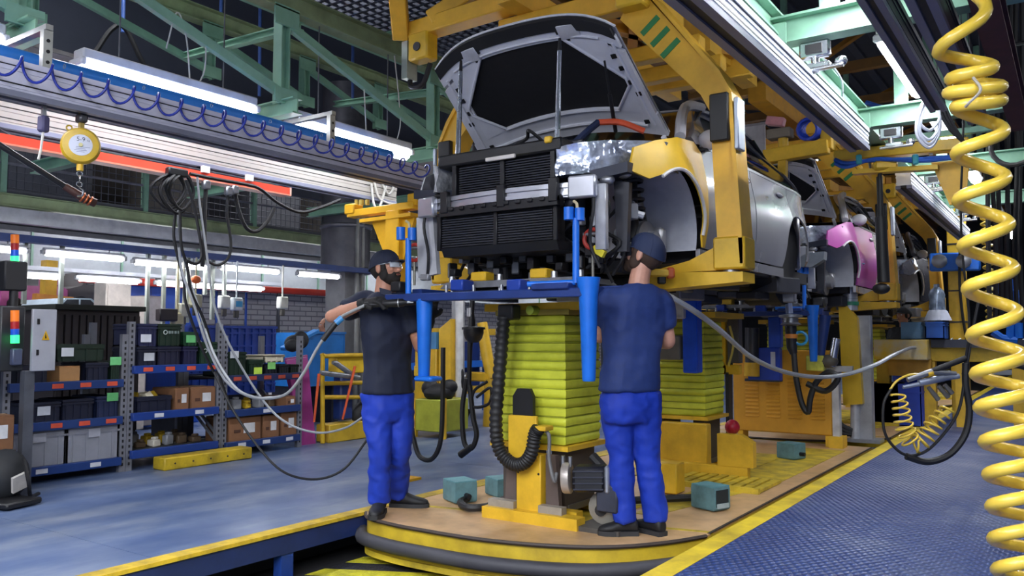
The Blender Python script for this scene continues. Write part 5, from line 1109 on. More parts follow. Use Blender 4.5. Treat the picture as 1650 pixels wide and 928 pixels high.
def carton(c, d, label, group, prints=True, name='cardboard_box', rz=0, col='#7a5438'):
    t = thing(name, label, 'box', c, group); c = V(c); X, Y, Z = d; rm = Matrix.Rotation(rz, 3, 'Z'); m = M(col, .8, 0, .1, 9); tr = lambda x, y, z: c + rm @ V((x, y, z))
    MB().box(tr(0, 0, Z / 2), d, rz, .006).build('body', m, t)
    MB().box(tr(X * .22, 0, Z + .004), (X * .5, Y, .006), rz).build('flap', m, t); MB().box(tr(-X * .24, 0, Z + .003), (X * .46, Y, .005), rz).build('flap', m, t)
    MB().box(tr(0, 0, Z + .008), (.05, Y, .002), rz).build('tape', M('#a8875f', .4), t)
    if prints: MB().box(tr(X / 2 + .002, Y * .12, Z * .55), (.003, min(.16, Y * .35), min(.1, Z * .4)), rz).build('paper_label', M('#cfd0d2', .7), t); MB().box(tr(X / 2 + .002, -Y * .25, Z * .45), (.002, Y * .2, .03), rz).build('printed_mark', M('#4a2e20', .8), t)
    return t
def rack(y0, y1, zs, label, cols, plates):
    t = thing('shelving_rack', label, 'rack', (RKX - .35, (y0 + y1) / 2, 0)); UPM = M('#7d7f88', .45, .4, .1)
    for y in (y0, y1):
        for x in (RKX - .05, RKX - .68):
            u = MB().span((x - .022, y - .028, 0), (x + .022, y + .028, max(zs) + .42)).build('upright', UPM, t)
            if x > RKX - .3:
                for k in range(int((max(zs) + .38) / .05)): MB().span((x + .022, y - .008, .05 + k * .05), (x + .0235, y + .008, .075 + k * .05)).build('hole', BLK, u)
        MB().bar((RKX - .05, y, .15), (RKX - .68, y, .6), .02, .02).build('brace', UPM, t)
    for i, z in enumerate(zs):
        bm_ = MB().span((RKX - .025, y0 + .0, z - .035), (RKX + .02, y1 - .03, z + .035), .004).build('beam', M(cols[i], .4, 0, .06), t)
        MB().span((RKX - .7, y0 + .02, z - .03), (RKX - .66, y1 - .02, z + .03)).build('rear_beam', M(cols[i], .45), t)
        MB().span((RKX - .66, y0 + .03, z + .0), (RKX - .025, y1 - .03, z + .015)).build('shelf_board', M('#5b5a56', .6, .2, .15), t)
        n, pc = plates[i]
        for k in range(n):
            y = y0 + (y1 - y0) * (k + .6) / (n + .2); MB().span((RKX + .02, y - .045, z - .018), (RKX + .023, y + .045, z + .018)).build('shelf_label', M(pc, .6), bm_)
    return t
rack(3.02, 3.97, (.1, .45, .765), 'shelving rack with grey totes at the bottom and red labelled blue beams', ('#17346f', '#1b3468', '#1b3468'), ((2, '#c4c6ce'), (4, '#c44a30'), (4, '#c44a30')))
rack(4.03, 4.93, (.14, .465, .875), 'shelving rack behind the yellow floor guard with tall green crates on top', ('#15367f', '#15367f', '#15367f'), ((0, '#ffffff'), (2, '#c4c6ce'), (4, '#c44a30')))
rack(4.99, 5.93, (.11, .42, .755), 'shelving rack with cardboard boxes next to the magenta panels', ('#1c3468', '#1c3468', '#1d284f'), ((3, '#c4c6ce'), (1, '#c4c6ce'), (5, '#a3402c')))
gu = thing('floor_guard', 'worn yellow steel guard beam on the floor before the shelving', 'guard', (RKX + .16, 4.65, 0))
MB().span((RKX + .06, 4.2, 0), (RKX + .24, 5.12, .11), .01).build('beam', M('#c4a61f', .5, 0, .2, 5, dark='#7a691c'), gu)
for k in range(5): MB().cyl((RKX + .241, 4.3 + k * .18, .055), (RKX + .245, 4.3 + k * .18, .055), .008, n=8).build('bolt', DKS, gu)
gt = 'grey totes on the lowest shelf'
for i, (y, w_, lb) in enumerate(((3.27, .42, 'grey plastic tote behind the cabinet post, narrower of the two'), (3.71, .44, 'wide grey plastic tote with a blank card slot at the shelf end'))): 
    o = crate((RKX - .3, y, .118), (.55, w_, .31), '#82848e', lb, gt, card=('#9a9ca6', .0, .78), name='plastic_tote')
DN, DG, DK2 = '#0e1329', '#0d2318', '#10151c'
cg = 'dark crates on the shelving'
CR = [((3.28, .47), .3, .17, DN, ('#b8bcc6', .05, .6), 'navy crate with white card on the middle shelf of the tote rack', False), ((3.57, .47), .26, .18, DN, None, 'navy crate without card in the middle of the tote rack', False), ((3.82, .47), .2, .19, '#16203f', ('#5fae6a', .2, .95), 'navy crate with green card on the middle shelf of the tote rack', False),
      ((3.2, .785), .24, .15, DN, None, 'navy crate behind the cabinet on the top shelf', False), ((3.72, .785), .2, .16, DN, None, 'plain navy crate between carton and green crate', False), ((3.875, .785), .09, .17, DG, ('#6fc47c', .0, 1.0), 'narrow green crate with green card beside the upright', False),
      ((3.58, .96), .4, .14, '#10231a', ('#c6cad0', -.3, .55), 'low dark green crate with white card stacked above the carton', False),
      ((4.165, .895), .19, .18, DN, ('#b8bcc2', .1, .5), 'lower dark crate of the stack beside the perforated upright', False), ((4.165, 1.08), .19, .2, '#1b2044', ('#c3c6ce', -.1, .35), 'upper navy crate of the stack with white card', False),
      ((4.38, .895), .24, .18, '#15172f', None, 'lower purple black crate under the crate with round logo', False), ((4.38, 1.08), .24, .2, DG, None, 'dark green crate with round logo, topmost of its stack', True),
      ((4.595, .895), .16, .18, '#191a3c', None, 'small purple black crate between two green crates', False), ((4.595, 1.08), .16, .13, '#123a24', ('#5fae6a', 0, .5), 'small green crate with bright green card on the purple crate', False),
      ((4.79, .895), .2, .22, '#113020', None, 'green crate with faded logo heaped with metal parts', True),
      ((5.12, .775), .22, .24, '#0f2419', ('#c6cad0', -.2, .9), 'tall green black crate with white card by the grey hose', False), ((5.345, .775), .18, .16, '#102a1c', ('#b8d84a', .1, .3), 'green crate with lime yellow card', False), ((5.53, .775), .17, .1, '#0f1520', ('#7fc46a', 0, .95), 'low black crate with green card', False), ((5.695, .775), .14, .1, '#10161f', None, 'low black crate without card', False), ((5.835, .775), .12, .1, '#0e1a16', None, 'low black crate at the end by the magenta panels', False),
      ((4.25, .485), .34, .15, DN, None, 'navy crate with yellow parts on the middle shelf behind the guard', False)]
for (y, z), w_, h, col, cd, lb, lg_ in CR:
    fill = ['#b09468', '#9aa0a8', '#3a3a40', '#c0b8a8'] if 'heaped' in lb else ['#c9a626', '#d0c8b0', '#3a3a40'] if 'yellow parts' in lb else None
    crate((RKX - .22, y, z), (.4, w_ - .015, h), col, lb, cg, lg_, cd, fill=fill)
carton((RKX - .16, 3.5, .785), (.26, .17, .13), 'small cardboard box among dark crates on the red labelled shelf', 'cartons on the shelving', False, col='#a67a4c')
for y, w_, h, z, lb, rz in ((4.535, .16, .2, .485, 'narrow cardboard box with torn label beside the larger box', 0), (4.76, .28, .2, .485, 'large plain cardboard box on the blue middle shelf', 0),
                        (5.24, .4, .24, .13, 'widest cardboard box with two white labels on the lowest shelf', 0), (5.56, .22, .23, .13, 'middle cardboard box on the lowest shelf', 0), (5.79, .22, .25, .13, 'cardboard box with dark print beside the magenta panels', 0), (5.81, .14, .1, .437, 'flat small cardboard box on the middle shelf end', 0)):
    carton((RKX - .22, y, z), (.38, w_ - .02, h), lb, 'cartons on the shelving', True, rz=rz)
carton((-6.5, 2.76, .35), (.3, .22, .24), 'brown cardboard box at the very left beside the cabinet post', 'cartons on the shelving'); carton((-6.5, 2.74, .0), (.34, .28, .34), 'dusty dark carton on the floor under the leftmost box', 'cartons on the shelving', False, col='#5c4a3c')
rr = random.Random(3)
sg = 'small loose parts on the shelves'
slots = [(y, .157, RKX - .25) for y in (4.12, 4.26, 4.4, 4.54, 4.68, 4.82)] + [(y, .437, RKX - .2) for y in (5.1, 5.24, 5.38, 5.52, 5.66)] + [(y, .437, RKX - .45) for y in (5.14, 5.28, 5.42, 5.56)] + [(y, .157, RKX - .48) for y in (4.19, 4.33, 4.47, 4.61, 4.75)]
for i, (y, z, x) in enumerate(slots):
    col, nm = rr.choice([('#c9a626', 'yellow'), ('#d9d4c8', 'cream'), ('#c9a626', 'yellow'), ('#8a8d94', 'grey'), ('#5a4a3a', 'brown'), ('#2a2c30', 'black')])
    hgt = rr.uniform(.05, .12); o = MB().box((x, y, z + hgt / 2), (rr.uniform(.06, .12), rr.uniform(.06, .1), hgt), rr.uniform(-.2, .2), .01)
    o.box((x + .01, y, z + hgt + .012), (.05, .05, .024), .3, .006)
    wh = 'lowest shelf behind the yellow floor guard' if z < .3 else 'middle shelf above the three cartons'
    tag(o.build('small_part', M(col, .5)), 'small %s loose part on the %s' % (nm, wh), 'part', sg + (' behind the guard' if z < .3 else ' above the cartons'))
# far containers behind the racks
t = thing('steel_bin', 'large dark corrugated steel bin behind the low green crate', 'bin', (-8.5, 4.6, 0)); bm_ = M('#3a3436', .6, .2, .15)
a, b_ = P(88, 560, x=-8.1), P(225, 502, x=-8.1)
MB().span((-8.9, a.y, .2), (-8.1, b_.y, b_.z)).build('body', bm_, t); MB().span((-8.95, a.y - .03, b_.z), (-8.05, b_.y + .04, b_.z + .05)).build('lid', M('#22251f', .6), t)
for k in range(12): y = a.y + (b_.y - a.y) * (k + .5) / 12; MB().span((-8.1, y - .025, .3), (-8.07, y + .025, b_.z - .05)).build('corrugation', bm_, t)
for y in (a.y + .05, b_.y - .05): MB().span((-8.2, y - .04, 0), (-8.1, y + .04, .2)).build('foot', bm_, t)
def mesh_bin(p0, p1, x, dep, col, lb, nm, lat=True):
    t = thing(nm, lb, 'container', (x - dep / 2, (p0.y + p1.y) / 2, 0)); z0, z1 = .55, p1.z; m = M(col, .45, 0, .1)
    MB().span((x - dep, p0.y, z0), (x, p0.y + .02, z1)).build('end_wall', m, t); MB().span((x - dep, p1.y - .02, z0), (x, p1.y, z1)).build('end_wall', m, t); MB().span((x - dep, p0.y, z0), (x - dep + .02, p1.y, z1)).build('rear_wall', m, t); MB().span((x - .02, p0.y, z0), (x - .005, p1.y, z1)).build('front_wall', m, t); MB().span((x - dep, p0.y, z0 - .03), (x, p1.y, z0)).build('base', m, t)
    if lat:
        n = 12
        for k in range(n): y = p0.y + (p1.y - p0.y) * (k + .5) / n; MB().span((x - .005, y - .012, z0), (x + .012, y + .012, z1)).build('rib', m, t)
        for k in range(5): z = z0 + (z1 - z0) * (k + .5) / 5; MB().span((x - .005, p0.y, z - .01), (x + .01, p1.y, z + .01)).build('slat', m, t)
    MB().span((x - .03, p0.y - .01, z1 - .02), (x + .015, p1.y + .01, z1 + .01)).build('rim', m, t)
    for y in (p0.y + .08, p1.y - .08): MB().span((x - dep + .1, y - .06, 0), (x - .1, y + .06, z0 - .03)).build('stand_leg', DKS, t)
    return t
mesh_bin(P(305, 565, x=-7.8), P(445, 527, x=-7.8), -7.8, .8, '#1d3f9a', 'large blue latticed plastic container behind the crates', 'lattice_container'); mesh_bin(P(486, 570, x=-8.3), P(556, 536, x=-8.3), -8.3, .7, '#1f78c8', 'bright blue smooth container near the brick wall', 'plastic_container', False)
tag(MB().bar(P(456, 562, x=-8.2), P(510, 533, x=-8.2), .12, .05, bev=.01).build('tilted_lid', M('#2a80cc', .45)), 'bright blue lid propped at a slant against the container', 'lid')
tag(MB().ell((-7.1, 6.08, 1.1), (.11, .12, .09)).ell((-7.1, 6.16, 1.13), (.09, .09, .1)).ell((-7.05, 6.0, 1.07), (.09, .08, .07)).build('black_sack', M('#15151a', .7, 0, .2)), 'black sack slumped on the magenta panels', 'sack')
crate((RKX - .22, 5.61, .9), (.3, .26, .08), '#c9c2ae', 'cream tray with small slots on the low black crates', cg, name='cream_tray')
# magenta panels, yellow trolley
mg = M('#9a3a83', .4, 0, .1)
for k, (top, ye) in enumerate(((575, .0), (572, .06), (590, .12))):
    zt_ = P(495, top, x=-7.15).z; x0 = -6.92 - .07 * k; y0 = 5.98 + ye
    tag(MB().prism3([V((x0, y0, 0)), V((x0, y0 + .26, 0)), V((x0 - .2, y0 + .3, zt_)), V((x0 - .2, y0 - .0, zt_ - .03)), V((x0 - .13, y0 + .02, zt_ - .3))], V((-.03, 0, 0))).build('magenta_panel', mg), ['foremost magenta plastic panel leaning by the cartons', 'middle magenta plastic panel', 'rearmost magenta panel beside the yellow trolley'][k], 'panel', 'magenta panels')
tr = thing('yellow_trolley', 'yellow tubular trolley holding orange wands beside the magenta panels', 'trolley', P(560, 712, x=-6.85)); yt = M('#c9a21e', .45, 0, .12); tp_ = lambda px, py, d=0: P(px, py, x=-6.83 + d)
for pts in ([(520, 714), (520, 582), (526, 574), (590, 572)], [(520, 640), (598, 640)], [(520, 618), (598, 616)]): MB().tube(spline([tp_(*p) for p in pts], 4) if len(pts) > 2 else [tp_(*p) for p in pts], .025, 10).build('tube', yt, tr)
MB().span((-7.02, tp_(528, 700).y, .0), (-6.8, tp_(600, 700).y, .2), .01).build('base_box', M('#c2a02a', .5, 0, .15, 4), tr); MB().span((-7.0, tp_(545, 600).y, .75), (-6.85, tp_(600, 600).y, .95), .01).build('tool_tray', M('#d3b02a', .5), tr)
MB().span((-7.02, tp_(555, 600).y, .22), (-6.88, tp_(575, 600).y, .74), .02).build('blue_drum', BLUD, tr)
for (x0, y0, x1, y1) in ((536, 584, 568, 604), (516, 600, 578, 608)): MB().tube([tp_(x0, y0, .12), tp_(x0 + 5, y0 + 1, .12), tp_(x1, y1, .1)], [.02, .03, .03], 10).build('nozzle', M('#8d9096', .3, .6), tr)
for (x0, y0, x1, y1) in ((514, 602, 506, 680), (572, 590, 552, 676)): MB().tube([tp_(x0, y0, .14), tp_((x0 + x1) / 2, (y0 + y1) / 2, .14), tp_(x1, y1, .14)], [.016, .014, .012], 8).build('orange_wand', M('#d4562a', .5), tr)
MB().ell(tp_(585, 668, -.08), (.1, .16, .16)).build('black_bag', BLKR, tr)
# electrical cabinet with signal lights on a post
cb = thing('control_cabinet', 'grey control cabinet with yellow warning triangle and green signal light', 'cabinet', P(60, 780, x=-6.3)); cp = lambda px, py: P(px, py, x=-6.3)
a, b_ = cp(47, 598), cp(89, 499); CAB = M('#9a9ca4', .5, 0, .05)
MB().span((-6.3, a.y, a.z), (-6.27, b_.y, b_.z), .004).build('open_door', CAB, cb)
MB().span((-6.75, cp(8, 500).y, a.z + .0), (-6.36, a.y - .01, b_.z + .02), .01).build('body', M('#26282c', .5), cb); 
for z in (.3, .8): q = a.z + (b_.z - a.z) * z; MB().span((-6.27, a.y + .03, q - .02), (-6.262, a.y + .045, q + .02)).build('door_lock', BLK, cb)
tc_ = (a + b_) / 2; MB().prism3([V((-6.269, tc_.y - .02, tc_.z + .0)), V((-6.269, tc_.y + .035, tc_.z)), V((-6.269, tc_.y + .0075, tc_.z + .07))], V((.003, 0, 0))).build('warning_triangle', M('#d9a71c', .5), cb)
MB().prism3([V((-6.265, tc_.y + .002, tc_.z + .012)), V((-6.265, tc_.y + .012, tc_.z + .012)), V((-6.265, tc_.y + .004, tc_.z + .05))], V((.002, 0, 0))).build('flash_mark', BLK, cb)
po = MB().span((-6.4, cp(48, 600).y - .02, 0), (-6.33, cp(48, 600).y + .05, a.z)).build('post', M('#5d6068', .4, .4), cb); MB().span((-6.75, cp(8, 600).y, 0), (-6.68, cp(8, 600).y + .07, a.z)).build('post', M('#5d6068', .4, .4), cb)
def signal(px, ys, par, x=-6.3):
    cols = ['#e2762a', '#a3262a', '#1c50b8', '#24d060']
    for k in range(4):
        a, b_ = P(px, ys[k + 1], x=x), P(px, ys[k], x=x)
        MB().cyl(a, b_, .028, n=16).build(['amber_lens', 'red_lens', 'blue_lens', 'green_lens'][k], M(cols[k], .3, 0, 0, emit=(.25, .1, .25, 4)[k]), par)
signal(24, [500, 518, 530, 540, 553], cb)
MB().box(P(26, 575, x=-6.33), (.05, .07, .12), None, .008).build('switch_unit', M('#4a5068', .4), cb)
s2_ = thing('signal_tower', 'stack signal light with lit green lens standing above the control cabinet', 'signal light', P(24, 498, x=-6.5)); signal(24, [378, 392, 403, 413, 425], s2_, -6.5)
MB().cyl(P(24, 425, x=-6.5), V((-6.5, P(24, 425, x=-6.5).y, P(24, 497, x=-6.3).z)), .03, n=12).build('pole', BLK, s2_); MB().box(P(20, 445, x=-6.52), (.12, .16, .22), None, .01).build('black_housing', BLKR, s2_)
t = thing('trolley_bag', 'dark bag with pale papers on the floor at the left edge', 'bag', G0(10, 805))
MB().ell(G0(12, 806) + V((.05, -.05, .19)), (.15, .16, .18)).build('bag', M('#1d2026', .7, 0, .3), t); MB().box(G0(14, 812) + V((.06, -.03, .025)), (.3, .28, .04), .3, .01).build('base', BLK, t)
MB().box(G0(14, 806) + V((.2, -.02, .15)), (.02, .12, .12), (.3, .3, .3)).build('paper', M('#b9b5b0', .7), t); MB().tube(spline([G0(18, 806) + V((.16, 0, .3)), G0(26, 808) + V((.17, 0, .15)), G0(40, 806) + V((.08, 0, .04)), G0(62, 802) + V((0, 0, .03))], 5), .014, 6).build('strap', BLK, t)
# suspended tools, posts and clutter under the shelving lamps
for i, (px, y0, y1) in enumerate(((236, 414, 525), (262, 415, 525), (285, 430, 520), (301, 432, 520), (330, 424, 475), (361, 415, 478), (341, 462, 515), (97, 438, 495), (38, 440, 490))):
    a, b_ = P(px, y1, x=-8.55), P(px, y0, x=-8.55)
    tag(MB().span((-8.57, a.y - .018, a.z), (-8.53, a.y + .018, 2.09)).build('drop_post', M('#a9b0a8', .4, .3)), 'thin pale drop post hanging from the dark blue lamp channel', 'post', 'drop posts under the lamp channel')
for i, (px, py, w_, h, col, lb) in enumerate(((222, 505, .24, .42, '#c3b9b0', 'pale cabinet in front of the blue booth'), (248, 505, .3, .45, '#8d8688', 'taupe cabinet between two drop posts'), (191, 490, .3, .5, '#b5aca4', 'beige cabinet beside the blue booth'))):
    p = P(px, py, x=(-9.35, -9.7, -9.0)[i]); t = thing('service_cabinet', lb, 'cabinet', (p.x, p.y, 0)); MB().span((p.x - .26, p.y - w_ / 2, .05), (p.x, p.y + w_ / 2, p.z + h * .5), .01).build('body', M(col, .6), t); MB().span((p.x, p.y - w_ / 2 + .02, .2), (p.x + .006, p.y + w_ / 2 - .02, p.z + h * .5 - .04)).build('door', M(col, .5), t)
t = thing('blue_booth', 'royal blue booth wall behind the pale cabinets', 'booth', (-10.2, 6.4, 0)); a, b_ = P(210, 520, x=-10), P(325, 462, x=-10)
MB().span((-10.3, a.y, 0), (-10, b_.y, b_.z)).build('wall', M('#1b4aa8', .5), t)
for k in range(4): MB().span((-10, a.y + .25 + k * .5, .1), (-9.985, a.y + .28 + k * .5, b_.z - .05)).build('panel_seam', M('#163c8c', .5), t)
for i, (px, py, col, nm, lb) in enumerate(((295, 500, '#c9c6b4', 'hanging_tool', 'cream hanging tool with brown grip under the lamps'), (315, 485, '#a8a48c', 'hanging_tool', 'grey green hanging tool with orange cap'), (361, 487, '#d8d9d4', 'hanging_box', 'white switch box hanging on a post'), (381, 490, '#cfd6da', 'hanging_gauge', 'small gauge box with blue dial'), (455, 488, '#cfcfc6', 'crane_hook', 'white hook block hanging near the brick wall'), (285, 515, '#d0c49a', 'tool_tray', 'cream tray carrying a dark monitor'))):
    p = P(px, py, x=-8.43); t = thing(nm, lb, 'tool' if 'tool' in nm else 'box', p); m = M(col, .5)
    MB().box(p, (.1, .13, .16), None, .015).build('body', m, t); MB().box(p - V((0, 0, .12)), (.05, .06, .1), None, .01).build('lower_part', M('#55504a', .5), t); MB().cyl(p + V((0, 0, .08)), (p.x, p.y, 2.09), .012, n=6).build('suspension', m, t)
    if i == 3: MB().box(p + V((.055, 0, 0)), (.006, .09, .07)).build('dial', M('#2f93c8', .4), t)
    if i == 1: MB().ell(p + V((.0, .0, .25)), (.05, .06, .05)).build('orange_cap', M('#e0672a', .5), t)
    if i == 5: MB().box(p + V((.02, -.14, .05)), (.1, .22, .14), None, .01).build('monitor', M('#2a2226', .4), t)
# second line of car bodies far behind the shelves
def far_body(px0, px1, py0, py1, col, lb, x=-10.4):
    a, b_ = P(px0, py1, x=x), P(px1, py0, x=x); t = thing('unfinished_car', lb, 'car body', (x, (a.y + b_.y) / 2, a.z), 'car bodies behind the shelving'); h = b_.z - a.z; l = b_.y - a.y
    pr = [(0, 0), (.02, .45), (.22, .55), (.36, .98), (.72, 1.0), (.92, .6), (1, .5), (1, 0)]
    MB().prism([(a.y + u * l, a.z + v * h) for u, v in pr], 0, x - .9, x).build('shell', M(col, .35, .1), t)
    MB().prism([(a.y + u * l, a.z + v * h) for u, v in ((.28, .58), (.38, .92), (.54, .94), (.54, .58))], 0, x, x + .01).build('window', M('#22262e', .2), t); MB().prism([(a.y + u * l, a.z + v * h) for u, v in ((.57, .58), (.57, .94), (.7, .94), (.84, .6))], 0, x, x + .01).build('window', M('#22262e', .2), t)
    for u in (.2, .8): MB().cyl((x - .1, a.y + u * l, a.z + .02), (x + .02, a.y + u * l, a.z + .02), h * .2, n=18).build('wheel_arch', BLK, t)
    MB().span((x - .6, a.y + .1, 0), (x - .3, b_.y - .1, a.z)).build('skid', DKS, t)
far_body(0, 110, 440, 492, '#b3568f', 'magenta covered car body far behind the signal light', -11); far_body(60, 178, 482, 520, '#a9bccb', 'pale blue bonnet and car body over the steel bin', -9.4); far_body(110, 205, 440, 490, '#4a4644', 'dark unpainted car body behind the yellow pillar', -11.2)
tag(MB().bar(V((-10.6, P(74, 490, x=-10.6).y, 0)), P(80, 420, x=-10.6), .14, .14).build('robot_arm', M('#c59a26', .5)), 'yellow robot pillar among the far car bodies', 'robot')
tag(MB().bar(P(55, 478, x=-10.42), P(115, 484, x=-10.42), .1, .08).bar(V((-10.42, P(100, 482, x=-10.42).y, 0)), P(100, 482, x=-10.42), .1, .1).build('robot_arm', M('#c07a26', .5)), 'orange robot arm lying level behind the cabinet', 'robot')

# ============================================================= LEFT MIDDLE: JIB, COLUMN, TOOLS
jb = thing('yellow_jib', 'yellow jib post and arm behind the bearded worker', 'jib', P(640, 770, z=0)); jp = lambda px, py: P(px, py, y=5.0); YJ = M('#e0aa1c', .42, 0, .08)
x_ = jp(640, 400).x; MB().span((x_ - .075, 4.93, 0), (x_ + .075, 5.08, 2.2), .008).build('post', YJ, jb); MB().bar(jp(565, 346), jp(672, 331), .1, .06, bev=.005).build('arm', YJ, jb); MB().bar(jp(590, 352) - V((0, 0, .03)), jp(672, 341) - V((0, 0, .03)), .16, .03).build('arm_rail', YJ, jb)
g_ = [jp(600, 354), jp(672, 345), V((x_ + .075, 5, 1.75)), V((x_ - .075, 5, 1.75))]; MB().prism3([p + V((0, -.02, 0)) for p in g_], V((0, .04, 0))).build('gusset', YJ, jb)
MB().box(jp(570, 338), (.12, .12, .09), None, .01).build('end_block', YJ, jb)
for px in (575, 583, 592): MB().cyl(jp(px, 330), jp(px, 322), .02, n=10).build('pin', M('#b9a34a', .4), jb)
MB().box(jp(668, 322), (.1, .08, .1), None, .01).build('inner_block', YJ, jb); MB().span((x_ - .15, 4.85, 0), (x_ + .15, 5.15, .02)).build('foot_plate', YJ, jb)
def lift_column(base, px0, cover, top, foot, label, y, par=None):
    c = thing('lift_column', label, 'column', base); p = lambda px, py: P(px, py, y=y)
    return c, p
lc, lp = lift_column(P(738, 695, z=0), 0, 0, 0, 0, 'white lift column with yellow cover standing beyond the bearded worker', 8.1)
MB().span(lp(727, 699) + V((-.0, 0, 0)), lp(736, 470) + V((.02, .14, 0))).build('mast', M('#9c9da2', .4, .3), lc); MB().cyl(lp(740, 690), lp(740, 470), .05, n=16).build('cylinder', M('#d5d5d6', .35), lc); MB().prism3([lp(717, 530), lp(736, 514), lp(736, 645), lp(717, 645)], V((0, -.12, 0))).build('cover', YEL, lc)
MB().span((lp(727, 699).x - .1, 8.0, 0), (lp(740, 699).x + .12, 8.3, .04)).build('foot_plate', M('#8d8d92', .4, .4), lc)
for k in range(2): MB().tube(spline([lp(722 + 4 * k, 560), lp(730, 580 + 6 * k), lp(745, 600), lp(742, 640), lp(748, 676), lp(757, 660)], 5), .02, 8).build('cable', BLKR, lc)
MB().ell(lp(716, 583), (.09, .08, .07)).build('valve_cluster', BLK, lc)
nr = thing('nut_runner', 'hanging black nut runner with round collar beside the white column', 'tool', P(763, 520, y=6.0)); np_ = lambda px, py: P(px, py, y=6.0)
MB().tube([np_(762, 470), np_(760, 505), np_(760, 520), np_(757, 560), np_(756, 620)], [.024, .024, .036, .024, .02], 12).build('shaft', M('#26262b', .4, .3), nr); MB().lathe(np_(763, 545), [(.045, -.04), (.08, 0), (.095, .05), (.095, .08), (.11, .08), (.11, .1), (.04, .11)], 20).build('collar', M('#2a2a2e', .4, .3), nr); MB().cyl(np_(758, 510), np_(758, 496), .034).build('sleeve', M('#b9bac0', .3, .6), nr)
MB().tube(spline([np_(757, 620), np_(762, 670), np_(768, 700), np_(760, 722), np_(748, 712), np_(745, 660), np_(752, 610)], 6), .024, 8).build('hose_loop', RUB, nr); MB().tube([np_(760, 720), np_(742, 733)], [.03, .035], 10).build('socket', BLK, nr); MB().tube([np_(762, 470), V((np_(762, 470).x, 6.0, 2.95)), V((-5.05, 6.15, 2.96))], .014, 8).build('suspension', DKS, nr)
MB().tube(spline([np_(768, 640), np_(790, 625), np_(788, 650), np_(762, 655), np_(764, 630), np_(785, 615)], 6), .014, 8).build('cable_coil', BLKR, nr)
ra = thing('robot_arm', 'yellow jointed manipulator arm next to the lime bellows', 'robot', P(780, 690, z=0)); rp_ = lambda px, py: P(px, py, y=8.75)
MB().tube([rp_(777, 520), rp_(784, 570), rp_(792, 610)], [.07, .08, .07], 12).build('upper_arm', YEL, ra); MB().box(rp_(775, 607), (.35, .14, .12), None, .02).build('forearm', YEL, ra); MB().tube([rp_(792, 610), rp_(790, 690)], [.09, .1], 12).build('pedestal', YEL, ra); MB().cyl(rp_(755, 607), rp_(748, 607), .06).build('wrist', STEEL, ra); MB().tube([rp_(753, 620), rp_(766, 675)], .02, 8).build('lance', STEEL, ra)
t = thing('blue_rack', 'blue steel rack with yellow rails behind the manipulator', 'rack', (-7.9, 9.6, 0)); 
for y in (8.6, 9.6, 10.6): MB().span((-7.9, y, 0), (-7.8, y + .08, 1.25)).build('upright', BLU, t)
for z, m in ((.3, YEL), (.7, BLU), (1.2, YEL)): MB().span((-7.92, 8.5, z), (-7.78, 10.8, z + .1)).build('rail', m, t)
MB().span((-8.3, 8.7, .35), (-7.95, 10.6, 1.1)).build('back_panel', BLUD, t)
pb = thing('parts_bin', 'lime green parts bin with yellow frame on the walkway', 'bin', P(692, 705, z=0)); pq = lambda px, py: P(px, py, y=7.3); lm = M('#a8ac3a', .5, 0, .12)
MB().span(pq(668, 702) + V((0, 0, .06)), pq(712, 645) + V((0, .5, 0)), .01).build('body', lm, pb)
for px in (668, 714): MB().span(pq(px, 712) + V((-.02, 0, 0)), pq(px, 642) + V((.02, .04, 0))).build('frame_post', YEL, pb)
MB().ell(pq(690, 634) + V((0, .2, 0)), (.19, .2, .11)).ell(pq(680, 626) + V((0, .15, 0)), (.1, .12, .1)).ell(pq(702, 628) + V((0, .25, .02)), (.1, .1, .09)).build('black_bag', BLKR, pb)
tag(MB().tube(helix(spline([pq(664, 648) + V((0, -.3, 0)), pq(662, 690) + V((0, -.3, 0)), pq(655, 715) + V((0, -.35, 0)), pq(662, 706) + V((0, -.4, 0))], 4), .045, 9, 12), .011, 6).build('coil_hose', M('#d9c05a', .45)), 'small pale yellow spiral hose hanging behind the bearded worker', 'hose')
tag(MB().tube(spline([P(714, 560, y=5.7), P(713, 660, y=5.7), P(709, 715, y=5.7), P(695, 740, y=5.7), P(676, 735, y=5.7), P(666, 705, y=5.7), P(664, 690, y=5.7)], 6), .022, 8).build('black_hose', RUB), 'thick black hose looping down beside the white column', 'hose')
t = thing('yellow_locker', 'stack of yellow boxes seen between the worker and the white column', 'locker', P(690, 690, y=7.95)); q_ = lambda px, py: P(px, py, y=7.95)
MB().span(V((q_(668, 590).x, 7.95, 0)), q_(703, 562) + V((0, .28, 0)), .01).build('upper_box', YEL, t); MB().span(q_(668, 606) + V((0, -.02, 0)), q_(690, 590) + V((0, 0, 0)), .01).build('drawer', M('#e0b52a', .45), t); MB().span(q_(686, 562), q_(703, 535) + V((0, .28, 0))).build('blue_top', M('#4a86b8', .5), t)
# ============================================================= RIGHT SIDE
YC = M('#dfbe44', .3, 0, .05, coat=.3)
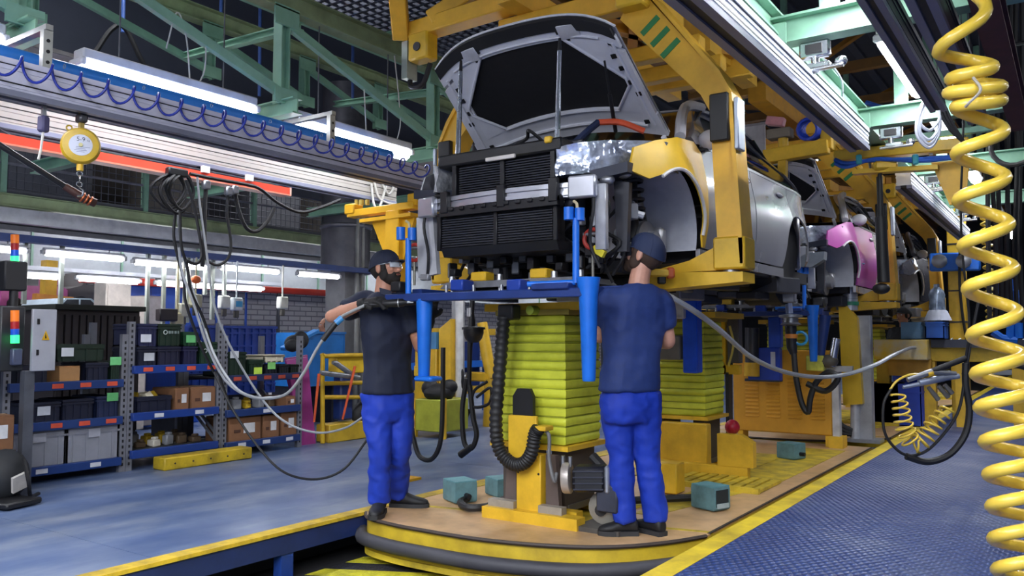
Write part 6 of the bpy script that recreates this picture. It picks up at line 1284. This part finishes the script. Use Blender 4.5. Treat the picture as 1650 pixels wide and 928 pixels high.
# thick foreground spiral hose
lefts = [(1522, -55), (1512, 85), (1532, 128), (1528, 150), (1540, 172), (1541, 248), (1544, 323), (1552, 397), (1559, 466), (1566, 541), (1572, 603), (1578, 657), (1586, 712), (1592, 765), (1597, 816), (1600, 868), (1606, 918), (1612, 968)]
rad = [36, 36, 42, 42, 38, 39, 39, 39, 39, 39, 42, 44, 45, 46, 46, 47, 47, 47]
dc = 2.75; pts = []
for i in range(len(lefts) - 1):
    for k in range(18):
        u = k / 18; an = 2 * pi * u
        lx = lefts[i][0] + (lefts[i + 1][0] - lefts[i][0]) * u; ly = lefts[i][1] + (lefts[i + 1][1] - lefts[i][1]) * u; r_ = rad[i] + (rad[i + 1] - rad[i]) * u
        pts.append(PD(lx + r_ - r_ * cos(an), ly, dc + (r_ / F_PX * dc) * sin(an)))
t = thing('coil_hose', 'thick bright yellow spiral hose hanging in front of the right aisle', 'hose', PD(1600, 968, dc)); MB().tube(pts, .0215, 10).build('spiral', YC, t, sharp=80)
MB().tube(spline([PD(1568, 125, dc - .1), PD(1580, 145, dc - .13), PD(1562, 165, dc - .12), PD(1556, 172, dc - .1)], 5), .005, 6).build('tie_wire', M('#9a948a', .5), t); MB().cyl(pts[0], (pts[0].x, pts[0].y, 2.62), .02).build('top_fitting', STEEL, t)
# loops of grey cables on the rail end
t = thing('cable_bundle', 'bundle of pale grey and black cables looped from the slim dark rail', 'cable', PD(1498, 140, 6.0)); cp_ = lambda px, py, d=0: PD(px, py, 6.0 + d)
MB().box(cp_(1497, 145), (.08, .1, .06), None, .01).build('clamp', WHT, t); MB().cyl(cp_(1497, 145), cp_(1497, 100), .012).build('suspension', DKS, t)
for k, (w_, h) in enumerate(((14, 75), (20, 88), (10, 60), (6, 82))): MB().tube(spline([cp_(1497, 148, .02 * k), cp_(1490 - w_ * .5, 148 + h * .4), cp_(1484 - w_ * .3, 148 + h * .8), cp_(1497, 150 + h), cp_(1512, 148 + h * .8), cp_(1514, 148 + h * .5), cp_(1506, 150)], 5), .012, 6).build('loop', M('#b7bcc9', .45), t)
for k in range(3): MB().tube(spline([cp_(1504 + k * 4, 148), cp_(1512 + k * 6, 175), cp_(1528 + k * 5, 205), cp_(1548 + k * 4, 225 + 4 * k)], 5), .013, 6).build('black_cable', BLKR, t)
tag(MB().tube(spline([PD(1395, 165, 7.5), PD(1425, 174, 7.4), PD(1455, 178, 7.2), PD(1480, 168, 7), PD(1495, 150, 6.5)], 6), .022, 8).build('air_hose', M('#2c55a8', .4)), 'blue air hose sagging between the right cross beams', 'hose')
tag(MB().tube(spline([PD(1322, 92, 5.6), PD(1340, 105, 5.7), PD(1356, 130, 5.9), PD(1357, 160, 6.1)], 6), .008, 6).build('white_cable', M('#c5ccd6', .5)), 'thin white cable arching beside the white rail', 'cable')
# yellow gantry behind with blue lines
YG = 13.3; gp = lambda px, py, d=0: P(px, py, y=YG + d)
g = thing('yellow_gantry', 'tall yellow gantry post with blue bracket behind the thick yellow coil', 'gantry', V((gp(1541, 600).x, YG, 0))); xg = gp(1541, 400).x
MB().span((xg - .11, YG - .1, 0), (xg + .11, YG + .1, 3.55), .01).build('post', YEL, g); 
MB().prism3([gp(1508, 262), gp(1570, 256), V((xg + .11, YG, 2.7)), V((xg - .11, YG, 2.7))], V((0, .06, 0))).build('gusset', YHAN, g)
MB().bar(gp(1498, 423, -.2), gp(1580, 421, -.2), .1, .26, bev=.02).build('blue_bracket', BLU, g); 
for px in (1514, 1553): MB().lathe(gp(px, 421, -.3), [(.1, 0), (.1, .05), (.05, .08)], 12, (0, -1, 0)).build('valve', STEEL, g)
for y in (350, 395, 470, 520): MB().span((xg - .115, YG - .11, gp(1541, y).z), (xg + .115, YG + .11, gp(1541, y).z + .02)).build('strap', DKS, g)
MB().tube(spline([gp(1556, 210, -.3), gp(1552, 330, -.3), gp(1546, 430, -.3), gp(1550, 500, -.3), gp(1560, 560, -.3)], 6), .02, 6).build('cable', BLKR, g)
xb = thing('yellow_crossbar', 'long yellow crossbar with blue air lines hung under the green framework', 'crossbar', P(1450, 250, y=7.9)); xp = lambda px, py, d=0: P(px, py, y=7.9 + d)
MB().bar(xp(1345, 253), xp(1562, 232), .14, .1, bev=.008).build('arm', YEL, xb); MB().bar(xp(1375, 278, -.05), xp(1512, 270, -.05), .1, .04).build('lower_rail', YEL, xb); MB().prism3([xp(1500, 262), xp(1562, 256), xp(1556, 330), xp(1530, 330)], V((0, .04, 0))).build('gusset', YHAN, xb)
for px in (1378, 1500): MB().bar(xp(px, 250), V((xp(px, 250).x, 7.9, 2.91)), .03, .03).build('hanger', STEEL, xb)
MB().bar(V((-1.5, 7.9, 2.92)), V((.65, 7.9, 2.92)), .06, .05).build('support_channel', GRN, xb)
for px in (1400, 1470): MB().bar(xp(px, 256), xp(px + 4, 276, -.05), .02, .02).build('tie', STEEL, xb)
for k, oy in enumerate((0, 6)): MB().tube(spline([xp(1345, 257 + oy, -.1), xp(1365, 263 + oy, -.1), xp(1410, 258 - oy * .3, -.1), xp(1480, 256 + oy * .6, -.1), xp(1540, 252 + oy * .3, -.1)], 6), .018, 8).build('air_line', M('#2458b8', .4), xb)
for px in (1384, 1475): MB().box(xp(px, 257, -.12), (.05, .03, .09), None, .01).build('line_clip', M('#2f98a8', .5), xb)
MB().box(xp(1425, 268, -.05), (.2, .14, .08), .4, .02).build('slider', YEL, xb)
bl = thing('gas_spring', 'black telescopic cylinder hanging from the yellow crossbar before the magenta car', 'cylinder', P(1420, 460, y=7.87)); MB().tube([P(1417, 285, y=7.87), P(1419, 350, y=7.87), P(1419, 350, y=7.87), P(1424, 455, y=7.87)], [.026, .026, .048, .052], 14).build('tube', BLK, bl); MB().ell(P(1420, 465, y=7.87), (.075, .06, .05)).build('end_ball', BLK, bl); MB().tube([P(1417, 287, y=7.87), P(1421, 262, y=7.87)], .02, 8).build('hanger_rod', DKS, bl)
# carrier side bracket near the silver car
kb = thing('yellow_bracket', 'yellow bracket bar with grey block hanging in front of the white car bonnet', 'bracket', P(1262, 320, y=8.3)); kp = lambda px, py, d=0: P(px, py, y=8.3 + d)
MB().bar(kp(1232, 254), kp(1335, 236), .12, .14, bev=.008).build('bar', YEL, kb); MB().bar(kp(1262, 240), kp(1260, 322), .08, .08).build('drop_leg', YEL, kb); MB().box(kp(1257, 216), (.24, .14, .1), None, .01).build('grey_block', M('#7d7468', .6), kb); MB().box(kp(1250, 196), (.18, .1, .09), (0, .25, 0), .01).build('pink_tab', M('#c98a94', .5), kb); MB().cyl(kp(1262, 240), kp(1262, 222), .05).build('stub', YEL, kb)
MB().span(kp(1322, 240), kp(1330, 195) + V((.05, .1, 0)), .006).build('upright_tab', YEL, kb); MB().bar(kp(1322, 200), (kp(1322, 200).x, 8.3, 4.2), .08, .08).build('hanger', YHAN, kb); MB().bar((kp(1322, 200).x + .04, 8.3, 4.18), (CC + .38, 8.3, 4.18), .06, .06).build('hanger_arm', YHAN, kb)
MB().tube(helix([kp(1300, 208, -.1), kp(1312, 208, .1)], .1, 5, 14), .018, 6).build('blue_coil', M('#2343b8', .35), kb)
# louvred cabinet on the platform
yc = thing('louvred_cabinet', 'amber yellow cabinet with rows of louvres at the platform end', 'cabinet', (-2.7, 9.25, 0)); AM = M('#cf982a', .5, 0, .06)
bd_ = MB().span((-3.24, 9.1, .12), (-2.17, 9.32, 1.02), .012).build('body', AM, yc)
for r_ in range(4):
    for k in range(11):
        x = -3.1 + r_ * .235; z = .28 + k * .042
        MB().prism([(9.1, z), (9.1, z + .022), (9.085, z + .004)], 0, x, x + .15).build('louvre', AM, bd_)
for x in (-3.2, -2.25): MB().span((x, 9.12, 0), (x + .06, 9.3, .12)).build('foot', YEL, yc)
MB().span((-2.17, 9.1, 0), (-2.1, 9.2, .85)).build('white_post', M('#c4c6cc', .5), yc); MB().span((-2.2, 9.05, 0), (-2.06, 9.25, .12)).build('post_foot', YEL, yc); MB().span((-2.3, 9.05, .8), (-1.95, 9.12, .86)).build('tool_shelf', M('#b9bcc2', .4, .3), yc)
mb_ = thing('blue_drive_box', 'blue drive box with white lettering strip above the louvred cabinet', 'drive', P(1230, 610, y=8.9)); mp_ = lambda px, py, d=0: P(px, py, y=8.9 + d)
MB().span(mp_(1205, 613), mp_(1256, 560) + V((0, .1, 0)), .01).build('box', M('#1a3fae', .45), mb_); MB().span(mp_(1238, 560), mp_(1257, 510) + V((0, .1, 0)), .01).build('column', M('#1c46b6', .45), mb_); MB().span(mp_(1242, 593, -.004), mp_(1249, 567, -.004) + V((0, .003, 0))).build('white_strip', M('#b9c0d8', .5), mb_)
MB().cyl(mp_(1212, 606), mp_(1212, 584), .085).build('yellow_pot', YEL, mb_); MB().cyl(mp_(1212, 584), mp_(1212, 528), .075).build('motor', M('#3a3c44', .4, .3), mb_); MB().span(mp_(1200, 614), mp_(1256, 613) + V((0, .12, .01))).build('plate', DKS, mb_)
bp2 = thing('guard_column', 'tall bright blue guard column behind the worker in blue', 'column', P(1112, 600, y=6.3)); MB().span(P(1100, 601, y=6.3), P(1122, 480, y=6.3) + V((0, .12, 0)), .01).build('lower_column', M('#1450d8', .4), bp2); MB().span(P(1103, 480, y=6.3), P(1120, 455, y=6.3) + V((0, .1, .05)), .008).build('upper_column', BLUD, bp2); MB().box(P(1094, 500, y=6.3), (.12, .12, .14), None, .01).build('white_box', M('#b9bcc0', .5), bp2); MB().box(P(1078, 560, y=6.4), (.28, .2, .2), None, .01).build('control_unit', M('#77756f', .5), bp2)
sm = thing('slide_column', 'grey sliding column with yellow side rails beside the second bellows', 'column', P(1175, 690, y=7.6)); sp = lambda px, py, d=0: P(px, py, y=7.6 + d)
MB().span(sp(1172, 585), sp(1190, 500) + V((0, .1, 0)), .006).build('slide', M('#5c5c66', .4, .4), sm); MB().span(sp(1164, 603), sp(1191, 588) + V((0, .08, 0)), .006).build('lower_bracket', YEL, sm); MB().span(sp(1163, 603), sp(1168, 510) + V((0, .08, 0))).build('side_rail', YEL, sm); MB().tube(spline([sp(1176, 525), sp(1182, 555), sp(1174, 590)], 5), .012, 6).build('yellow_wire', M('#d6c35a', .5), sm)
MB().span(sp(1170, 700), sp(1174, 600) + V((.0, .1, 0))).build('post', DKS, sm); MB().span(V((sp(1168, 700).x, 7.55, 0)), V((sp(1190, 700).x, 7.8, .03))).build('foot', DKS, sm); MB().ell(sp(1180, 688, -.1), (.07, .07, .07)).build('red_knob', M('#b0203a', .3), sm)
pd2 = thing('lift_pedestal', 'yellow lift pedestal box below the second bellows', 'pedestal', (-2.8, 6.6, 0)); MB().span((-3.05, 6.7, .05), (-2.62, 6.8, .42), .008).build('front_plate', YEL, pd2); MB().span((-3.2, 6.62, 0), (-2.25, 6.7, .1), .008).build('front_beam', YEL, pd2); MB().prism([(-2.5, .1), (-2.2, .1), (-2.2, .3), (-2.3, .36), (-2.5, .36)], 1, 6.62, 6.7).build('corner_bracket', YEL, pd2)
# hanging nutrunner in front of the cabinet
nn_ = thing('nut_runner', 'long silver and black nut runner hanging in front of the louvred cabinet', 'tool', P(1275, 560, y=8.0)); n2 = lambda px, py: P(px, py, y=8.0)
MB().tube([n2(1265, 425), n2(1272, 505)], [.028, .035], 12).build('upper_shaft', M('#8f99b8', .35, .5), nn_); MB().lathe(n2(1274, 516), [(.04, -.06), (.1, -.04), (.07, -.02), (.07, .02), (.11, .03), (.11, .05), (.04, .06)], 18).build('collar', STEEL, nn_); MB().tube([n2(1274, 522), n2(1276, 560), n2(1279, 570)], [.055, .05, .035], 12).build('motor', M('#26262c', .4, .3), nn_)
MB().torus(n2(1290, 545), .06, .014, (0, 1, 0), 16, 6).build('blue_loop', M('#2a8ac0', .4), nn_); MB().tube(spline([n2(1279, 568), n2(1283, 610), n2(1292, 650), n2(1302, 664), n2(1306, 640), n2(1316, 615), n2(1335, 600), n2(1350, 610), n2(1330, 630), n2(1300, 618)], 6), .028, 8).build('hose', RUB, nn_); MB().cyl(n2(1275, 545), n2(1275, 538), .058).build('orange_band', M('#c67a2a', .5), nn_)
MB().tube([n2(1265, 425), n2(1262, 395)], .02, 8).build('suspension', DKS, nn_)
# tilting headlamp part / chrome bits below second car
hl2 = thing('grey_lamp_unit', 'grey lamp unit carried on a bracket below the white car front', 'part', P(1310, 425, y=8.34)); MB().prism3([P(x, y, y=8.34) for x, y in ((1268, 425), (1300, 408), (1328, 405), (1327, 418), (1308, 430), (1270, 430))], V((0, .12, 0))).build('unit', M('#8a929c', .35, .3), hl2); MB().box(P(1260, 415, y=8.34), (.1, .1, .1), None, .02).build('bracket', DKS, hl2)
# white lift column on the right
lc2 = thing('lift_column', 'white lift column with tall yellow cover on the second platform', 'column', P(1385, 714, z=0)); l2 = lambda px, py, d=0: P(px, py, y=9.75 + d)
MB().span(l2(1384, 712), l2(1402, 508) + V((0, .12, 0)), .008).build('mast', M('#a9acb4', .4, .3), lc2); MB().prism3([l2(1354, 487), l2(1362, 487), l2(1384, 512), l2(1393, 650), l2(1362, 652)], V((0, -.1, 0))).build('cover', M('#dcb52a', .4, 0, .05), lc2); MB().cyl(l2(1378, 708), l2(1378, 650), .05, n=16).build('cylinder', M('#c3c6ce', .35, .2), lc2); MB().cyl(l2(1370, 500), l2(1370, 440), .08, n=20).build('upper_cylinder', M('#b5b9c4', .35, .3), lc2); MB().cyl(l2(1371, 492), l2(1371, 486), .085, n=20).build('green_band', M('#2f8a6a', .5), lc2)
for k in range(5): MB().cyl(l2(1370, 450 + k * 8), l2(1370, 449 + k * 8), .083, n=20).build('ring', M('#8d919c', .4, .4), lc2)
MB().box(V((l2(1394, 713).x, 9.78, .022)), (.34, .26, .036)).build('foot_plate', M('#9a9da6', .4, .4), lc2)
for k in range(3): MB().tube(spline([l2(1340, 560 + 8 * k, -.2), l2(1343, 640, -.2), l2(1352, 680 + 6 * k, -.2), l2(1372, 694 + 3 * k, -.15)], 6), .03, 8).build('hose', RUB, lc2)
bt = thing('blue_signal_frame', 'blue frame post with tool rest and yellow wrapped lamp by the cabinet', 'frame', P(1320, 600, y=8.9)); MB().tube([P(1330, 508, y=8.9), P(1322, 575, y=8.9)], [.06, .04], 10).build('leg', BLUD, bt); MB().box(P(1315, 585, y=8.9), (.18, .12, .16), None, .01).build('lamp', M('#cfd05a', .4, 0, .3), bt); MB().ell(P(1335, 582, y=8.9), (.1, .07, .07)).build('grey_casing', M('#55514a', .5), bt); MB().cyl(P(1340, 590, y=8.9), P(1348, 545, y=8.9), .04).build('chrome_part', CHR, bt)
# bench down the line
bn = thing('yellow_bench', 'yellow steel bench with scuffed front down the right aisle', 'bench', (-1.6, 12.2, 0)); b2 = lambda px, py, d=0: P(px, py, y=11.8 + d); zt = b2(1450, 547).z; zb = b2(1450, 580).z
MB().span(b2(1408, 579), b2(1494, 547) + V((0, .5, 0)), .01).build('front_box', M('#d8b32c', .45, 0, .3, 3, dark='#c9c6b8'), bn); MB().span(b2(1494, 582, .3), b2(1660, 560, .3) + V((0, .45, 0)), .01).build('long_top', M('#d0ac2a', .5, 0, .15), bn); MB().span(b2(1432, 605, .2), b2(1500, 579, .2) + V((0, .35, 0))).build('drawer_unit', M('#b98a22', .5), bn)
for px in (1415, 1490, 1545, 1640): MB().span((b2(px, 600).x - .08, 12.12, 0), (b2(px, 600).x + .08, 12.28, zb)).build('leg', YEL, bn)
MB().span(b2(1500, 560, .2), b2(1650, 547, .2) + V((0, .1, 0))).build('backboard', M('#2e3240', .5), bn)
for i, (px, py, w_, col, lb) in enumerate(((1472, 547, .24, '#5f86a8', 'pale blue translucent bin on the yellow bench'), (1510, 547, .22, '#1f58b0', 'blue bin with white print on the yellow bench'))):
    p = b2(px, py, .3); crate((p.x, p.y, zt + .01), (w_, .4, .22), col, lb, 'bins on the bench', name='bench_bin')
t = thing('water_bottle', 'wrapped clear bottle standing in white foil on the blue bin', 'bottle', b2(1511, 525)); p = b2(1511, 522, .3); p.z = zt + .01 + .22 + .14; MB().lathe(p, [(.08, 0), (.1, .02), (.095, .15), (.1, .22), (.08, .28), (.035, .32), (.035, .36)], 18).build('bottle', M('#9fb0c8', .12, .3, .3, 8, bump=.6, bscale=12), t); MB().lathe(p + V((0, 0, -.12)), [(.17, 0), (.15, .05), (.12, .12), (.09, .15)], 9).build('foil', M('#c3c8d8', .4, 0, .1), t)
for i in range(10):
    px = 1530 + i * 13; p = b2(px, 560, .42 + .12 * (i % 2))
    tag(MB().box((p.x, p.y, b2(1520, 560, .3).z + .03), (R.uniform(.06, .09), .07, .05), R.random() * .4, .01).tube([(p.x - .04, p.y - .01, b2(1520, 560, .3).z + .06), (p.x + .04, p.y + .02, b2(1520, 560, .3).z + .12)], .012, 6).build('metal_part', M('#a9adb6', .3, .6)), 'silvery metal part lying on the long yellow bench top', 'part', 'metal parts on the bench')
for i, (px, py, lb) in enumerate(((1450, 640, 'blue bin on the floor under the bench front'), (1415, 632, 'dark bin under the bench by the lift column'))):
    p = b2(px, 668, .3); crate((p.x, p.y, 0), (.6, .5, .55), ['#1d3fae', '#23232a'][i], lb, 'bins under the bench', name='floor_bin')
# hand tools with small yellow coil, hung in front of the bench
hd_ = thing('tool_cluster', 'pair of silver pistol tools with small yellow spiral hose hanging over the aisle', 'tool', PD(1490, 610, 6.2)); tq = lambda px, py, d=0: PD(px, py, 6.2 + d)
MB().tube([tq(1502, 598), tq(1556, 577)], .022, 10).build('black_handle', BLKR, hd_); MB().tube([tq(1552, 604), tq(1590, 594), tq(1625, 588, .1)], .022, 10).build('black_handle', BLKR, hd_)
MB().tube([tq(1455, 624), tq(1480, 619), tq(1481, 617), tq(1520, 609), tq(1522, 609), tq(1545, 606)], [.014, .016, .026, .028, .022, .02], 12).build('barrel', M('#9aa3b8', .3, .6), hd_); MB().tube([tq(1462, 612), tq(1500, 599), tq(1540, 602)], [.02, .024, .018], 10).build('barrel', STEEL, hd_); MB().cyl(tq(1494, 603), tq(1502, 600), .026).build('yellow_band', YEL, hd_)
for a, b_ in (((1496, 624), (1512, 644)), ((1512, 622), (1528, 640)), ((1522, 620), (1534, 634))): MB().tube([tq(*a), tq(*b_)], [.016, .02], 10).build('trigger_grip', M('#7d7a76', .35, .6), hd_)
MB().tube(spline([tq(1490, 603), tq(1465, 604), tq(1445, 614), tq(1434, 628)], 6), .009, 8).build('yellow_tube', YC, hd_)
MB().tube(helix(spline([tq(1446, 634), tq(1452, 660), tq(1458, 690), tq(1472, 715), tq(1490, 705), tq(1508, 680), tq(1528, 658)], 5), lambda u: .048 + .02 * sin(u * pi), 15, 14), .0085, 6).build('yellow_spiral', YC, hd_, sharp=80)
for pts_, r_ in (([(1436, 626), (1424, 650), (1424, 690), (1436, 715), (1460, 733), (1490, 728), (1520, 700), (1545, 660), (1556, 600), (1566, 540), (1580, 470)], .011), ([(1460, 735), (1495, 744), (1530, 732), (1555, 700), (1562, 660), (1556, 620), (1556, 585)], .026), ([(1625, 588), (1650, 592), (1680, 610)], .02)): MB().tube(spline([tq(x, y) for x, y in pts_], 6), r_, 8).build('black_hose', RUB, hd_)
for pp in ((1556, 577), (1552, 604)): MB().tube(spline([tq(*pp), tq(1562, 520), tq(1552, 420), tq(1548, 330), tq(1552, 200), tq(1545, 60)], 5), .009, 6).build('suspension_cable', BLKR, hd_)
# right background: machinery
bg = thing('machine_rack', 'dark machine rack full of hoses at the far right', 'machine', (.6, 12, 0))
MB().span((.2, 11.5, 0), (2.4, 13, 3.4)).build('frame_body', M('#1d1f27', .6, .2, .2, 3), bg)
for i in range(6): MB().span((.15, 11.4, .2 + i * .55), (2.4, 11.5, .26 + i * .55)).build('shelf', M('#3a3d48', .5, .3), bg)
rb_ = random.Random(11)
for i in range(22): MB().box((rb_.uniform(.1, 2), 11.35, rb_.uniform(.6, 3.3)), (rb_.uniform(.08, .3), .1, rb_.uniform(.08, .25)), None, .01).build('unit', M(rb_.choice(['#d5d8dc', '#1d4fa8', '#2c2f38', '#b9bcc2', '#8a2f2a', '#3f7f66']), .5), bg)
for k, pts_ in enumerate(([(1610, 455), (1612, 468), (1640, 470), (1642, 545)], [(1625, 450), (1630, 500), (1628, 548)], [(1600, 535), (1615, 545), (1640, 548)])): MB().tube([P(x, y, y=11.2) for x, y in pts_], .045, 8).build('blue_pipe', BLU, bg)
MB().tube(helix([P(1588, 340, y=10.8), P(1598, 520, y=10.8)], .05, 18, 12), .014, 6).build('yellow_spiral', M('#c9b04a', .4), bg)
for k in range(7):
    x0 = 1592 + 9 * k; yk = 9.62 + .12 * k; tag(MB().tube(spline([P(x0, -20, y=yk), P(x0 + rb_.uniform(-4, 4), 120, y=yk), P(x0 + rb_.uniform(-5, 5), 250, y=yk), P(x0 + rb_.uniform(-4, 4), 400, y=yk), P(x0 + rb_.uniform(-4, 4), 520, y=yk)], 6), .025, 6).build('drop_hose', BLKR), 'black hose dropping from the roof before the dark machine rack', 'hose', 'black drop hoses at the right')
for k, c in enumerate(((1640, 120), (1635, 230))):
    q = P(c[0], c[1], y=8.5); tag(MB().torus(q, .28 if k == 0 else .2, .022, (.3, 1, 0), 22, 8).build('coiled_cable', BLKR), ['large coiled black cable high at the right', 'smaller coiled dark cable below the large coil'][k], 'cable')
rg_ = thing('equipment_gantry', 'rusty brown upright with blue equipment at the far right', 'gantry', (.35, 9, 0)); MB().ibeam((.32, 8.6, 0), (.32, 8.6, 5), .16, .16).build('upright', M('#4a2f30', .7, .2, .2), rg_)
for k in range(5): MB().box((.15 + .1 * (k % 2), 8.4, 2.2 + k * .35), (.22, .2, .24), None, .02).build('blue_unit', M(['#1c3f8a', '#2a62b8', '#23324a'][k % 3], .5), rg_)
